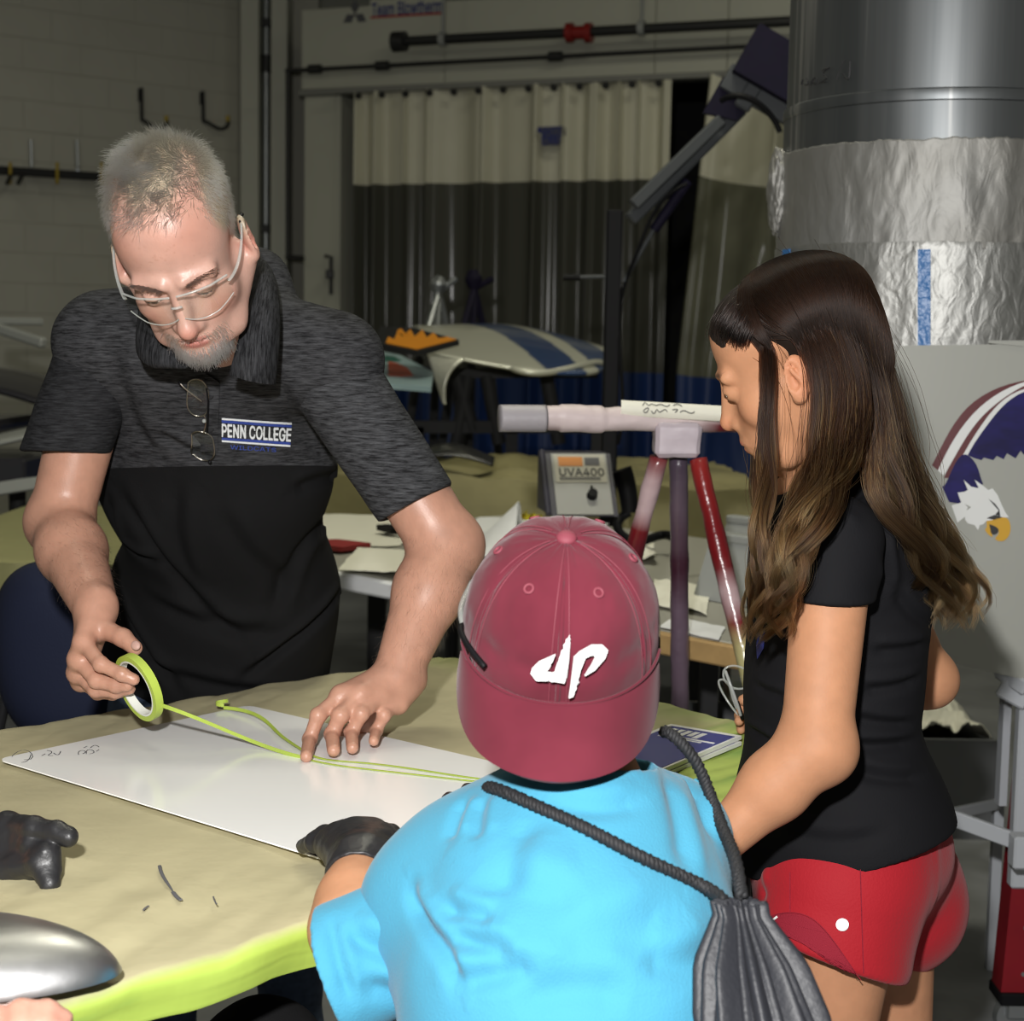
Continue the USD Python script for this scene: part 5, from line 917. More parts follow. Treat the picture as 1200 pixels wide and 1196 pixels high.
legs = SDF().cone(hipR, V(hipR[0] - .03, hipR[1] + .02, .48), .088, .06, k=.03).cone(V(hipR[0] - .03, hipR[1] + .02, .48), V(hipR[0] - .03, hipR[1] + .06, .09), .06, .042, k=.03).cone(hipL, V(hipL[0] + .05, hipL[1] + .03, .48), .088, .06, k=.03).cone(V(hipL[0] + .05, hipL[1] + .03, .48), V(hipL[0] + .05, hipL[1] + .08, .09), .06, .042, k=.03)
for h_ in (V(hipR[0] - .03, hipR[1] + .06, .05), V(hipL[0] + .05, hipL[1] + .08, .05)): legs.cone(h_, h_ + V(.04, -.15, -.01), .045, .04, k=.03)
legm = legs.mesh(.009)
body = union(headm, torm, armR, armL, legm)
B_MAN = lin(194, 153, 138)
def man_extra(v, l, col, spot):
    n = meshkit.noise(v * 330, 5); w = np.clip((n - .80) * 9, 0, 1) * (spot((0, -.05, .07), (.08, .08, .07), .6) * .35); col = col * (1 - w[:, None] * V(.35, .5, .6))
    x_, y_, z_ = l.T; hln = np.interp(np.abs(x_), [0, .02, .035, .05, .066, .075], [.103, .098, .108, .103, .045, -.002]); sc = np.clip((z_ - hln) / .02 + .3, 0, 1) * (np.linalg.norm(l, axis=1) < .2) * (y_ > -.09); sc = np.maximum(sc, np.clip((y_ - .03) / .02, 0, 1) * (z_ > -.05) * (np.abs(x_) < .08) * (np.linalg.norm(l, axis=1) < .2)); col = col + (np.array(lin(158, 145, 124)) - col) * (sc * .95)[:, None]
    tan = np.maximum(spot((.03, -.06, .075), (.07, .08, .05), .9), spot((-.05, -.05, .06), (.05, .06, .05), .9)); col = col * (1 - .22 * tan[:, None] * V(.4, 1, 1.2))
    lower = (v[:, 2] < 1.18) & (v[:, 2] > .7); inner = np.clip((v[:, 1] - 2.0) * 0 + 1, 0, 1); an = meshkit.fbm(v * V(80, 80, 30), 3, 8); col = np.where(lower[:, None], col * V(.90, .80, .70) * (1 - .10 * np.clip(an - .45, 0, 1) * 3)[:, None], col); return col
part(man, "body", body, "skin", smooth=True, col=skin_col(body.vertices, MHi, B_MAN, lin(176, 112, 102), man_extra, 1, blush=.7, lz=(-.0628, -.0730)))
eyes(man, MH, (0, -.75, -.65), (.06, .09, .10))
nails = []
for tip, back in ((P(361, 879, 2.045), None), (P(391, 872, 2.05), None), (P(413, 870, 2.057), None), (P(439, 862, 2.08), None)): nails.append(tip)
mat("nail", (.50, .31, .26), .45, spec=.3)
for q_, d_ in ((P(160, 758, 2.052), V(.3, -.8, .5)),): part(man, "fingernail", trimesh.creation.icosphere(3, 1.0).apply_transform(frame(q_, nrm(P(158, 759, 2.06) - P(144, 747, 2.075)), V(.5, .3, .8)) @ np.diag([.0075, .006, .0035, 1])).apply_translation(V(0, -.0048, .003)), "nail", smooth=True)

# ---- polo shirt
HS = .0032
mat("heather", rough=.85, attr="col", bump=.0005, bscale=500, spec=.15)
def heather_mat(name, R, lo, hi, st):
    MATS[name] = usdkit.material(stage, f"/World/Looks/{name}", {"tc": ("texture_coordinate", {}), "mp": ("mapping", {"rotation": R, "scale": st}), "n": ("noise_texture", {"scale": 1.0, "detail": 4, "roughness": .7}), "r": ("rgb_ramp", {"ramp": [(.36, lo), (.50, tuple((a + b) / 2.2 for a, b in zip(lo, hi))), (.68, hi)]}), "p": ("principled_bsdf", {"roughness": .85, "specular_ior_level": .12})},
        [("tc.object", "mp.vector"), ("mp.vector", "n.vector"), ("n.fac", "r.fac"), ("r.color", "p.base_color")], surface="p.BSDF")
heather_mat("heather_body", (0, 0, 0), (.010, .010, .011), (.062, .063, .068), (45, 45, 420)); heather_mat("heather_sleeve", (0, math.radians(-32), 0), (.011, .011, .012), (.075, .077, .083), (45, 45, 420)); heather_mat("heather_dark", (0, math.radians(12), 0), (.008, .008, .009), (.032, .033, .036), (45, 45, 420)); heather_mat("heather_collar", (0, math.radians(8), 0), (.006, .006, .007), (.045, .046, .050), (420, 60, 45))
g_ = .013
shirt = SDF().ell(pelvis + V(0, 0, .01), V(.184, .125, .16) + g_ + .004, Rz, k=.07).ell(belly + V(.018, 0, 0), V(.188, .128, .17) + g_, Rz, k=.09).ell(chest, V(.178, .118, .17) + g_, rot((0, 0, 1), -12)[:3, :3], k=.09).ell(upper, V(.155, .095, .11) + g_, k=.08)
shirt.cone(RS, LS, .060, .060, k=.06).cone(RS, nb + V(-.01, .02, -.02), .064, .060, k=.05).cone(LS, nb + V(.02, .02, -.02), .064, .060, k=.05).ball(P(300, 330, 2.37), .05, k=.05)
hem_o = P(250, 824, 2.55); shirt.plane(hem_o, (0.04, 0, -1), k=.004); shirt.cone(hw_(0, .03, -.06), P(243, 437, 2.17), .062, .048, k=.012, op="-"); shirt.cone(P(243, 437, 2.17), P(240, 446, 2.15), .014, .006, k=.01, op="-")
W = lambda x, y, Y=2.38: P(x, y, Y)
ft = [(W(135, 560), W(250, 740), .014, 0.0170), (W(130, 620), W(200, 790), .012, 0.0153), (W(300, 560), W(170, 640), .016, -0.0136), (W(390, 640), W(290, 800), .012, 0.0153), (W(395, 700), W(310, 815), .010, -0.0136), (W(150, 600), W(230, 700), .010, -0.0136), (W(350, 560), W(395, 660), .014, 0.0136), (W(200, 660), W(330, 760), .018, -0.0102), (W(330, 600), W(380, 560), .012, -0.0119), (W(215, 545), W(190, 600), .012, 0.0136), (W(180, 770), W(330, 815), .014, -0.0136), (W(290, 400), W(385, 520), .016, -0.0085), (W(140, 420), W(190, 540), .016, 0.0085)]
shm = relax(shirt.mesh(HS), 2); pfolds(shm, [([(128, 585), (150, 640), (188, 662)], .010, .012), ([(140, 575), (200, 670), (290, 758)], .014, .012), ([(118, 640), (160, 750), (212, 812)], .012, .012), ([(283, 797), (330, 763), (372, 728), (402, 688)], .009, .014), ([(170, 700), (250, 735), (335, 742)], .014, .009), ([(396, 600), (350, 650), (320, 720)], .014, .010), ([(150, 770), (230, 800), (330, 812)], .012, .008),
    ([(345, 575), (385, 560), (405, 556)], .010, .009), ([(300, 420), (340, 480), (385, 540)], .016, .006), ([(130, 400), (150, 480), (185, 540)], .016, .006), ([(210, 560), (205, 620), (230, 690)], .014, .007), ([(255, 590), (290, 650), (350, 690)], .016, .007), ([(180, 505), (225, 530), (255, 540)], .010, .006)], .0035, 8, 3)
po, pn = P(252, 546, 2.35), nrm(V(.03, -.10, -1.0))
up_m = trimesh.intersections.slice_mesh_plane(shm, -pn, po, cap=False); lo_m = trimesh.intersections.slice_mesh_plane(shm, pn, po, cap=False)
ps = part(man, "polo_shirt", lo_m, "cloth_black", "black lower body of the polo shirt", smooth=True)
part(ps, "shirt_yoke", up_m, "heather_body", "charcoal heather chest of the polo shirt", smooth=True)
def sleeve(S, E, hem, r0, r1, n_out, R=None, fl=(), rx=None):
    """From the shoulder S to the hem point on the upper arm, hollow at the hem."""
    s = SDF().cone(S, S + (hem - S) * 1.3, r0, r1, k=.03); ax = nrm(hem - S) if n_out is None else nrm(n_out); s.plane(hem, ax, k=.004); s.cone(hem - (hem - S) * .25, hem + (hem - S) * .6, r1 - .010, r1 - .006, k=.004, op="-"); m = s.mesh(HS, folds(fl, .003, 12, 5)); relax(m, 2); return m
hL = LS + (LE - LS) * .60; hR = RS + (RE - RS) * .60
slL = sleeve(LS + V(-.012, .0, .0), LE, P(487, 590, 2.26),   .064, .056, P(487, 590, 2.26) - LS + V(.0, 0, -.02), fl=[(P(395, 470, 2.2), P(470, 510, 2.2), .010, -.007), (P(385, 510, 2.2), P(450, 560, 2.2), .009, .007), (P(405, 440, 2.2), P(470, 480, 2.2), .010, .005), (P(400, 540, 2.2), P(440, 600, 2.2), .009, -.006)])
slR = sleeve(RS + V(.0, 0, .0), RE, P(76, 530, 2.34), .064, .060, V(-.02, -.1, -1), fl=[(P(50, 480, 2.27), P(110, 520, 2.27), .010, .007), (P(60, 450, 2.27), P(120, 500, 2.27), .009, -.006)])
part(ps, "sleeve", slL, "heather_sleeve", "grey heather sleeve of the arm pressing the tape", smooth=True); part(ps, "sleeve", slR, "heather_dark", "dark sleeve of the arm holding the roll", smooth=True)
def patch(rows, nu=30, nv=16, t=.003, bulge=.004):
    """Cloth patch through rows of control points."""
    R = np.array([[np.asarray(p, float) for p in spline(np.array(r), nv)] for r in rows]); A = np.array([spline(R[:, j], nu) for j in range(nv)]).transpose(1, 0, 2); m = grid(lambda u, v: A, nu, nv)
    if ((CAM - m.triangles_center) * m.face_normals).sum(1).mean() < 0: m.invert()
    return thicken(m, t)
part(ps, "collar", patch([[P(289, 292, 2.27), P(301, 298, 2.265), P(313, 308, 2.28)], [P(291, 345, 2.175), P(308, 342, 2.165), P(326, 340, 2.21)], [P(280, 394, 2.125), P(304, 397, 2.115), P(328, 400, 2.155)], [P(268, 439, 2.115), P(294, 447, 2.105), P(323, 450, 2.145)]]), "heather_collar", "right flap of the open collar", smooth=True)
part(ps, "collar", patch([[P(148, 330, 2.25), P(157, 330, 2.23), P(166, 335, 2.24)], [P(178, 372, 2.17), P(170, 376, 2.17), P(163, 380, 2.19)], [P(205, 402, 2.125), P(190, 411, 2.12), P(166, 420, 2.15)], [P(236, 428, 2.105), P(222, 430, 2.105), P(203, 427, 2.125)]]), "heather_collar", "left flap of the open collar", smooth=True)
part(ps, "collar_band", tube(spline([P(296, 288, 2.29), P(289, 330, 2.19), P(275, 385, 2.12), P(245, 434, 2.105)], 30), .0045, 8), "cloth_black", smooth=True)
plk = [(242, 436), (258, 446), (257, 480), (255, 528), (236, 526), (235, 480)]; part(ps, "placket", decal(up_m, [plk], .002, .001, 5), "heather_body", "buttoned placket")
for y_ in (462, 500): part(ps, "button", lathe([(0, 0), (.0052, 0), (.005, .0018), (0, .0018)], 16, frame(raycast(up_m, 247, y_, .004)[0], (1, 0, 0), (0, .1, 1))), "plastic_black", smooth=40)
seam = [[(112, 541), (170, 545), (250, 547), (330, 547), (402, 545)]]
ql = [(260, 489), (341, 495), (339.5, 523), (260, 517)]
def band(t0, t1): a, b, c, d = [np.array(q, float) for q in ql]; return [tuple(a + (d - a) * t0), tuple(b + (c - b) * t0), tuple(b + (c - b) * t1), tuple(a + (d - a) * t1)]
mat("thread_blue", (.03, .06, .30), .6); mat("thread_white", (.70, .72, .74), .6)
part(ps, "chest_logo", decal(up_m, [band(.0, .07), band(.93, 1.0)], .0006, .0006), "thread_white", "white embroidered bars"); part(ps, "chest_logo", decal(up_m, [band(.09, .14), band(.155, .185), band(.82, .85), band(.865, .91)], .0006, .0006), "thread_blue", "blue embroidered bars")
part(ps, "chest_lettering", decal(up_m, text_polys("PENN COLLEGE", band(.22, .79), True), .0006, .0008, 2.0), "thread_white", "white embroidered lettering"); part(ps, "chest_lettering", decal(up_m, text_polys("WILDCATS", [(270, 520.5), (323, 524), (323, 529), (270, 525.5)]), .0005, .0008, 2.0), "thread_blue", "blue embroidered lettering")
# ---- jeans, belt line
jn = SDF().ell(pelvis + V(0, 0, -.03), (.172, .125, .14), Rz, k=.05).add(legs); jm = SDF(); jm.pr = [(q[0], q[1], q[2] + .012 if q[0] == "e" and q[2].ndim and q[2].shape == (3,) and i == 0 else q[2], ((q[3][0] + .014, q[3][1] + .014) if q[0] == "c" else q[3]), q[4], q[5]) for i, q in enumerate(jn.pr)]
jm.plane(V(0, 0, .045), (0, 0, -1)); jm.plane(V(0, 0, hem_o[2] + .07), (0, 0, 1)); part(man, "jeans", jm.mesh(.006, folds([], .004, 12, 7)), "denim", smooth=True)
for h_ in (V(hipR[0] - .03, hipR[1] + .06, .05), V(hipL[0] + .05, hipL[1] + .08, .05)): sh = SDF().cone(h_ + V(0, .03, 0), h_ + V(.05, -.19, -.012), .056, .045, k=.02); sh.plane(V(0, 0, .002), (0, 0, -1)); sh.plane(V(0, 0, .085), (0, 0, 1)); part(man, "shoe", sh.mesh(.006), "plastic_black", smooth=True)
# ---- hair, brows, goatee
hair_mat("hair_grey", (.80, .78, .73), (.90, .88, .80), .4, .2); hair_mat("hair_ash", (.42, .37, .28), (.80, .74, .58), .4, .15); hair_mat("beard_white", (.88, .87, .85), (.93, .92, .91), .4, .3); hair_mat("brow_dark", (.035, .02, .014), (.07, .04, .028))
def surf_roots(m, M, Mi, n, keep, seed):
    rng = np.random.default_rng(seed); p, fi = trimesh.sample.sample_surface(m, n, seed=seed); l = p @ Mi[:3, :3].T + Mi[:3, 3]; k = keep(l, rng); return p[k], m.face_normals[fi[k]], l[k]
def man_keep(l, rng):
    x, y, z = l.T; hl = np.interp(np.abs(x), [0, .02, .035, .05, .066, .075], [.103, .098, .108, .103, .045, -.002]); fr = z > hl - .004 + .010 * rng.standard_normal(len(l)); back = y > np.interp(z, [-.06, -.02, .03, .06, .1], [.05, .028, -.018, -.032, -.07])
    return (back & (z > -.06) & (np.abs(x) < .083) & (fr | (y > -.005))) & ~((np.abs(x) > .07) & (y > -.012) & (y < .045) & (z < .022))
pr, nn, lr = surf_roots(headm, MH, MHi, 95000, man_keep, 11); Rm = MH[:3, :3] / 1.02
rng_ = np.random.default_rng(5); top = np.clip((lr[:, 2] - .06) / .05, 0, 1); fwd = Rm @ V(0, -1, .2); dn_ = Rm @ V(0, .15, -1); sidev = np.sign(lr[:, 0])[:, None] * (Rm @ V(1, 0, 0)); swirl = (meshkit.noise(lr * 55, 4) - .5)[:, None] * (Rm @ V(1, 0, 0)) * 2.4 + (meshkit.noise(lr * 60, 9) - .5)[:, None] * (Rm @ V(0, 0, 1)) * 1.2
bend = fwd * (.55 * top)[:, None] + dn_ * (.75 * (1 - top))[:, None] + swirl * (.25 + .45 * top)[:, None]; L_ = .0075 + .013 * top
st_ = strands(pr - nn * .001, nn * (.10 + .50 * top)[:, None] + bend * .8, L_, bend * .5, 6, .22, rng_); ash = ((meshkit.noise(lr * 38, 2) > .50) & (top > .35) & (lr[:, 1] > -.05))
curves(man, "hair", st_[~ash], np.linspace(.00034, .00012, 6) * 1.7, "hair_grey", "short grey hair"); curves(man, "hair_top", st_[ash], np.linspace(.00034, .00012, 6) * 1.7, "hair_ash", "darker blond hair on the crown")
def beard_keep(l, rng):
    x, y, z = l.T; x0 = x + .004 * rng.standard_normal(len(l)); must = (np.abs(x0) < .031) & (z < -.0525 - .16 * np.abs(x)) & (z > -.0605 - .20 * np.abs(x)) & (y < -.07); side = (np.abs(x0) > .024) & (np.abs(x0) < .034) & (z < -.058) & (z > -.092) & (y < -.06); ch = (np.abs(x0) < .032) & (z < -.080) & (z > -.114) & (y < -.045); return must | side | ch
pb, nb_, lb = surf_roots(headm, MH, MHi, 90000, beard_keep, 12); dnb = Rm @ V(0, -.35, -1); musm = lb[:, 2] > -.0665
sb_ = strands(pb - nb_ * .001, nb_ * .5 + dnb * .9, .0105, np.tile(dnb * .35, (len(pb), 1)), 5, .28, rng_); curves(man, "goatee", sb_[~musm], np.linspace(.0003, .00012, 5) * 2.0, "beard_white", "white goatee")
sm2 = strands(pb[musm] - nb_[musm] * .001, nb_[musm] * .4 + dnb * .5 + np.sign(lb[musm, 0])[:, None] * (Rm @ V(.7, 0, -.3)), .008, np.tile(dnb * .3, (musm.sum(), 1)), 5, .25, rng_); curves(man, "moustache", sm2, np.linspace(.0003, .0001, 5) * 1.4, "hair_ash", "grey-brown moustache")
def brow_keep(l, rng): x, y, z = l.T; a = np.abs(x); zc = .0165 + .006 * np.sin((a - .012) / .04 * 2.2); return (a > .012) & (a < .051) & (np.abs(z - zc) < .0042 * (1 - ((a - .012) / .06))) & (y < -.05)
pw, nw, lw = surf_roots(headm, MH, MHi, 240000, brow_keep, 13); sw = strands(pw - nw * .0008, nw * .25 + np.sign(lw[:, 0])[:, None] * (Rm @ V(1, .2, .1)), .0075, np.tile(Rm @ V(0, 0, -.15), (len(pw), 1)), 5, .2, rng_); curves(man, "eyebrows", sw, np.linspace(.0003, .00012, 5) * 1.9, "brow_dark", "dark eyebrows")
hair_mat("arm_hair", (.10, .06, .04), (.16, .10, .06))
def arm_keep(A, Bp, face):
    def k(l, rng): return np.ones(len(l), bool)
    return k
for S_, E_, W2_, m_, n_ in ((RS, RE, RW, armR, 1500), (LS, LE, LW, armL, 1700)):
    p_, fi_ = trimesh.sample.sample_surface(m_, n_ * 3, seed=21); nn_ = m_.face_normals[fi_]; ax = W2_ - E_; t_a = (p_ - E_) @ ax / (ax @ ax); k_ = (t_a > .05) & (t_a < 1.0) & (nn_ @ nrm(V(.2, -.6, .6)) > -.3) & (p_[:, 2] < E_[2] + .02); p_, nn_ = p_[k_], nn_[k_]
    curves(man, "arm_hair", strands(p_, nn_ * .35 + nrm(ax) * .8 + V(.2, 0, -.2), .012, nn_ * -.1, 5, .35, rng_), np.linspace(.00014, .00006, 5), "arm_hair")

# ---- safety glasses on his face
sg = thing("safety_glasses", "clear safety glasses worn by the grey-haired man", "glasses", hw_(0, -.11, .0))
def hl3(pts): return np.array([hw_(*p) for p in pts])
for e in (-1, 1):
    # curved wrap-around lens: superellipse over each eye
    def lens(u, v, e=e):
        x = .004 + .060 * u; top = .024 - .005 * u ** 3; bot = -.022 + .010 * (1 - u) ** 4 + .012 * u ** 3; z = bot + (top - bot) * v; y = -.112 + 5.5 * x ** 2 + .28 * np.maximum(x - .045, 0) + 1.2 * (z + .003) ** 2; p = np.stack([e * x, y, z - .004], -1); return p @ MH[:3, :3].T + MH[:3, 3]
    lm = grid(lens, 24, 12); part(sg, "lens", thicken(lm, .0012), "lens", smooth=True); ed = lambda u, v: lens(np.array([u]), np.array([v]))[0]
    part(sg, "frame", tube(np.array([ed(u, 1) for u in np.linspace(0, 1, 20)]), .0015, 8), "clear_frame", smooth=True); part(sg, "frame", tube(np.array([ed(u, 0) for u in np.linspace(0, 1, 20)]), .0009, 8), "clear_frame", smooth=True)
    en = ed(1, .7); el = MHi[:3, :3] @ en + MHi[:3, 3]; tpl = part(sg, "temple", tube(hl3(spline([el, (e * .0740, -.055, .004), (e * .0800, -.020, .010), (e * .0800, .012, .014)], 20)), np.linspace(.0028, .0014, 20), 8, flat=.5), "clear_frame", smooth=True); part(tpl, "temple_tip", tube(hl3(spline([(e * .0800, .006, .014), (e * .0802, .018, .014), (e * .079, .032, .004)], 10)), .0022, 8), "plastic_black", "black temple tip", smooth=True)
part(sg, "bridge", tube(hl3(spline([(-.006, -.1125, .004), (0, -.1155, .006), (.006, -.1125, .004)], 8)), .0018, 8), "clear_frame", smooth=True)
# ---- reading glasses hanging from his collar
rg = thing("reading_glasses", "thin wire reading glasses hanging from the placket of the polo shirt", "glasses", P(236, 485, 2.13))
def onS(pts, out=.008): p = np.array(pts, float); return raycast(up_m, p[:, 0], p[:, 1], out)
for nm, loop in (("rim", [(222, 446), (221, 462), (224, 478), (231, 483), (241, 482), (245, 470), (244, 450), (238, 443), (228, 442), (222, 446)]), ("rim", [(226, 505), (226, 520), (231, 534), (241, 538), (248, 535), (251, 518), (249, 508), (238, 502), (230, 502), (226, 505)])):
    q = onS(spline(np.array(loop, float), 40)); part(rg, nm, tube(q, .0010, 6), "metal_wire", smooth=True); c = q.mean(0); fan = trimesh.Trimesh(np.vstack([q, c]), [[i, (i + 1) % 40, 40] for i in range(40)], process=False); part(rg, "lens", thicken(fan, .0008), "lens")
part(rg, "bridge", tube(onS(spline(np.array([(241, 482), (243, 488), (242, 495), (240, 503)], float), 12), .010), .0012, 6), "metal_wire", smooth=True); part(rg, "nose_pad", trimesh.creation.icosphere(2, .003).apply_translation(onS([(241, 487)], .012)[0]), "clear_frame", smooth=True)
part(rg, "temple", tube(onS([(215, 445), (220, 450), (228, 456), (239, 464)], .014), .0013, 6), "metal_wire", smooth=True); part(rg, "temple", tube(onS([(245, 450), (246, 465), (245, 485), (244, 500)], .013), .0014, 6), "plastic_black", smooth=True); part(rg, "temple_tip", tube(onS([(213, 443), (215, 446), (217, 448)], .013), .0022, 6), "plastic_black", smooth=True); part(rg, "hinge", trimesh.creation.icosphere(2, .003).apply_translation(onS([(249, 536)], .010)[0]), "plastic_black", smooth=True)
# ================================================================ the girl with long brown hair
GH = np.eye(4); GH[:3, :3] = np.array([[-0.2513, 0.8365, -0.4869], [-0.9469, -0.3167, -0.0554], [-0.2005, 0.4471, 0.8717]]) * .95; GH[:3, 3] = (0.3216, 1.8809, 1.2863); GHi = np.linalg.inv(GH)
gw = lambda *p: GH[:3, :3] @ V(*p) + GH[:3, 3]
girl = thing("person", "girl with long brown hair in a black tee and red shorts", "person", (.42, 2.02, 0))
gs = head_sdf(nose=.80, jaw=.92, brow=.55, ear=.9, slit=.0018); gs.pr[0][2][2] = .064; gs.ell((0, -.080, -.072), (.024, .019, .020), k=.012).ell((0, -.0985, -.0690), (.0150, .0070, .0050), k=.006).ell((0, -.0970, -.0785), (.0135, .0070, .0056), k=.006).ball((0, -.082, -.104), .0135, k=.012); gs.ell((0, -.1060, -.0737), (.016, .010, .0009), k=.002, op="-"); gs = gs.xf(GH); gn = P(968, 575, 1.955)
gs.cone(gw(0, .035, -.05), gn, .047, .048, k=.025); gs.cone(gw(0, -.01, -.095), gn + V(-.02, 0, -.02), .026, .035, k=.025)
ghead = gs.mesh(.0023)
GLS, GLE, GLW = P(978, 640, 1.80), P(956, 872, 1.74), P(838, 992, 1.72); GRS, GRE, GRW = P(1012, 640, 2.10), P(1088, 795, 2.14), P(900, 845, 2.20)
ga = SDF().cone(GLS, GLE, .044, .038, k=.02).ball(GLE + V(.010, .0, -.008), .034, k=.02).cone(GLE, GLE + (GLW - GLE) * .4, .038, .036, k=.02).cone(GLE + (GLW - GLE) * .4, GLW, .036, .024, k=.02)
wx = nrm(GLW - GLE); hz = ZP + .012
m0 = GLW + wx * .06; mk = [m0 + V(-.01, .03, 0), m0 + V(0, .01, 0), m0 + V(.005, -.01, 0), m0 + V(.005, -.028, -.002)]
for p in mk: p[2] = max(p[2], hz + .012)
fk = [[p + V(-.035, .01, -.004), p + V(-.06, .014, -.012), ] for p in mk]
for f in fk:
    for p in f: p[2] = max(p[2], hz)
hand(ga, GLW, mk, fk, [GLW + V(-.02, .045, -.005), GLW + V(-.045, .06, -.008), GLW + V(-.06, .065, -.01)], rp=.010, rf=.0075, rt=.0062, rw=.024)
gb = SDF().cone(GRS, GRE, .040, .033, k=.02).ball(GRE + V(.004, 0, -.004), .031, k=.02).cone(GRE, GRE + (GRW - GRE) * .4, .033, .032, k=.02).cone(GRE + (GRW - GRE) * .4, GRW, .034, .022, k=.02)
hand(gb, GRW, [P(880, 832, 2.19), P(879, 840, 2.205), P(880, 848, 2.215), P(882, 855, 2.22)], [[P(872, 828, 2.17), P(868, 832, 2.155)], [P(868, 838, 2.19), P(866, 845, 2.17)], [P(869, 848, 2.20), P(868, 855, 2.185)], [P(872, 856, 2.21), P(870, 862, 2.20)]], [P(890, 825, 2.17), P(880, 818, 2.155), P(871, 820, 2.15)], rp=.010, rf=.0074, rt=.0062, rw=.024)
gRz = rot((0, 0, 1), 20)[:3, :3]
gchest, gmid, gwst, ghip = P(985, 640, 1.96), P(980, 740, 1.96), P(972, 850, 1.96), P(985, 985, 1.95)
gt = SDF().ell(gchest, (.088, .125, .11), gRz, k=.05).ell(gmid, (.088, .115, .12), gRz, k=.05).ell(gwst, (.086, .108, .12), gRz, k=.05).ell(ghip, (.108, .125, .11), gRz, k=.05).cone(GLS, GRS, .044, .044, k=.04).cone(gn, P(985, 620, 1.96), .05, .07, k=.04)
gtm = gt.mesh(.008)
lk, rk = P(985, 1070, 1.88), P(1030, 1070, 2.04)
gl = SDF()
for k_, (a, kn) in enumerate(((lk, V(lk[0] - .02, lk[1] + .0, .36)), (rk, V(rk[0] + .03, rk[1], .36)))): gl.cone(a, kn, .072, .046, k=.03).cone(kn, V(kn[0] + .01, kn[1] + .02, .06), .046, .032, k=.03); f0 = V(kn[0] + .01, kn[1] + .02, .035); gl.cone(f0, f0 + V(-.12, .04, -.008), .034, .026, k=.03)
glm = gl.mesh(.007)
for kn in ((lk[0] - .02, lk[1]), (rk[0] + .03, rk[1])):
    s_ = SDF().cone(V(kn[0] + .02, kn[1] + .02, .055), V(kn[0] + .01, kn[1] + .02, .03), .044, .042, k=.02).cone(V(kn[0] + .02, kn[1] + .02, .038), V(kn[0] - .12, kn[1] + .06, .028), .043, .034, k=.02); s_.plane(V(0, 0, .002), (0, 0, -1)); s_.plane(V(0, 0, .095), (0, 0, 1)); part(girl, "shoe", s_.mesh(.005), "plastic_black", smooth=True)
gbody = union(ghead, gtm, ga.mesh(.0026), gb.mesh(.0026), glm)
def girl_extra(v, l, col, spot):
    n = meshkit.fbm(v * 30, 3, 6); col = col * (1 + .06 * (n - .5))[:, None]; 
    lash = spot((.031, -.092, -.0015), (.0150, .018, .0028), .5); col = col * (1 - .8 * lash[:, None]); bro = np.clip(1 - np.abs(l[:, 2] - (.020 + .004 * np.sin((np.abs(l[:, 0]) - .012) * 60))) / .0038, 0, 1) * (np.abs(l[:, 0]) > .011) * (np.abs(l[:, 0]) < .05) * (l[:, 1] < -.06) * (np.linalg.norm(l, axis=1) < .12); return col * (1 - .75 * bro[:, None])
part(girl, "body", gbody, "skin_matte", smooth=True, col=skin_col(gbody.vertices, GHi, lin(178, 128, 96), lin(172, 98, 86), girl_extra, 2, blush=.35)); eyes(girl, GH, (0, -.85, -.5), (.05, .03, .015))
# ---- tee
HG = .0032; g2 = .010
tee = SDF().ell(gchest, V(.088, .125, .11) + g2, gRz, k=.06).ell(gmid, V(.088, .115, .12) + g2, gRz, k=.06).ell(gwst, V(.088, .108, .12) + g2, gRz, k=.06).ell(ghip + V(0, 0, .01), V(.108, .125, .11) + g2, gRz, k=.06).cone(GLS, GRS, .053, .053, k=.05).cone(gn + V(0, 0, -.015), P(985, 620, 1.96), .052, .08, k=.04)
hem1 = P(985, 1004, 1.90); tee.ell(ghip + V(.004, 0, .0), V(.108, .126, .125) + .016, gRz, k=.05); tee.plane(hem1, nrm(V(.30, -.10, -1)), k=.004); tee.cone(gn + V(-.015, 0, .0), gn + V(-.03, 0, .12), .050, .075, k=.006, op="-")
G_ = lambda x, y, Y=1.87: P(x, y, Y)
ft = [(G_(930, 800), G_(1060, 830), .009, -.006), (G_(920, 840), G_(1068, 850), .008, .006), (G_(925, 880), G_(1070, 870), .009, -.006), (G_(990, 910), G_(1075, 890), .008, .005), (G_(1030, 740), G_(1080, 770), .008, -.005), (G_(1025, 700), G_(1080, 720), .008, .005), (G_(1035, 650), G_(1030, 720), .010, .006), (G_(900, 930), G_(1050, 970), .010, -.004), (G_(1000, 780), G_(1065, 800), .008, .005), (G_(885, 900), G_(960, 960), .009, .004)]
teem = relax(tee.mesh(HG), 2); pfolds(teem, [([(1022, 763), (1055, 762), (1090, 754)], .007, .006), ([(1008, 808), (1045, 806), (1080, 794)], .007, .007), ([(995, 839), (1035, 848), (1072, 848)], .007, .006), ([(985, 872), (1035, 874), (1076, 868)], .007, .007), ([(1000, 902), (1045, 912), (1085, 909)], .008, .006), ([(884, 803), (902, 812), (920, 817)], .006, .005), ([(876, 853), (892, 863), (906, 872)], .006, .006), ([(900, 960), (960, 985), (1040, 975)], .010, .004), ([(1034, 600), (1040, 650), (1034, 700)], .008, .007), ([(1050, 690), (1070, 720), (1095, 735)], .008, .005), ([(890, 900), (930, 940), (960, 950)], .008, .004)], .0018, 10, 9); mat("cloth_tee", (.0065, .0065, .008), .8, bump=.0004, bscale=500, spec=.15); gts = part(girl, "tee_shirt", teem, "cloth_tee", "fitted black tee shirt", smooth=True)
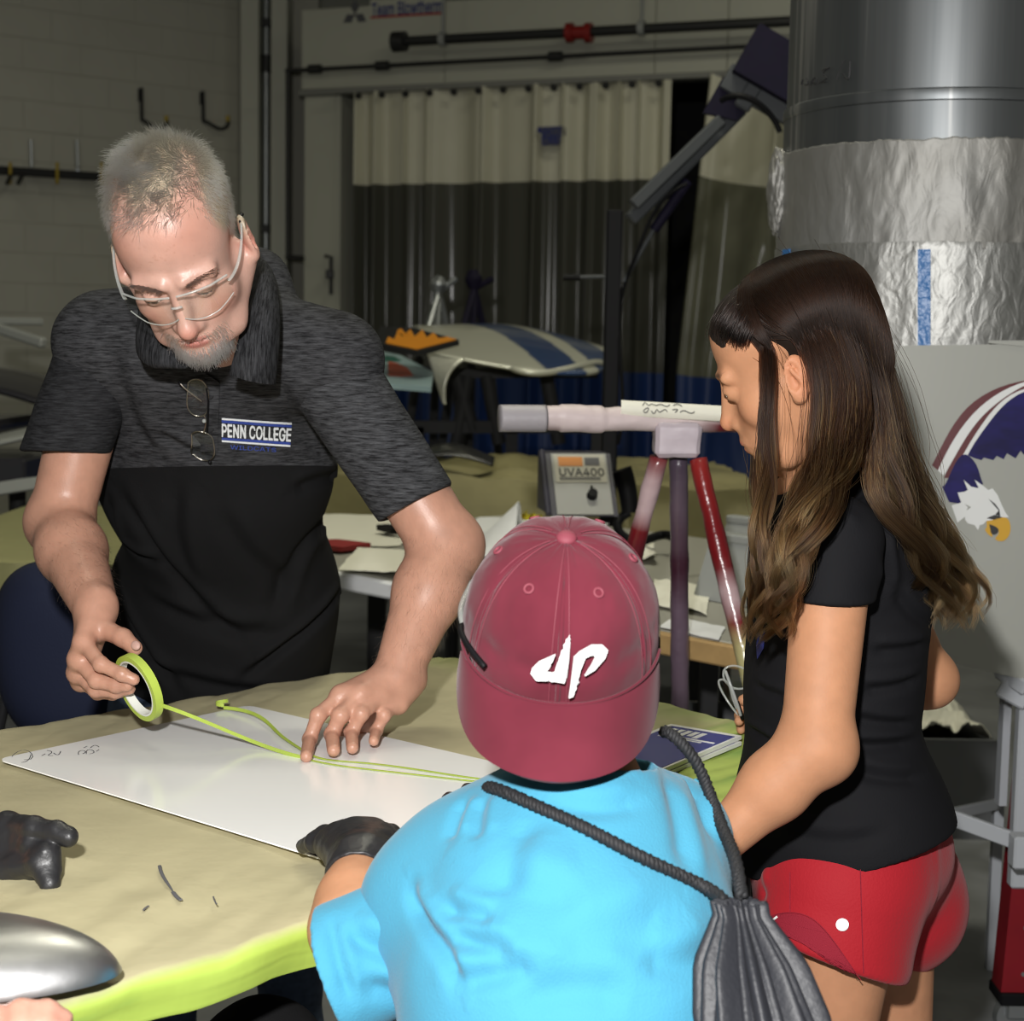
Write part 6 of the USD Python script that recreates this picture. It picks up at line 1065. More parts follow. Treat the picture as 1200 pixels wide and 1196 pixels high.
def gsleeve(S, hem, n, r0, r1):
    s = SDF().cone(S + V(0, 0, .004), S + (hem - S) * 1.3, r0, r1, k=.03); s.plane(hem, nrm(n), k=.003); s.cone(hem - (hem - S) * .3, hem + (hem - S) * .6, r1 - .008, r1 - .006, k=.003, op="-"); m = s.mesh(HG, folds([(G_(940, 640, 1.76), G_(1020, 690, 1.76), .008, .004), (G_(990, 600, 1.76), G_(1030, 680, 1.78), .009, -.005)], .002, 14, 2)); relax(m, 2); return m
part(gts, "sleeve", gsleeve(GLS, P(972, 702, 1.785), V(-.02, -.0, -1), .055, .050), "cloth_tee", "short sleeve", smooth=True); part(gts, "sleeve", gsleeve(GRS, P(1048, 715, 2.115), V(.35, .05, -1), .053, .046), "cloth_tee", smooth=True)
bl_ = raycast(teem, [893], [755], .001)[0]; part(gts, "shirt_print", decal(teem, [[(890, 742), (898, 738), (896, 760), (889, 772), (888, 758)]], .0008, .0006), "ink_blue", "blue print on the front of the tee")
# ---- shorts
mat("shorts_red", (.34, .010, .018), .72, bump=.0005, bscale=300, spec=.2, sheen_weight=.1); mat("shorts_mesh", (.25, .016, .030), .8, bump=.0008, bscale=700, spec=.15)
sho = SDF().ell(ghip + V(.0, 0, .0), V(.108, .126, .125) + .008, gRz, k=.05).cone(lk + V(0, 0, .02), V(lk[0] - .012, lk[1] - .005, .585), .092, .098, k=.04).cone(rk + V(0, 0, .02), V(rk[0] + .02, rk[1], .585), .090, .094, k=.04).ball(P(1048, 1000, 1.96), .066, k=.05).ball(P(1040, 1000, 2.05), .064, k=.05)
sho.plane(P(985, 935, 1.93), (0, 0, 1)); sho.plane(P(985, 1132, 1.80), nrm(V(-.36, -.16, -1)), k=.006)
shom = sho.mesh(HG, folds([(G_(1075, 960), G_(1062, 1080), .010, .010), (G_(890, 1040), G_(930, 1085), .009, .006), (G_(1000, 1030), G_(1010, 1140), .012, -.004), (G_(900, 1020), G_(915, 1070), .008, -.005), (G_(1090, 960), G_(1085, 1060), .010, -.005)], .002, 12, 4)); relax(shom, 2); gsh = part(girl, "shorts", shom, "shorts_red", "red running shorts", smooth=True)
part(gsh, "side_panel", decal(shom, [curve([(905, 1074), (925, 1070), (948, 1075), (968, 1092), (990, 1122), (1004, 1142)], 24) + curve([(1001, 1139), (980, 1131), (945, 1108), (915, 1096)], 14)], .0010, .0004, 5), "shorts_mesh", "darker mesh hem panel", smooth=True)
part(gsh, "seam_line", cat(*[decal_line(shom, q, .0007, .0002) for q in ([(1008, 1010), (1010, 1080), (1012, 1140)], [(926, 1022), (926, 1068)], [(905, 1073), (925, 1069), (948, 1074), (968, 1091), (990, 1121), (1009, 1148)])]), "shorts_mesh", "stitched seams")
cq = shapely.Point(987, 1083).buffer(7.6); part(gsh, "shorts_logo", decal(shom, [cq], .0010, .0004), "white_print", "round white logo", smooth=True); part(gsh, "logo_mark", cat(*[decal_line(shom, q, .0005, .0014, 8) for q in ([(983.5, 1087), (984, 1081), (986, 1079), (986.5, 1083)], [(990.5, 1087), (990, 1081), (988, 1079), (987.5, 1083)])]), "ink_grey")
part(gsh, "shorts_tag", decal(shom, [[(903, 1080), (912, 1073), (913.5, 1075), (905, 1081.5)]], .001, .0008), "white_print", "small white tag")
# ---- choker
ck = gw(0, -.006, -.098) + (gn - gw(0, .03, -.06)) * .35; nd = nrm(gn - gw(0, .035, -.05)); Mc = frame(gw(0, .016, -.085), np.cross(nd, (0, 1, 0)), np.cross(nd, np.cross(nd, (0, 1, 0))));
cm = lathe([(.0485, -.005), (.0485, .005), (.0505, .005), (.0505, -.005), (.0485, -.005)], 48, Mc); part(girl, "choker", cm, "plastic_black", "black lace choker", smooth=30)
# ---- hair: scalp cap, then strands along guides
mat("hair_base", (.013, .008, .006), .6, spec=.3)
hb = SDF().ell((0, .022, .044), (.0800, .0950, .0690), k=.03).ell((0, -.030, .046), (.0655, .0525, .0545), k=.02).ell((0, .036, -.030), (.066, .056, .080), k=.03); hb.ell((0, -.105, -.006), (.12, .075, .074), k=.012, op="-"); [hb.cone((e * .105, -.05, .035), (e * .105, .025, -.05), .050, .050, k=.01, op="-") for e in (-1, 1)]; part(girl, "hair_cap", hb.xf(GH).mesh(.004), "hair_base", "dark hair close to the scalp", smooth=True)
hair_mat("hair_brown", (.030, .014, .007), (.80, .55, .30), .16, .38, .9); hair_mat("hair_dark", (.007, .0035, .0025), (.34, .19, .085), .14, .42, .9)
GU = [  # guides from the front lock round the near side to the back, then the far side: (px, py, depth)
 [(888, 342, 1.86), (893, 392, 1.795), (894, 450, 1.772), (892, 530, 1.765), (889, 600, 1.765), (884, 670, 1.765), (880, 745, 1.78)],
 [(893, 338, 1.86), (902, 392, 1.785), (905, 450, 1.757), (900, 530, 1.750), (897, 600, 1.750), (897, 670, 1.745), (886, 757, 1.77)],
 [(905, 331, 1.87), (938, 382, 1.775), (962, 440, 1.752), (958, 525, 1.742), (934, 605, 1.730), (908, 680, 1.720), (895, 752, 1.75)],
 [(915, 324, 1.88), (958, 385, 1.768), (982, 455, 1.745), (972, 540, 1.730), (940, 612, 1.712), (918, 690, 1.700), (908, 742, 1.735)],
 [(935, 317, 1.89), (980, 385, 1.772), (1003, 465, 1.757), (990, 540, 1.728), (950, 604, 1.704), (926, 670, 1.700), (912, 715, 1.72)],
 [(950, 314, 1.90), (995, 390, 1.785), (1020, 470, 1.785), (1030, 540, 1.775), (1052, 600, 1.790), (1078, 655, 1.815), (1098, 712, 1.85)],
 [(960, 314, 1.92), (1012, 395, 1.830), (1034, 475, 1.825), (1050, 550, 1.820), (1077, 620, 1.84), (1103, 680, 1.87), (1112, 738, 1.89)],
 [(965, 316, 1.95), (1020, 400, 1.890), (1044, 480, 1.885), (1064, 555, 1.895), (1096, 625, 1.91), (1124, 680, 1.92), (1126, 740, 1.92)],
 [(965, 318, 1.98), (1022, 405, 1.955), (1048, 485, 1.955), (1070, 555, 1.955), (1104, 625, 1.96), (1136, 672, 1.95), (1134, 716, 1.94)],
 [(958, 320, 2.00), (1005, 410, 2.010), (1035, 490, 2.015), (1052, 560, 2.03), (1085, 630, 2.03), (1115, 680, 2.02), (1122, 730, 2.01)],
 [(940, 322, 2.01), (965, 410, 2.040), (985, 490, 2.045), (985, 570, 2.07), (995, 640, 2.09), (1010, 690, 2.09), (1020, 730, 2.08)],
 [(915, 330, 2.00), (915, 410, 2.030), (925, 490, 2.035), (930, 570, 2.05), (925, 640, 2.06), (915, 700, 2.05), (905, 745, 2.03)],
 [(885, 342, 1.97), (872, 400, 2.000), (880, 470, 2.010), (890, 560, 2.02), (893, 640, 2.03), (885, 700, 2.02), (880, 748, 2.01)]]
GU = [[(x, y, Y + (.034 * np.clip((610 - y) / 90, 0, 1) if Y < 1.83 else 0)) for x, y, Y in g] if i < 6 else g for i, g in enumerate(GU)]
NK = 34; GP = np.array([spline(np.array([P(*q) for q in g]), NK) for g in GU])
rg_ = np.random.default_rng(31)
HC = {}
def girl_hair(n, seed, spread, w0, gsel=None):
    r = np.random.default_rng(seed); ng = len(GP); s = r.random(n) * (ng - 1) if gsel is None else np.array(gsel)[r.integers(0, len(gsel), n)] + r.random(n)
    n = len(s); i = np.clip(s.astype(int), 0, ng - 2); f = s - i
    clump = np.round(s * 8) / 8; clump = np.where((s > 1.02) & (s < 2.), 2., clump); clump = np.where((s > 4.02) & (s < 4.98), np.where(s < 4.5, 4., 5.), clump); ci = np.clip(clump.astype(int), 0, ng - 2); cf_ = clump - ci; t = np.linspace(0, 1, NK)
    own = GP[i] * (1 - f)[:, None, None] + GP[i + 1] * f[:, None, None]; cl = GP[ci] * (1 - cf_)[:, None, None] + GP[ci + 1] * cf_[:, None, None]
    pull = (np.where((s > 1.02) & (s < 2.), 1., .85)[:, None] * np.clip((t[None] - np.where((s > 1.02) & (s < 2.), .0, .22)[:, None]) / np.where((s > 1.02) & (s < 2.), .16, .5)[:, None], 0, 1))[..., None]; p = own * (1 - pull) + cl * pull; hs1, hs2 = np.modf(np.sin(clump * 91.7 + 1.3) * 437.5)[0], np.modf(np.sin(clump * 57.1 + .7) * 239.3)[0]; ramp_ = np.clip((t - .25) / .35, 0, 1); p = p + (FWD * V(1, 1, 0))[None, None] * (hs1[:, None] * ramp_ * .011)[..., None] + RGT[None, None] * (hs2[:, None] * ramp_ * .005)[..., None]
    ph = clump * 11.0; amp = .021 * np.clip((t[None] - np.where(s < 1.02, .2, .38)[:, None]) / .60, 0, 1) ** 1.1 * np.where(s < 1.02, .45, 1)[:, None]
    p = p + RGT * (np.sin(ph[:, None] + t * 19) * amp)[..., None] + FWD * (np.cos(ph[:, None] * 1.7 + t * 13) * amp * .8)[..., None]
    sp = (spread * np.where(s < 1.02, .36, 1))[:, None]; o = r.standard_normal((n, 3)) * sp; o2 = r.standard_normal((n, 3)) * sp; p = p + o[:, None] * (1 - t)[None, :, None] * .8 + o2[:, None] * (.35 + .65 * np.sin(np.pi * np.minimum(t * 1.1, 1)))[None, :, None]
    cut = .80 + .20 * r.random(n); k = np.clip(t[None] * cut[:, None] * (NK - 1), 0, NK - 1); a = np.floor(k).astype(int); b = np.minimum(a + 1, NK - 1); fr = (k - a)[..., None]; j = np.arange(n)[:, None]; p = p[j, a] * (1 - fr) + p[j, b] * fr
    hs3 = np.modf(np.sin(clump * 33.3 + 2.1) * 151.7)[0]; v_ = np.clip(.5 + .35 * hs3 + .22 * r.standard_normal(n), 0, 1)[:, None]; tt = np.clip((t[None] - .50 - .14 * r.standard_normal(n)[:, None]) / .55, 0, 1); c0, c1, c2 = np.array(HCOL[0]), np.array(HCOL[1]), np.array(HCOL[2]); tip_ = c1 + (c2 - c1) * v_[..., None] ** 1.5; HC[seed] = (c0 * (.6 + .9 * v_[..., None]) * (1 - tt[..., None]) + tip_ * tt[..., None]).reshape(-1, 3)
    # keep strands outside the scalp
    l = p @ GHi[:3, :3].T + GHi[:3, 3]; c = V(0, .020, .042); rr = V(.0825, .0975, .0715); q = np.sqrt((((l - c) / rr) ** 2).sum(-1)); lay = (1 + .06 * r.random(n))[:, None] + 0 * q; sm = .06; z = np.clip(.5 + .5 * (q - lay) / sm, 0, 1); qt = lay * (1 - z) + q * z + sm * z * (1 - z); push = qt / np.maximum(q, .3); rn = (l - c) / rr; hq = np.sqrt(rn[..., 0] ** 2 + rn[..., 1] ** 2); zs = np.where(rn[..., 2] < 0, rn[..., 2] * .42, rn[..., 2]); fade = np.clip((2.3 + rn[..., 2]) / .9, 0, 1); tgt = np.sqrt(np.maximum(lay ** 2 - zs ** 2, 0)) * np.where(rn[..., 1] < -.25, .93, 1); zz = np.clip(.5 + .5 * (hq - tgt) / sm, 0, 1); ph_ = 1 + ((tgt * (1 - zz) + hq * zz + sm * zz * (1 - zz)) / np.maximum(hq, .2) - 1) * fade; up = np.clip(rn[..., 2] / .35 + .0, 0, 1); sx_ = push * up + ph_ * (1 - up); sz_ = push * up + (1 - up); l = c + (l - c) * np.stack([sx_, sx_, sz_], -1); return l @ GH[:3, :3].T + GH[:3, 3]
HCOL = [(.010, .004, .002), (.036, .014, .005), (.42, .185, .055)]; hair_attr("hair_long", .17, .35)
wd = np.r_[np.full(NK - 8, .00062), np.linspace(.00062, .0002, 8)] * .95
curves(girl, "hair", girl_hair(16500, 1, .0050, 1), wd, "hair_long", "long wavy brown hair with lighter tips", HC[1]); curves(girl, "loose_hair", girl_hair(90, 3, .020, 1), wd * .7, "hair_long", "stray flyaway hairs", HC[3])
# front hairline swept from the parting
def fringe(n, seed):
    r = np.random.default_rng(seed); t = np.linspace(0, 1, 20); a = r.random(n); A = np.array([spline(np.array([P(*q) for q in g]), 20) for g in ([(930, 318, 1.91), (895, 328, 1.90), (862, 350, 1.885), (842, 372, 1.88), (836, 392, 1.89)], [(930, 318, 1.90), (900, 332, 1.87), (872, 355, 1.84), (855, 376, 1.835), (850, 396, 1.845)], [(930, 318, 1.90), (905, 338, 1.86), (888, 362, 1.83), (878, 385, 1.815), (872, 404, 1.82)])]); s = a * 2; i = np.minimum(s.astype(int), 1); f = (s - i)[:, None, None]; p = A[i] * (1 - f) + A[i + 1] * f; return p + r.standard_normal((n, 1, 3)) * .0035
curves(girl, "fringe", fringe(1500, 5), np.linspace(.0008, .0003, 20), "hair_dark", "hair swept off the forehead")
# ---- safety glasses in her far hand
gg_ = thing("safety_glasses", "clear safety glasses dangling from the girl's far hand", "glasses", P(858, 808, 2.14))
def gp_(x, y, d=0): return P(x, y, 2.145 + d)
for loop in ([(848, 786), (862, 780), (881, 795), (872, 806), (856, 804)], [(846, 796), (853, 800), (860, 822), (866, 838), (856, 826)]):
    q = spline(np.array([gp_(*p, .01 * i) for i, p in enumerate(loop + loop[:1])]), 30); part(gg_, "frame", tube(q, .0016, 6), "clear_frame", smooth=True); c = q.mean(0); fan = trimesh.Trimesh(np.vstack([q, c]), [[i, (i + 1) % 30, 30] for i in range(30)], process=False); part(gg_, "lens", thicken(fan, .001), "lens")
part(gg_, "temple", tube(spline([gp_(850, 786), gp_(858, 808, -.01), gp_(868, 838, -.005)], 12), .0022, 8), "clear_frame", smooth=True); part(gg_, "temple_tip", tube(spline([gp_(864, 822, -.004), gp_(868, 834, .0), gp_(870, 842, .01)], 8), .0026, 8), "plastic_black", smooth=True)
# ================================================================ the child in turquoise with the backward cap
boy = thing("person", "child in a turquoise tee and backward red cap leaning on the table", "person", (.08, 1.30, 0))
hc_ = P(660, 735, 1.44); BH = np.eye(4); BH[:3, :3] = (rot((0, 0, 1), 176) @ rot((0, 1, 0), 2) @ rot((1, 0, 0), 6))[:3, :3] * .92; BH[:3, 3] = hc_ + V(0, .03, -.035); BHi = np.linalg.inv(BH); bw_ = lambda *p: BH[:3, :3] @ V(*p) + BH[:3, 3]
bs = head_sdf(nose=.8, jaw=.9, brow=.5, ear=.9).xf(BH); bnk = P(690, 935, 1.40); bs.cone(bw_(0, .04, -.05), bnk, .045, .052, k=.02); bs.cone(bw_(0, -.01, -.09), bnk + V(0, .02, 0), .03, .04, k=.02); bhead = bs.mesh(.003)
BLS, BLE, BLW = P(545, 1040, 1.42), P(412, 1088, 1.42), T(421, 1012, ZB + .030); BRS, BRE, BRW = P(780, 985, 1.46), P(770, 1040, 1.66), P(640, 960, 1.83)
ba = SDF().cone(BLS, BLE, .040, .032, k=.02).ball(BLE + V(-.002, -.004, 0), .031, k=.02).cone(BLE, BLE + (BLW - BLE) * .4, .032, .032, k=.02).cone(BLE + (BLW - BLE) * .4, BLW, .032, .024, k=.02); bb_ = SDF().cone(BRS, BRE, .042, .036, k=.02).cone(BRE, BRW, .036, .024, k=.02)
palmL = T(408, 990, ZB + .022); ba.cone(BLW, palmL, .018, .010, k=.01); palmR = T(590, 940, ZB + .02); bb_.cone(BRW, palmR, .018, .010, k=.01)
bpel, bmid, bch, bup = V(.10, 1.16, .50), P(672, 1240, 1.30), P(665, 1110, 1.36), P(672, 1010, 1.42)
bt_ = SDF().ell(bpel, (.13, .11, .11), k=.06).ell(bmid, (.118, .09, .14), k=.06).ell(bch, (.128, .085, .12), k=.06).ell(bup, (.125, .075, .07), k=.05).cone(BLS, BRS, .05, .05, k=.04); btm = bt_.mesh(.008)
bl = SDF()
kL, kR = P(318, 1235, 1.60), V(.30, 1.50, .56); kL = V(-.24, 1.55, .57)
for hp, kn in ((bpel + V(-.08, .02, 0), kL), (bpel + V(.08, .02, 0), kR)): bl.cone(hp, kn, .075, .052, k=.03).cone(kn, V(kn[0], kn[1] - .03, .08), .052, .034, k=.03).cone(V(kn[0], kn[1] - .03, .045), V(kn[0], kn[1] + .10, .035), .034, .028, k=.03)
bbody = union(bhead, btm, ba.mesh(.0028), bb_.mesh(.004), bl.mesh(.008))
part(boy, "body", bbody, "skin_matte", smooth=True, col=skin_col(bbody.vertices, BHi, lin(182, 132, 100), lin(172, 98, 86), None, 4, blush=.3)); eyes(boy, BH, (0, -.8, -.6))
# ---- gloves
def glove(wrist, el, mcp, fingers, thumb, label):
    s = SDF(); hand(s, wrist, mcp, fingers, thumb, rp=.0140, rf=.0092, rt=.0080, kw=.016, rw=.033); ax = nrm(wrist - el); s.cone(wrist - ax * .018, wrist, .031, .028, k=.012); s.plane(wrist - ax * .022, -ax, k=.003); s.cone(wrist - ax * .05, wrist - ax * .012, .0275, .0255, k=.003, op="-"); m = s.mesh(.0022, folds([], .0016, 60, 3)); return m
tb_ = lambda x, y, h=.012: T(x, y, ZB + h)
gvL = glove(BLW, BLE, [tb_(386, 990, .026), tb_(398, 981, .034), tb_(417, 976, .038), tb_(438, 976, .036)], [[tb_(369, 987, .022), tb_(355, 991, .010)], [tb_(382, 978, .030), tb_(369, 982, .010)], [tb_(403, 971, .034), tb_(390, 974, .010)], [tb_(425, 968, .034), tb_(412, 970, .010)]], [tb_(453, 988, .030), tb_(457, 980, .022), tb_(449, 974, .012)], "")
part(boy, "glove", gvL, "glove", "black nitrile glove on the hand at the panel's corner", smooth=True)
gvR = glove(BRW, BRE, [tb_(585, 948, .026), tb_(592, 940, .028), tb_(606, 936, .028), tb_(622, 936, .026)], [[tb_(568, 940, .022), tb_(556, 936, .011)], [tb_(568, 930, .022), tb_(548, 925, .011)], [tb_(585, 924, .022), tb_(565, 920, .011)], [tb_(602, 922, .022), tb_(588, 916, .011)]], [tb_(560, 955, .02), tb_(542, 948, .016), tb_(527, 938, .011)], "")
part(boy, "glove", gvR, "glove", smooth=True)
# ---- turquoise tee
mat("tee_turquoise", lin(70, 146, 176), .85, bump=.0005, bscale=450, spec=.2, sheen_weight=.12)
b2 = .014
bt2 = SDF().ell(bmid, V(.122, .092, .15) + b2, k=.07).ell(bch, V(.132, .086, .12) + b2, k=.07).ell(bup, V(.112, .072, .07) + b2, k=.06).cone(BLS, BRS, .060, .060, k=.05).cone(BLS, BLS + (P(394, 1128, 1.385) - BLS) * .30, .060, .060, k=.05).cone(bnk + V(0, 0, -.005), P(668, 1000, 1.41), .060, .085, k=.05).ell(bpel + V(0, 0, .05), V(.135, .115, .11) + .01, k=.06)
bt2.plane(V(0, 0, .47), (0, 0, -1)); bt2.cone(bnk + V(0, .01, .0), bnk + V(0, .02, .10), .052, .075, k=.006, op="-")
B_ = lambda x, y, Y=1.28: P(x, y, Y)
fb_ = [(B_(480, 1060, 1.36), B_(560, 1130, 1.3), .008, 0.0137), (B_(520, 1030, 1.33), B_(600, 1070), .010, -0.0097), (B_(540, 1090, 1.3), B_(640, 1110), .012, 0.0078), (B_(520, 1130, 1.3), B_(620, 1160), .010, -0.0097), (B_(800, 890, 1.4), B_(840, 1000, 1.36), .009, 0.0097), (B_(780, 890, 1.4), B_(810, 980, 1.36), .009, -0.0097), (B_(560, 940, 1.38), B_(500, 1010, 1.38), .010, 0.0078), (B_(600, 1170, 1.28), B_(760, 1150, 1.28), .016, 0.0078), (B_(640, 930, 1.36), B_(760, 960, 1.33), .012, -0.0059), (B_(790, 1060, 1.3), B_(850, 1110, 1.3), .012, -0.0097)]
bteem = relax(bt2.mesh(.0032), 2); pfolds(bteem, [([(480, 1035), (492, 1075), (522, 1118), (535, 1160)], .008, .010), ([(518, 1062), (545, 1072), (580, 1076)], .008, .007), ([(520, 1095), (560, 1108), (605, 1116)], .009, .008), ([(535, 1152), (580, 1142), (630, 1130)], .010, .008), ([(545, 935), (535, 955), (528, 985)], .008, .006), ([(565, 935), (560, 960), (560, 985)], .008, .005), ([(800, 885), (822, 930), (838, 985)], .009, .007), ([(782, 900), (795, 960), (800, 1020)], .011, .006),
    ([(600, 1175), (660, 1160), (740, 1168)], .016, .008), ([(560, 1020), (620, 1050), (690, 1055)], .018, .006), ([(640, 1110), (720, 1100), (800, 1060)], .018, .006), ([(640, 935), (700, 948), (760, 935)], .010, .005), ([(750, 1120), (800, 1130), (845, 1110)], .014, .007), ([(620, 960), (600, 1010), (590, 1050)], .014, .005)], .005, 7, 12); bts = part(boy, "tee_shirt", bteem, "tee_turquoise", "turquoise tee shirt", smooth=True)
def bsleeve(S, hem, n, r0, r1, fl=()):
    s = SDF().cone(S, S + (hem - S) * 1.3, r0, r1, k=.03); s.plane(hem, nrm(n), k=.003); s.cone(hem - (hem - S) * .4, hem + (hem - S) * .6, r1 - .014, r1 - .010, k=.003, op="-"); m = s.mesh(.0032, folds(fl, .0025, 12, 8)); relax(m, 2); return m
hmL = P(394, 1138, 1.385); part(bts, "sleeve", pfolds(bsleeve(BLS + V(.004, 0, -.020), hmL, V(-1, .03, -.42), .058, .060), [([(440, 1040), (470, 1055), (500, 1085)], .008, .009), ([(400, 1085), (440, 1110), (500, 1130)], .010, .008), ([(420, 1150), (470, 1165), (530, 1160)], .010, .007), ([(386, 1075), (396, 1120), (412, 1175)], .006, .005)], .004, 9, 4), "tee_turquoise", "sleeve of the arm on the table", smooth=True)
part(bts, "sleeve", bsleeve(BRS, P(782, 1005, 1.54), V(-.25, 1, -.3), .062, .058), "tee_turquoise", smooth=True)
# ---- dark trousers, shoes, stool
tro = SDF().ell(bpel + V(0, 0, -.02), (.142, .12, .10), k=.05)
for hp, kn in ((bpel + V(-.08, .02, 0), kL), (bpel + V(.08, .02, 0), kR)): tro.cone(hp, kn, .088, .066, k=.03).cone(kn, V(kn[0], kn[1] - .03, .12), .064, .052, k=.03)
tro.plane(V(0, 0, .11), (0, 0, -1)); part(boy, "trousers", tro.mesh(.006, folds([], .004, 14, 3)), "cloth_black", "black trousers", smooth=True)
for kn in (kL, kR): s = SDF().cone(V(kn[0], kn[1] - .05, .05), V(kn[0], kn[1] + .12, .038), .045, .036, k=.02); s.plane(V(0, 0, .003), (0, 0, -1)); part(boy, "shoe", s.mesh(.006), "plastic_black", smooth=True)
sl_ = thing("stool", "round metal shop stool under the child in turquoise", "stool", (bpel[0], bpel[1], 0)); sx, sy = bpel[0], bpel[1] - .02
part(sl_, "seat", lathe([(0, .345), (.155, .345), (.165, .36), (.165, .372), (.155, .385), (0, .385)], 40, TM((sx, sy, 0))), "plastic_black", smooth=40)
for a in range(4): c, s = math.cos(a * math.pi / 2 + .6), math.sin(a * math.pi / 2 + .6); part(sl_, "leg", cyl(V(sx + .11 * c, sy + .11 * s, .345), V(sx + .17 * c, sy + .17 * s, 0), .012, 10), "leg_black", smooth=40)
part(sl_, "foot_ring", tube(np.array([V(sx + .147 * math.cos(a), sy + .147 * math.sin(a), .13) for a in np.linspace(0, 2 * math.pi, 48)]), .008, 8), "leg_black", smooth=40)
# ---- cap, worn backwards: own space, peak to -y (towards the camera)
MATS["cap_red"] = usdkit.material(stage, "/World/Looks/cap_red", {"tc": ("texture_coordinate", {}), "n": ("noise_texture", {"scale": 9, "detail": 4}), "r": ("rgb_ramp", {"ramp": [(.25, lin(84, 27, 39)), (.75, lin(110, 41, 55))]}), "w": ("wave_texture", {"scale": 420, "bands_direction": "diagonal"}), "b": ("bump", {"strength": .25, "distance": .0004}), "p": ("principled_bsdf", {"roughness": .88, "specular_ior_level": .15, "sheen_weight": .12})},
    [("tc.object", "n.vector"), ("n.fac", "r.fac"), ("r.color", "p.base_color"), ("tc.object", "w.vector"), ("w.fac", "b.height"), ("b.normal", "p.normal")], surface="p.BSDF"); mat("cap_thread", lin(122, 52, 65), .7); mat("cap_logo", (.78, .77, .76), .6)
cap = thing("baseball_cap", "faded red baseball cap with a white logo, worn backwards by the child", "cap", hc_)
KX, KY, KZ = .0850, .0940, .1060
CT = np.eye(4); CT[:3, :3] = (rot((0, 0, 1), -2) @ rot((0, 1, 0), 2.0) @ rot((1, 0, 0), 26))[:3, :3]; CT[:3, 3] = P(657, 748, 1.425)
def crown_pt(a, e, out=0.0):
    """a: azimuth (0 = towards the peak), e: 0 rim .. 1 top."""
    a, e = np.asarray(a, float), np.asarray(e, float); th = e * np.pi / 2; c, s = np.cos(th) ** .80, np.sin(th) ** .92; x = (KX + out) * np.sin(a) * c; y = -(KY + out) * np.cos(a) * c; z = (KZ + out) * s; z = z + .003 * np.cos(6 * a) * np.cos(th) * 0
    return np.stack([x, y, z], -1)
def tocap(p): return p @ CT[:3, :3].T + CT[:3, 3]
for k in range(6):
    a0, a1 = k * np.pi / 3, (k + 1) * np.pi / 3
    def pg(u, v, a0=a0, a1=a1):
        a = a0 + (a1 - a0) * u; puff = .0035 * np.sin(np.pi * u) ** .6 * np.sin(np.pi * np.clip(v * .9 + .1, 0, 1)); n = .0022 * (meshkit.fbm(np.stack([3 * np.sin(a), 3 * np.cos(a), v * 4], -1), 3, 3) - .5) * 2; dent = -.004 * np.exp(-((v - .18) / .05) ** 2) * (np.cos(a) > .2) * (meshkit.noise(np.stack([a * 4, v * 0, 0 * a], -1), 5)); return tocap(crown_pt(a, v * .995, puff + n + dent))
    m = grid(pg, 30, 40); 
    if ((m.triangles_center - tocap(V(0, 0, .02))) * m.face_normals).sum(1).mean() < 0: m.invert()
    cpn = part(cap, "crown_panel", thicken(m, .002), "cap_red", smooth=True)
    for da in (-.085, .085): part(cpn, "stitching", tube(tocap(crown_pt(np.full(30, a0 + da), np.linspace(.02, .93, 30), .0022)), .00045, 5), "cap_thread", kind="stuff")
    part(cap, "seam", tube(tocap(crown_pt(np.full(30, a0), np.linspace(.0, .97, 30), -.0006)), .0022, 8), "cap_red", smooth=True)
    am = (a0 + a1) / 2; ey = tocap(crown_pt(np.array([am]), np.array([.60]), .004))[0]; nn_ = nrm(ey - tocap(V(0, 0, .01))); t_ = frame(ey, np.cross(nn_, (0, 0, 1)), np.cross(nn_, np.cross(nn_, (0, 0, 1)))); part(cpn, "eyelet", trimesh.creation.torus(.0038, .0013, 20, 8).apply_transform(t_), "cap_thread", "stitched eyelet", smooth=True)
part(cap, "button", trimesh.creation.icosphere(3, 1.).apply_transform(CT @ TM((0, 0, KZ + .001)) @ np.diag([.0092, .0092, .0058, 1])), "cap_thread", "cloth button on top", smooth=True)
def bill(u, v):     # u across -1..1 mapped 0..1, v out from the crown
    a = (u - .5) * 2 * 1.36; r0 = crown_pt(a, 0 * a, .001); L = .061 * np.cos(a / 1.36 * np.pi / 2) ** .55; v = v * 1.10 - .10; x = r0[..., 0] * (1 + .03 * v); y = r0[..., 1] - L * v; z0 = np.maximum(v, 0); z = -.010 - .030 * (np.abs(a) / 1.36) ** 2 * 0 - .085 * (x / .085) ** 2 * .55 * 0 - .032 * z0 ** 1.1 * L / .061 - .030 * (np.abs(x) / .088) ** 2.2 * (.25 + .75 * v) + .010
    return tocap(np.stack([x, y, z], -1))
bm_ = grid(bill, 60, 24)
if ((CAM - bm_.triangles_center) * bm_.face_normals).sum(1).mean() < 0: bm_.invert()
mat("bill_under", (.03, .05, .12), .8)
pk = part(cap, "peak", thicken(bm_, .004), "cap_red", "peak hanging over the neck", smooth=40); un = bm_.copy(); un.apply_translation(-bm_.vertex_normals.mean(0) * .0045); part(pk, "peak_lining", thicken(un, .0008), "bill_under", "dark blue underside", smooth=True)
for r in range(6): v_ = .36 + .105 * r; uu = np.linspace(.16, .84, 50); part(pk, "stitching", tube(np.array([bill(np.array([u]), np.array([v_]))[0] for u in uu]) + bm_.vertex_normals.mean(0) * .0005, .0006, 5), "cap_thread", kind="stuff")
part(cap, "rim_seam", tube(tocap(crown_pt(np.linspace(-1.45, 1.45, 60), np.full(60, .012), .003)), .0016, 6), "cap_red", smooth=True)
crown_all = trimesh.util.concatenate([grid(lambda u, v: tocap(crown_pt(u * 2 * np.pi, v * .995, .0035)), 240, 120)])
lg1 = curve([(668, 743), (671, 770), (667, 795)], 6); 
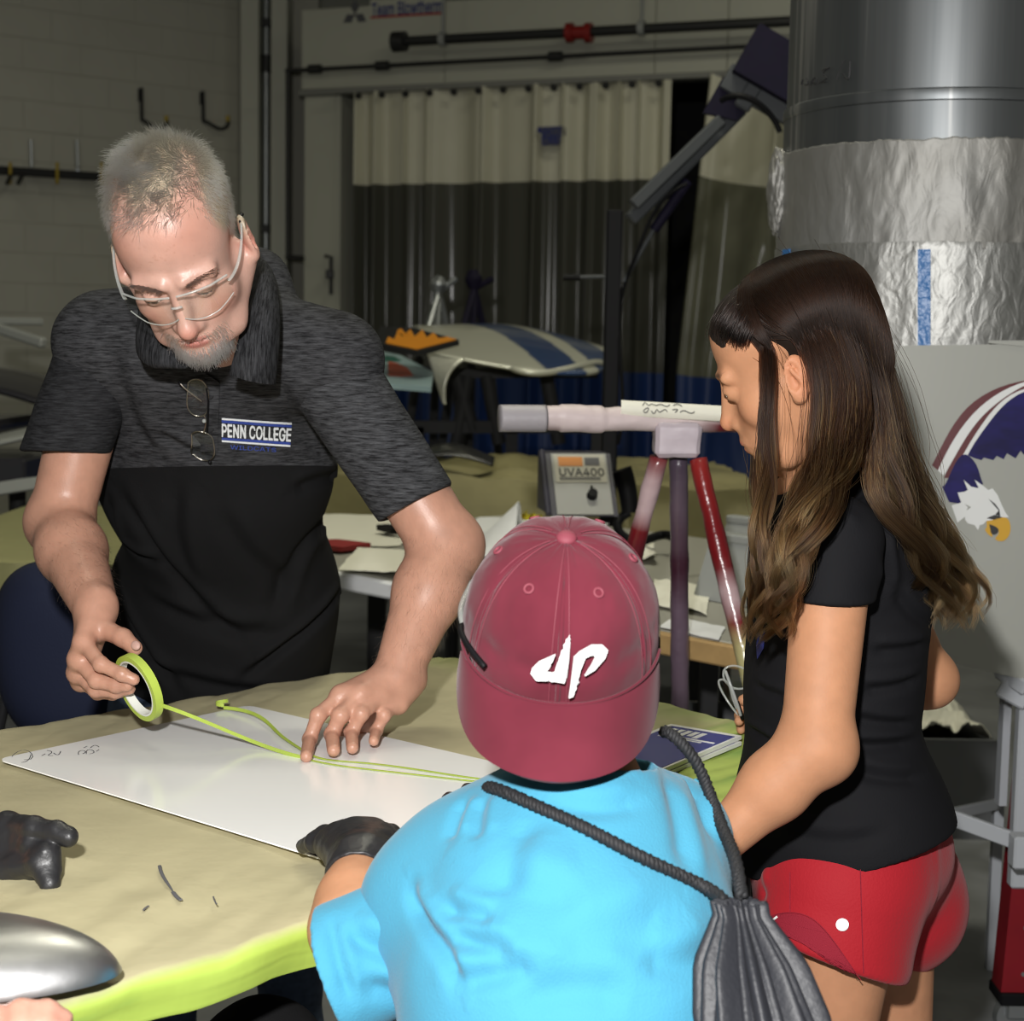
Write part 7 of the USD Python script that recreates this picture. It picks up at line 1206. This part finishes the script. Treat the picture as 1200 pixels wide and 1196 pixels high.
d_poly = [(667, 743), (661, 797), (650, 795), (630, 794), (624, 786), (626, 780), (633, 773), (651, 765), (648, 773), (642, 780), (641, 785), (648, 786), (654, 783)]
p_poly = [(672, 768), (678, 762), (692, 754), (703, 754), (709, 760), (706, 769), (695, 782), (684, 789), (692, 776), (696, 768), (692, 765), (684, 769), (679, 782), (671, 812), (666, 814), (668, 800)]
part(cap, "cap_logo", decal(crown_all, [Polygon(d_poly).buffer(1.2).buffer(-1.0), Polygon(p_poly).buffer(1.2).buffer(-1.0)], .0022, .0008, 3), "cap_logo", "white embroidered logo", smooth=50)
# hair edge under the cap
hair_mat("hair_boy", (.02, .012, .008), (.04, .025, .016)); mat("hair_boy_base", (.012, .008, .006), .7)
hbb = SDF().ell((0, .020, .02), (.0775, .0965, .085), k=.02).ell((0, .055, -.045), (.058, .048, .05), k=.03); hbb.ell((0, -.085, -.01), (.12, .075, .09), k=.02, op="-"); part(boy, "hair", hbb.xf(BH).mesh(.004), "hair_boy_base", "short dark hair", smooth=True)
# ---- safety glasses temples over the cap
bg = thing("safety_glasses", "safety glasses with black temple tips worn by the child in the cap", "glasses", P(548, 720, 1.46))
q_ = raycast(crown_all, [552, 562, 573], [752, 766, 779], .0045)
btp = part(bg, "temple", tube(spline([P(553, 682, 1.53), P(544, 700, 1.49), P(540, 720, 1.445), P(544, 736, 1.42)], 16), .0028, 8), "clear_frame", "clear arm at the left of the cap", smooth=True); part(btp, "temple_tip", tube(spline([P(544, 732, 1.42), q_[0], q_[1], q_[2]], 18), np.linspace(.0028, .0026, 18), 8), "plastic_black", "black tip", smooth=True)
bt3 = part(bg, "temple", tube(spline([P(766, 690, 1.54), P(770, 715, 1.50), P(771, 740, 1.46), P(770, 757, 1.44)], 16), .0024, 8), "clear_frame", smooth=True); part(bt3, "temple_tip", tube(spline([P(770, 748, 1.45), P(770, 768, 1.43)], 6), .003, 8), "plastic_black", smooth=True)
for e in (-1, 1): part(bg, "lens", thicken(grid(lambda u, v, e=e: (np.stack([e * (.004 + .058 * u), -.108 + 4.5 * (.004 + .058 * u) ** 2, .014 - .034 * v], -1)) @ BH[:3, :3].T + BH[:3, 3], 14, 8), .0012), "lens", smooth=True)
part(bg, "frame", tube(np.array([bw_(x, -.108 + 4.5 * x * x, .016) for x in np.linspace(-.062, .062, 24)]), .0018, 6), "clear_frame", smooth=True)
# ---- drawstring bag
bag = thing("drawstring_bag", "black nylon drawstring bag hanging low on the child's back", "bag", P(880, 1150, 1.20))
mat("nylon", (.020, .021, .026), .50, spec=.35, bump=.0006, bscale=200); mat("cord_black", (.012, .012, .014), .7)
tp_, ct_ = P(866, 1056, 1.25), P(895, 1240, 1.19)
def bagf(u, v):
    a = u * 2 * np.pi; w = np.interp(v, [0, .06, .12, .25, .5, .8, 1], [.015, .013, .018, .030, .043, .050, .03]); c = tp_[None] + (P(922, 1330, 1.17) - tp_)[None] * v.reshape(-1, 1) if False else tp_ + (P(922, 1330, 1.17) - tp_) * v[..., None]
    pl = (.008 * np.sin(a * 11 + 2.2 * np.sin(a * 2)) + .006 * np.sin(a * 19 + 1)) * np.interp(v, [0, .1, .3, .7, 1], [.55, .75, 1.0, .5, .15]); r = w + pl; return c + RGT * (r * np.cos(a))[..., None] * 1.0 + nrm(FWD * V(1, 1, 0)) * (r * .62 * np.sin(a))[..., None]
bgm = grid(bagf, 220, 60); 
if ((bgm.triangles_center - bgm.vertices.mean(0)) * bgm.face_normals).sum(1).mean() < 0: bgm.invert()
part(bag, "sack", thicken(bgm, .0015), "nylon", "gathered nylon sack", smooth=True)
def cord(pts, surf, out, label, nm="cord"):
    q = raycast(surf, [p[0] for p in pts], [p[1] for p in pts], out) if surf is not None else np.array(pts); q = spline(q, 120); ms = []
    t, n, b = path_frames(q); ph = np.linspace(0, np.linalg.norm(np.diff(q, axis=0), axis=1).sum() / .012 * 2 * np.pi, 120)
    for k in range(3): ms.append(tube(q + n * (np.cos(ph + k * 2.094) * .0030)[:, None] + b * (np.sin(ph + k * 2.094) * .0030)[:, None], .0032, 6))
    part(bag, nm, cat(*ms), "cord_black", label, smooth=True)
c1 = [raycast(bteem, x, y, .004)[0] for x, y in ((585, 929), (625, 945), (690, 976), (760, 1013), (815, 1038))]; cord([raycast(bteem, 574, 924, .004)[0] + V(0, .02, -.01)] + c1 + [P(848, 1056, 1.255)], None, 0, "braided cord across the back")
c2 = list(raycast(bteem, [795, 815, 830, 843], [872, 897, 930, 970], .004)); cord([c2[0] + V(-.01, .03, .0)] + c2 + [P(862, 1010, 1.30), P(869, 1050, 1.255)], None, 0, "braided cord over the right shoulder")
# ================================================================ two helpers at the left edge, only their hands in view
mat("tee_navy", (.02, .03, .06), .85, spec=.2)
def helper(label, base, head_at, arms, shirt_mat, col):
    t = thing("person", label, "person", base); s = head_sdf(ear=.95); M = np.eye(4); yaw = math.degrees(math.atan2(head_at[1] - 2.0, head_at[0] + .3)); f = nrm(V(-.2, 1.9, .8) - V(*head_at)); M[:3, 1] = -f; M[:3, 0] = nrm(np.cross(M[:3, 1], (0, 0, 1))); M[:3, 2] = np.cross(M[:3, 0], M[:3, 1]); M[:3, 3] = head_at; hd = s.xf(M); nb = V(base[0], base[1], head_at[2] - .18); hd.cone(M[:3, :3] @ V(0, .03, -.05) + M[:3, 3], nb, .05, .055, k=.02)
    sh = [nb + nrm(np.cross(f * V(1, 1, 0), (0, 0, 1))) * k - V(0, 0, .05) for k in (.16, -.16)]; tz = nb[2]; tor = SDF().cone(nb - V(0, 0, .14), V(base[0], base[1], tz - .5), .13, .13, k=.05).cone(sh[0], sh[1], .055, .055, k=.05); lg = SDF().cone(V(base[0] - .07, base[1], tz - .5), V(base[0] - .07, base[1], .08), .075, .04, k=.03).cone(V(base[0] + .07, base[1], tz - .5), V(base[0] + .07, base[1], .08), .075, .04, k=.03)
    ms = [hd.mesh(.005), tor.mesh(.01), lg.mesh(.01)]; sleeves = []
    for k, fn in arms: a = SDF(); fn(a, sh[k]); ms.append(a.mesh(.0035))
    b = union(*ms); part(t, "body", b, "skin", smooth=True, col=skin_col(b.vertices, np.linalg.inv(M), col, lin(180, 100, 88), None, 3)); eyes(t, M)
    st = SDF().cone(nb - V(0, 0, .14), V(base[0], base[1], tz - .52), .145, .15, k=.05).cone(sh[0], sh[1], .068, .068, k=.05)
    for k, fn in arms: e = fn.elbow; st.cone(sh[k], sh[k] + (e - sh[k]) * .6, .066, .06, k=.03)
    st.plane(V(0, 0, tz - .58), (0, 0, -1)); part(t, "tee_shirt", st.mesh(.008), shirt_mat, smooth=True)
    pt = SDF().cone(V(base[0] - .07, base[1], tz - .48), V(base[0] - .07, base[1], .1), .095, .06, k=.03).cone(V(base[0] + .07, base[1], tz - .48), V(base[0] + .07, base[1], .1), .095, .06, k=.03); part(t, "trousers", pt.mesh(.010), "denim", smooth=True)
    hr = SDF().ell((0, .025, .05), (.081, .096, .085), k=.02).ell((0, .050, -.03), (.066, .055, .055), k=.03); hr.ell((0, -.085, -.01), (.10, .070, .075), k=.02, op="-"); part(t, "hair", hr.xf(M).mesh(.006), "hair_boy_base", smooth=True)
    for dx in (-.07, .07): q = SDF().cone(V(base[0] + dx, base[1] - .02, .05), V(base[0] + dx + .04, base[1] + .15, .04), .048, .038, k=.02); q.plane(V(0, 0, .004), (0, 0, -1)); part(t, "shoe", q.mesh(.008), "plastic_black", smooth=True)
    return t
tp2 = lambda x, y, h=.012: T(x, y, ZP + h)
GW = P(-55, 1000, 1.62); GE = V(-.86, 1.60, .93)
def arm1(a, S): a.cone(S, GE, .042, .036, k=.02).cone(GE, GW, .036, .024, k=.02).cone(GW, P(-10, 990, 1.62), .022, .018, k=.01)
arm1.elbow = GE
h1 = helper("person at the left edge, black-gloved hand on the tan paper", (-1.21, 1.82, 0), (-1.12, 1.76, 1.40), [(0, arm1)], "cloth_black", lin(196, 140, 108))
gs1 = SDF(); hand(gs1, GW, [P(8, 968, 1.60), P(10, 985, 1.59), P(6, 1002, 1.60), P(-2, 1018, 1.61)], [[P(40, 970, 1.57), P(64, 975, 1.56), P(80, 981, 1.555)], [P(38, 992, 1.565), P(56, 1000, 1.55), P(62, 1020, 1.545)], [P(30, 1014, 1.57), P(44, 1014, 1.56), P(40, 1022, 1.56)], [P(15, 1024, 1.59), P(22, 1022, 1.58), P(16, 1028, 1.58)]], [P(10, 1016, 1.57), P(45, 1010, 1.548), P(60, 1036, 1.535)], rp=.0145, rf=.0110, rt=.0090, rw=.030); part(h1, "glove", gs1.mesh(.0022, folds([], .0032, 42, 6)), "glove", "wrinkled black nitrile glove", smooth=True)
FW = P(-75, 1237, 1.20); FE = V(-.50, .90, .80)
def arm2(a, S):
    a.cone(S, FE, .042, .036, k=.02).cone(FE, FW, .036, .026, k=.02)
    hand(a, FW, [P(-10, 1200, 1.20), P(-8, 1215, 1.19), P(-8, 1232, 1.185), P(-12, 1248, 1.185)], [[P(25, 1186, 1.195), P(55, 1186, 1.20), P(74, 1194, 1.205)], [P(25, 1202, 1.185), P(52, 1202, 1.19), P(72, 1208, 1.195)], [P(25, 1220, 1.18), P(50, 1220, 1.185), P(68, 1224, 1.19)], [P(20, 1238, 1.18), P(42, 1236, 1.185), P(56, 1238, 1.19)]], [P(-20, 1185, 1.24), P(10, 1170, 1.26), P(30, 1168, 1.27)], rp=.0135, rf=.0098, rt=.0082, rw=.028)
arm2.elbow = FE
h2 = helper("person at the lower left corner, bare fingers holding the metal shell", (-.60, .72, 0), (-.57, .80, 1.13), [(0, arm2)], "tee_navy", lin(190, 140, 122))
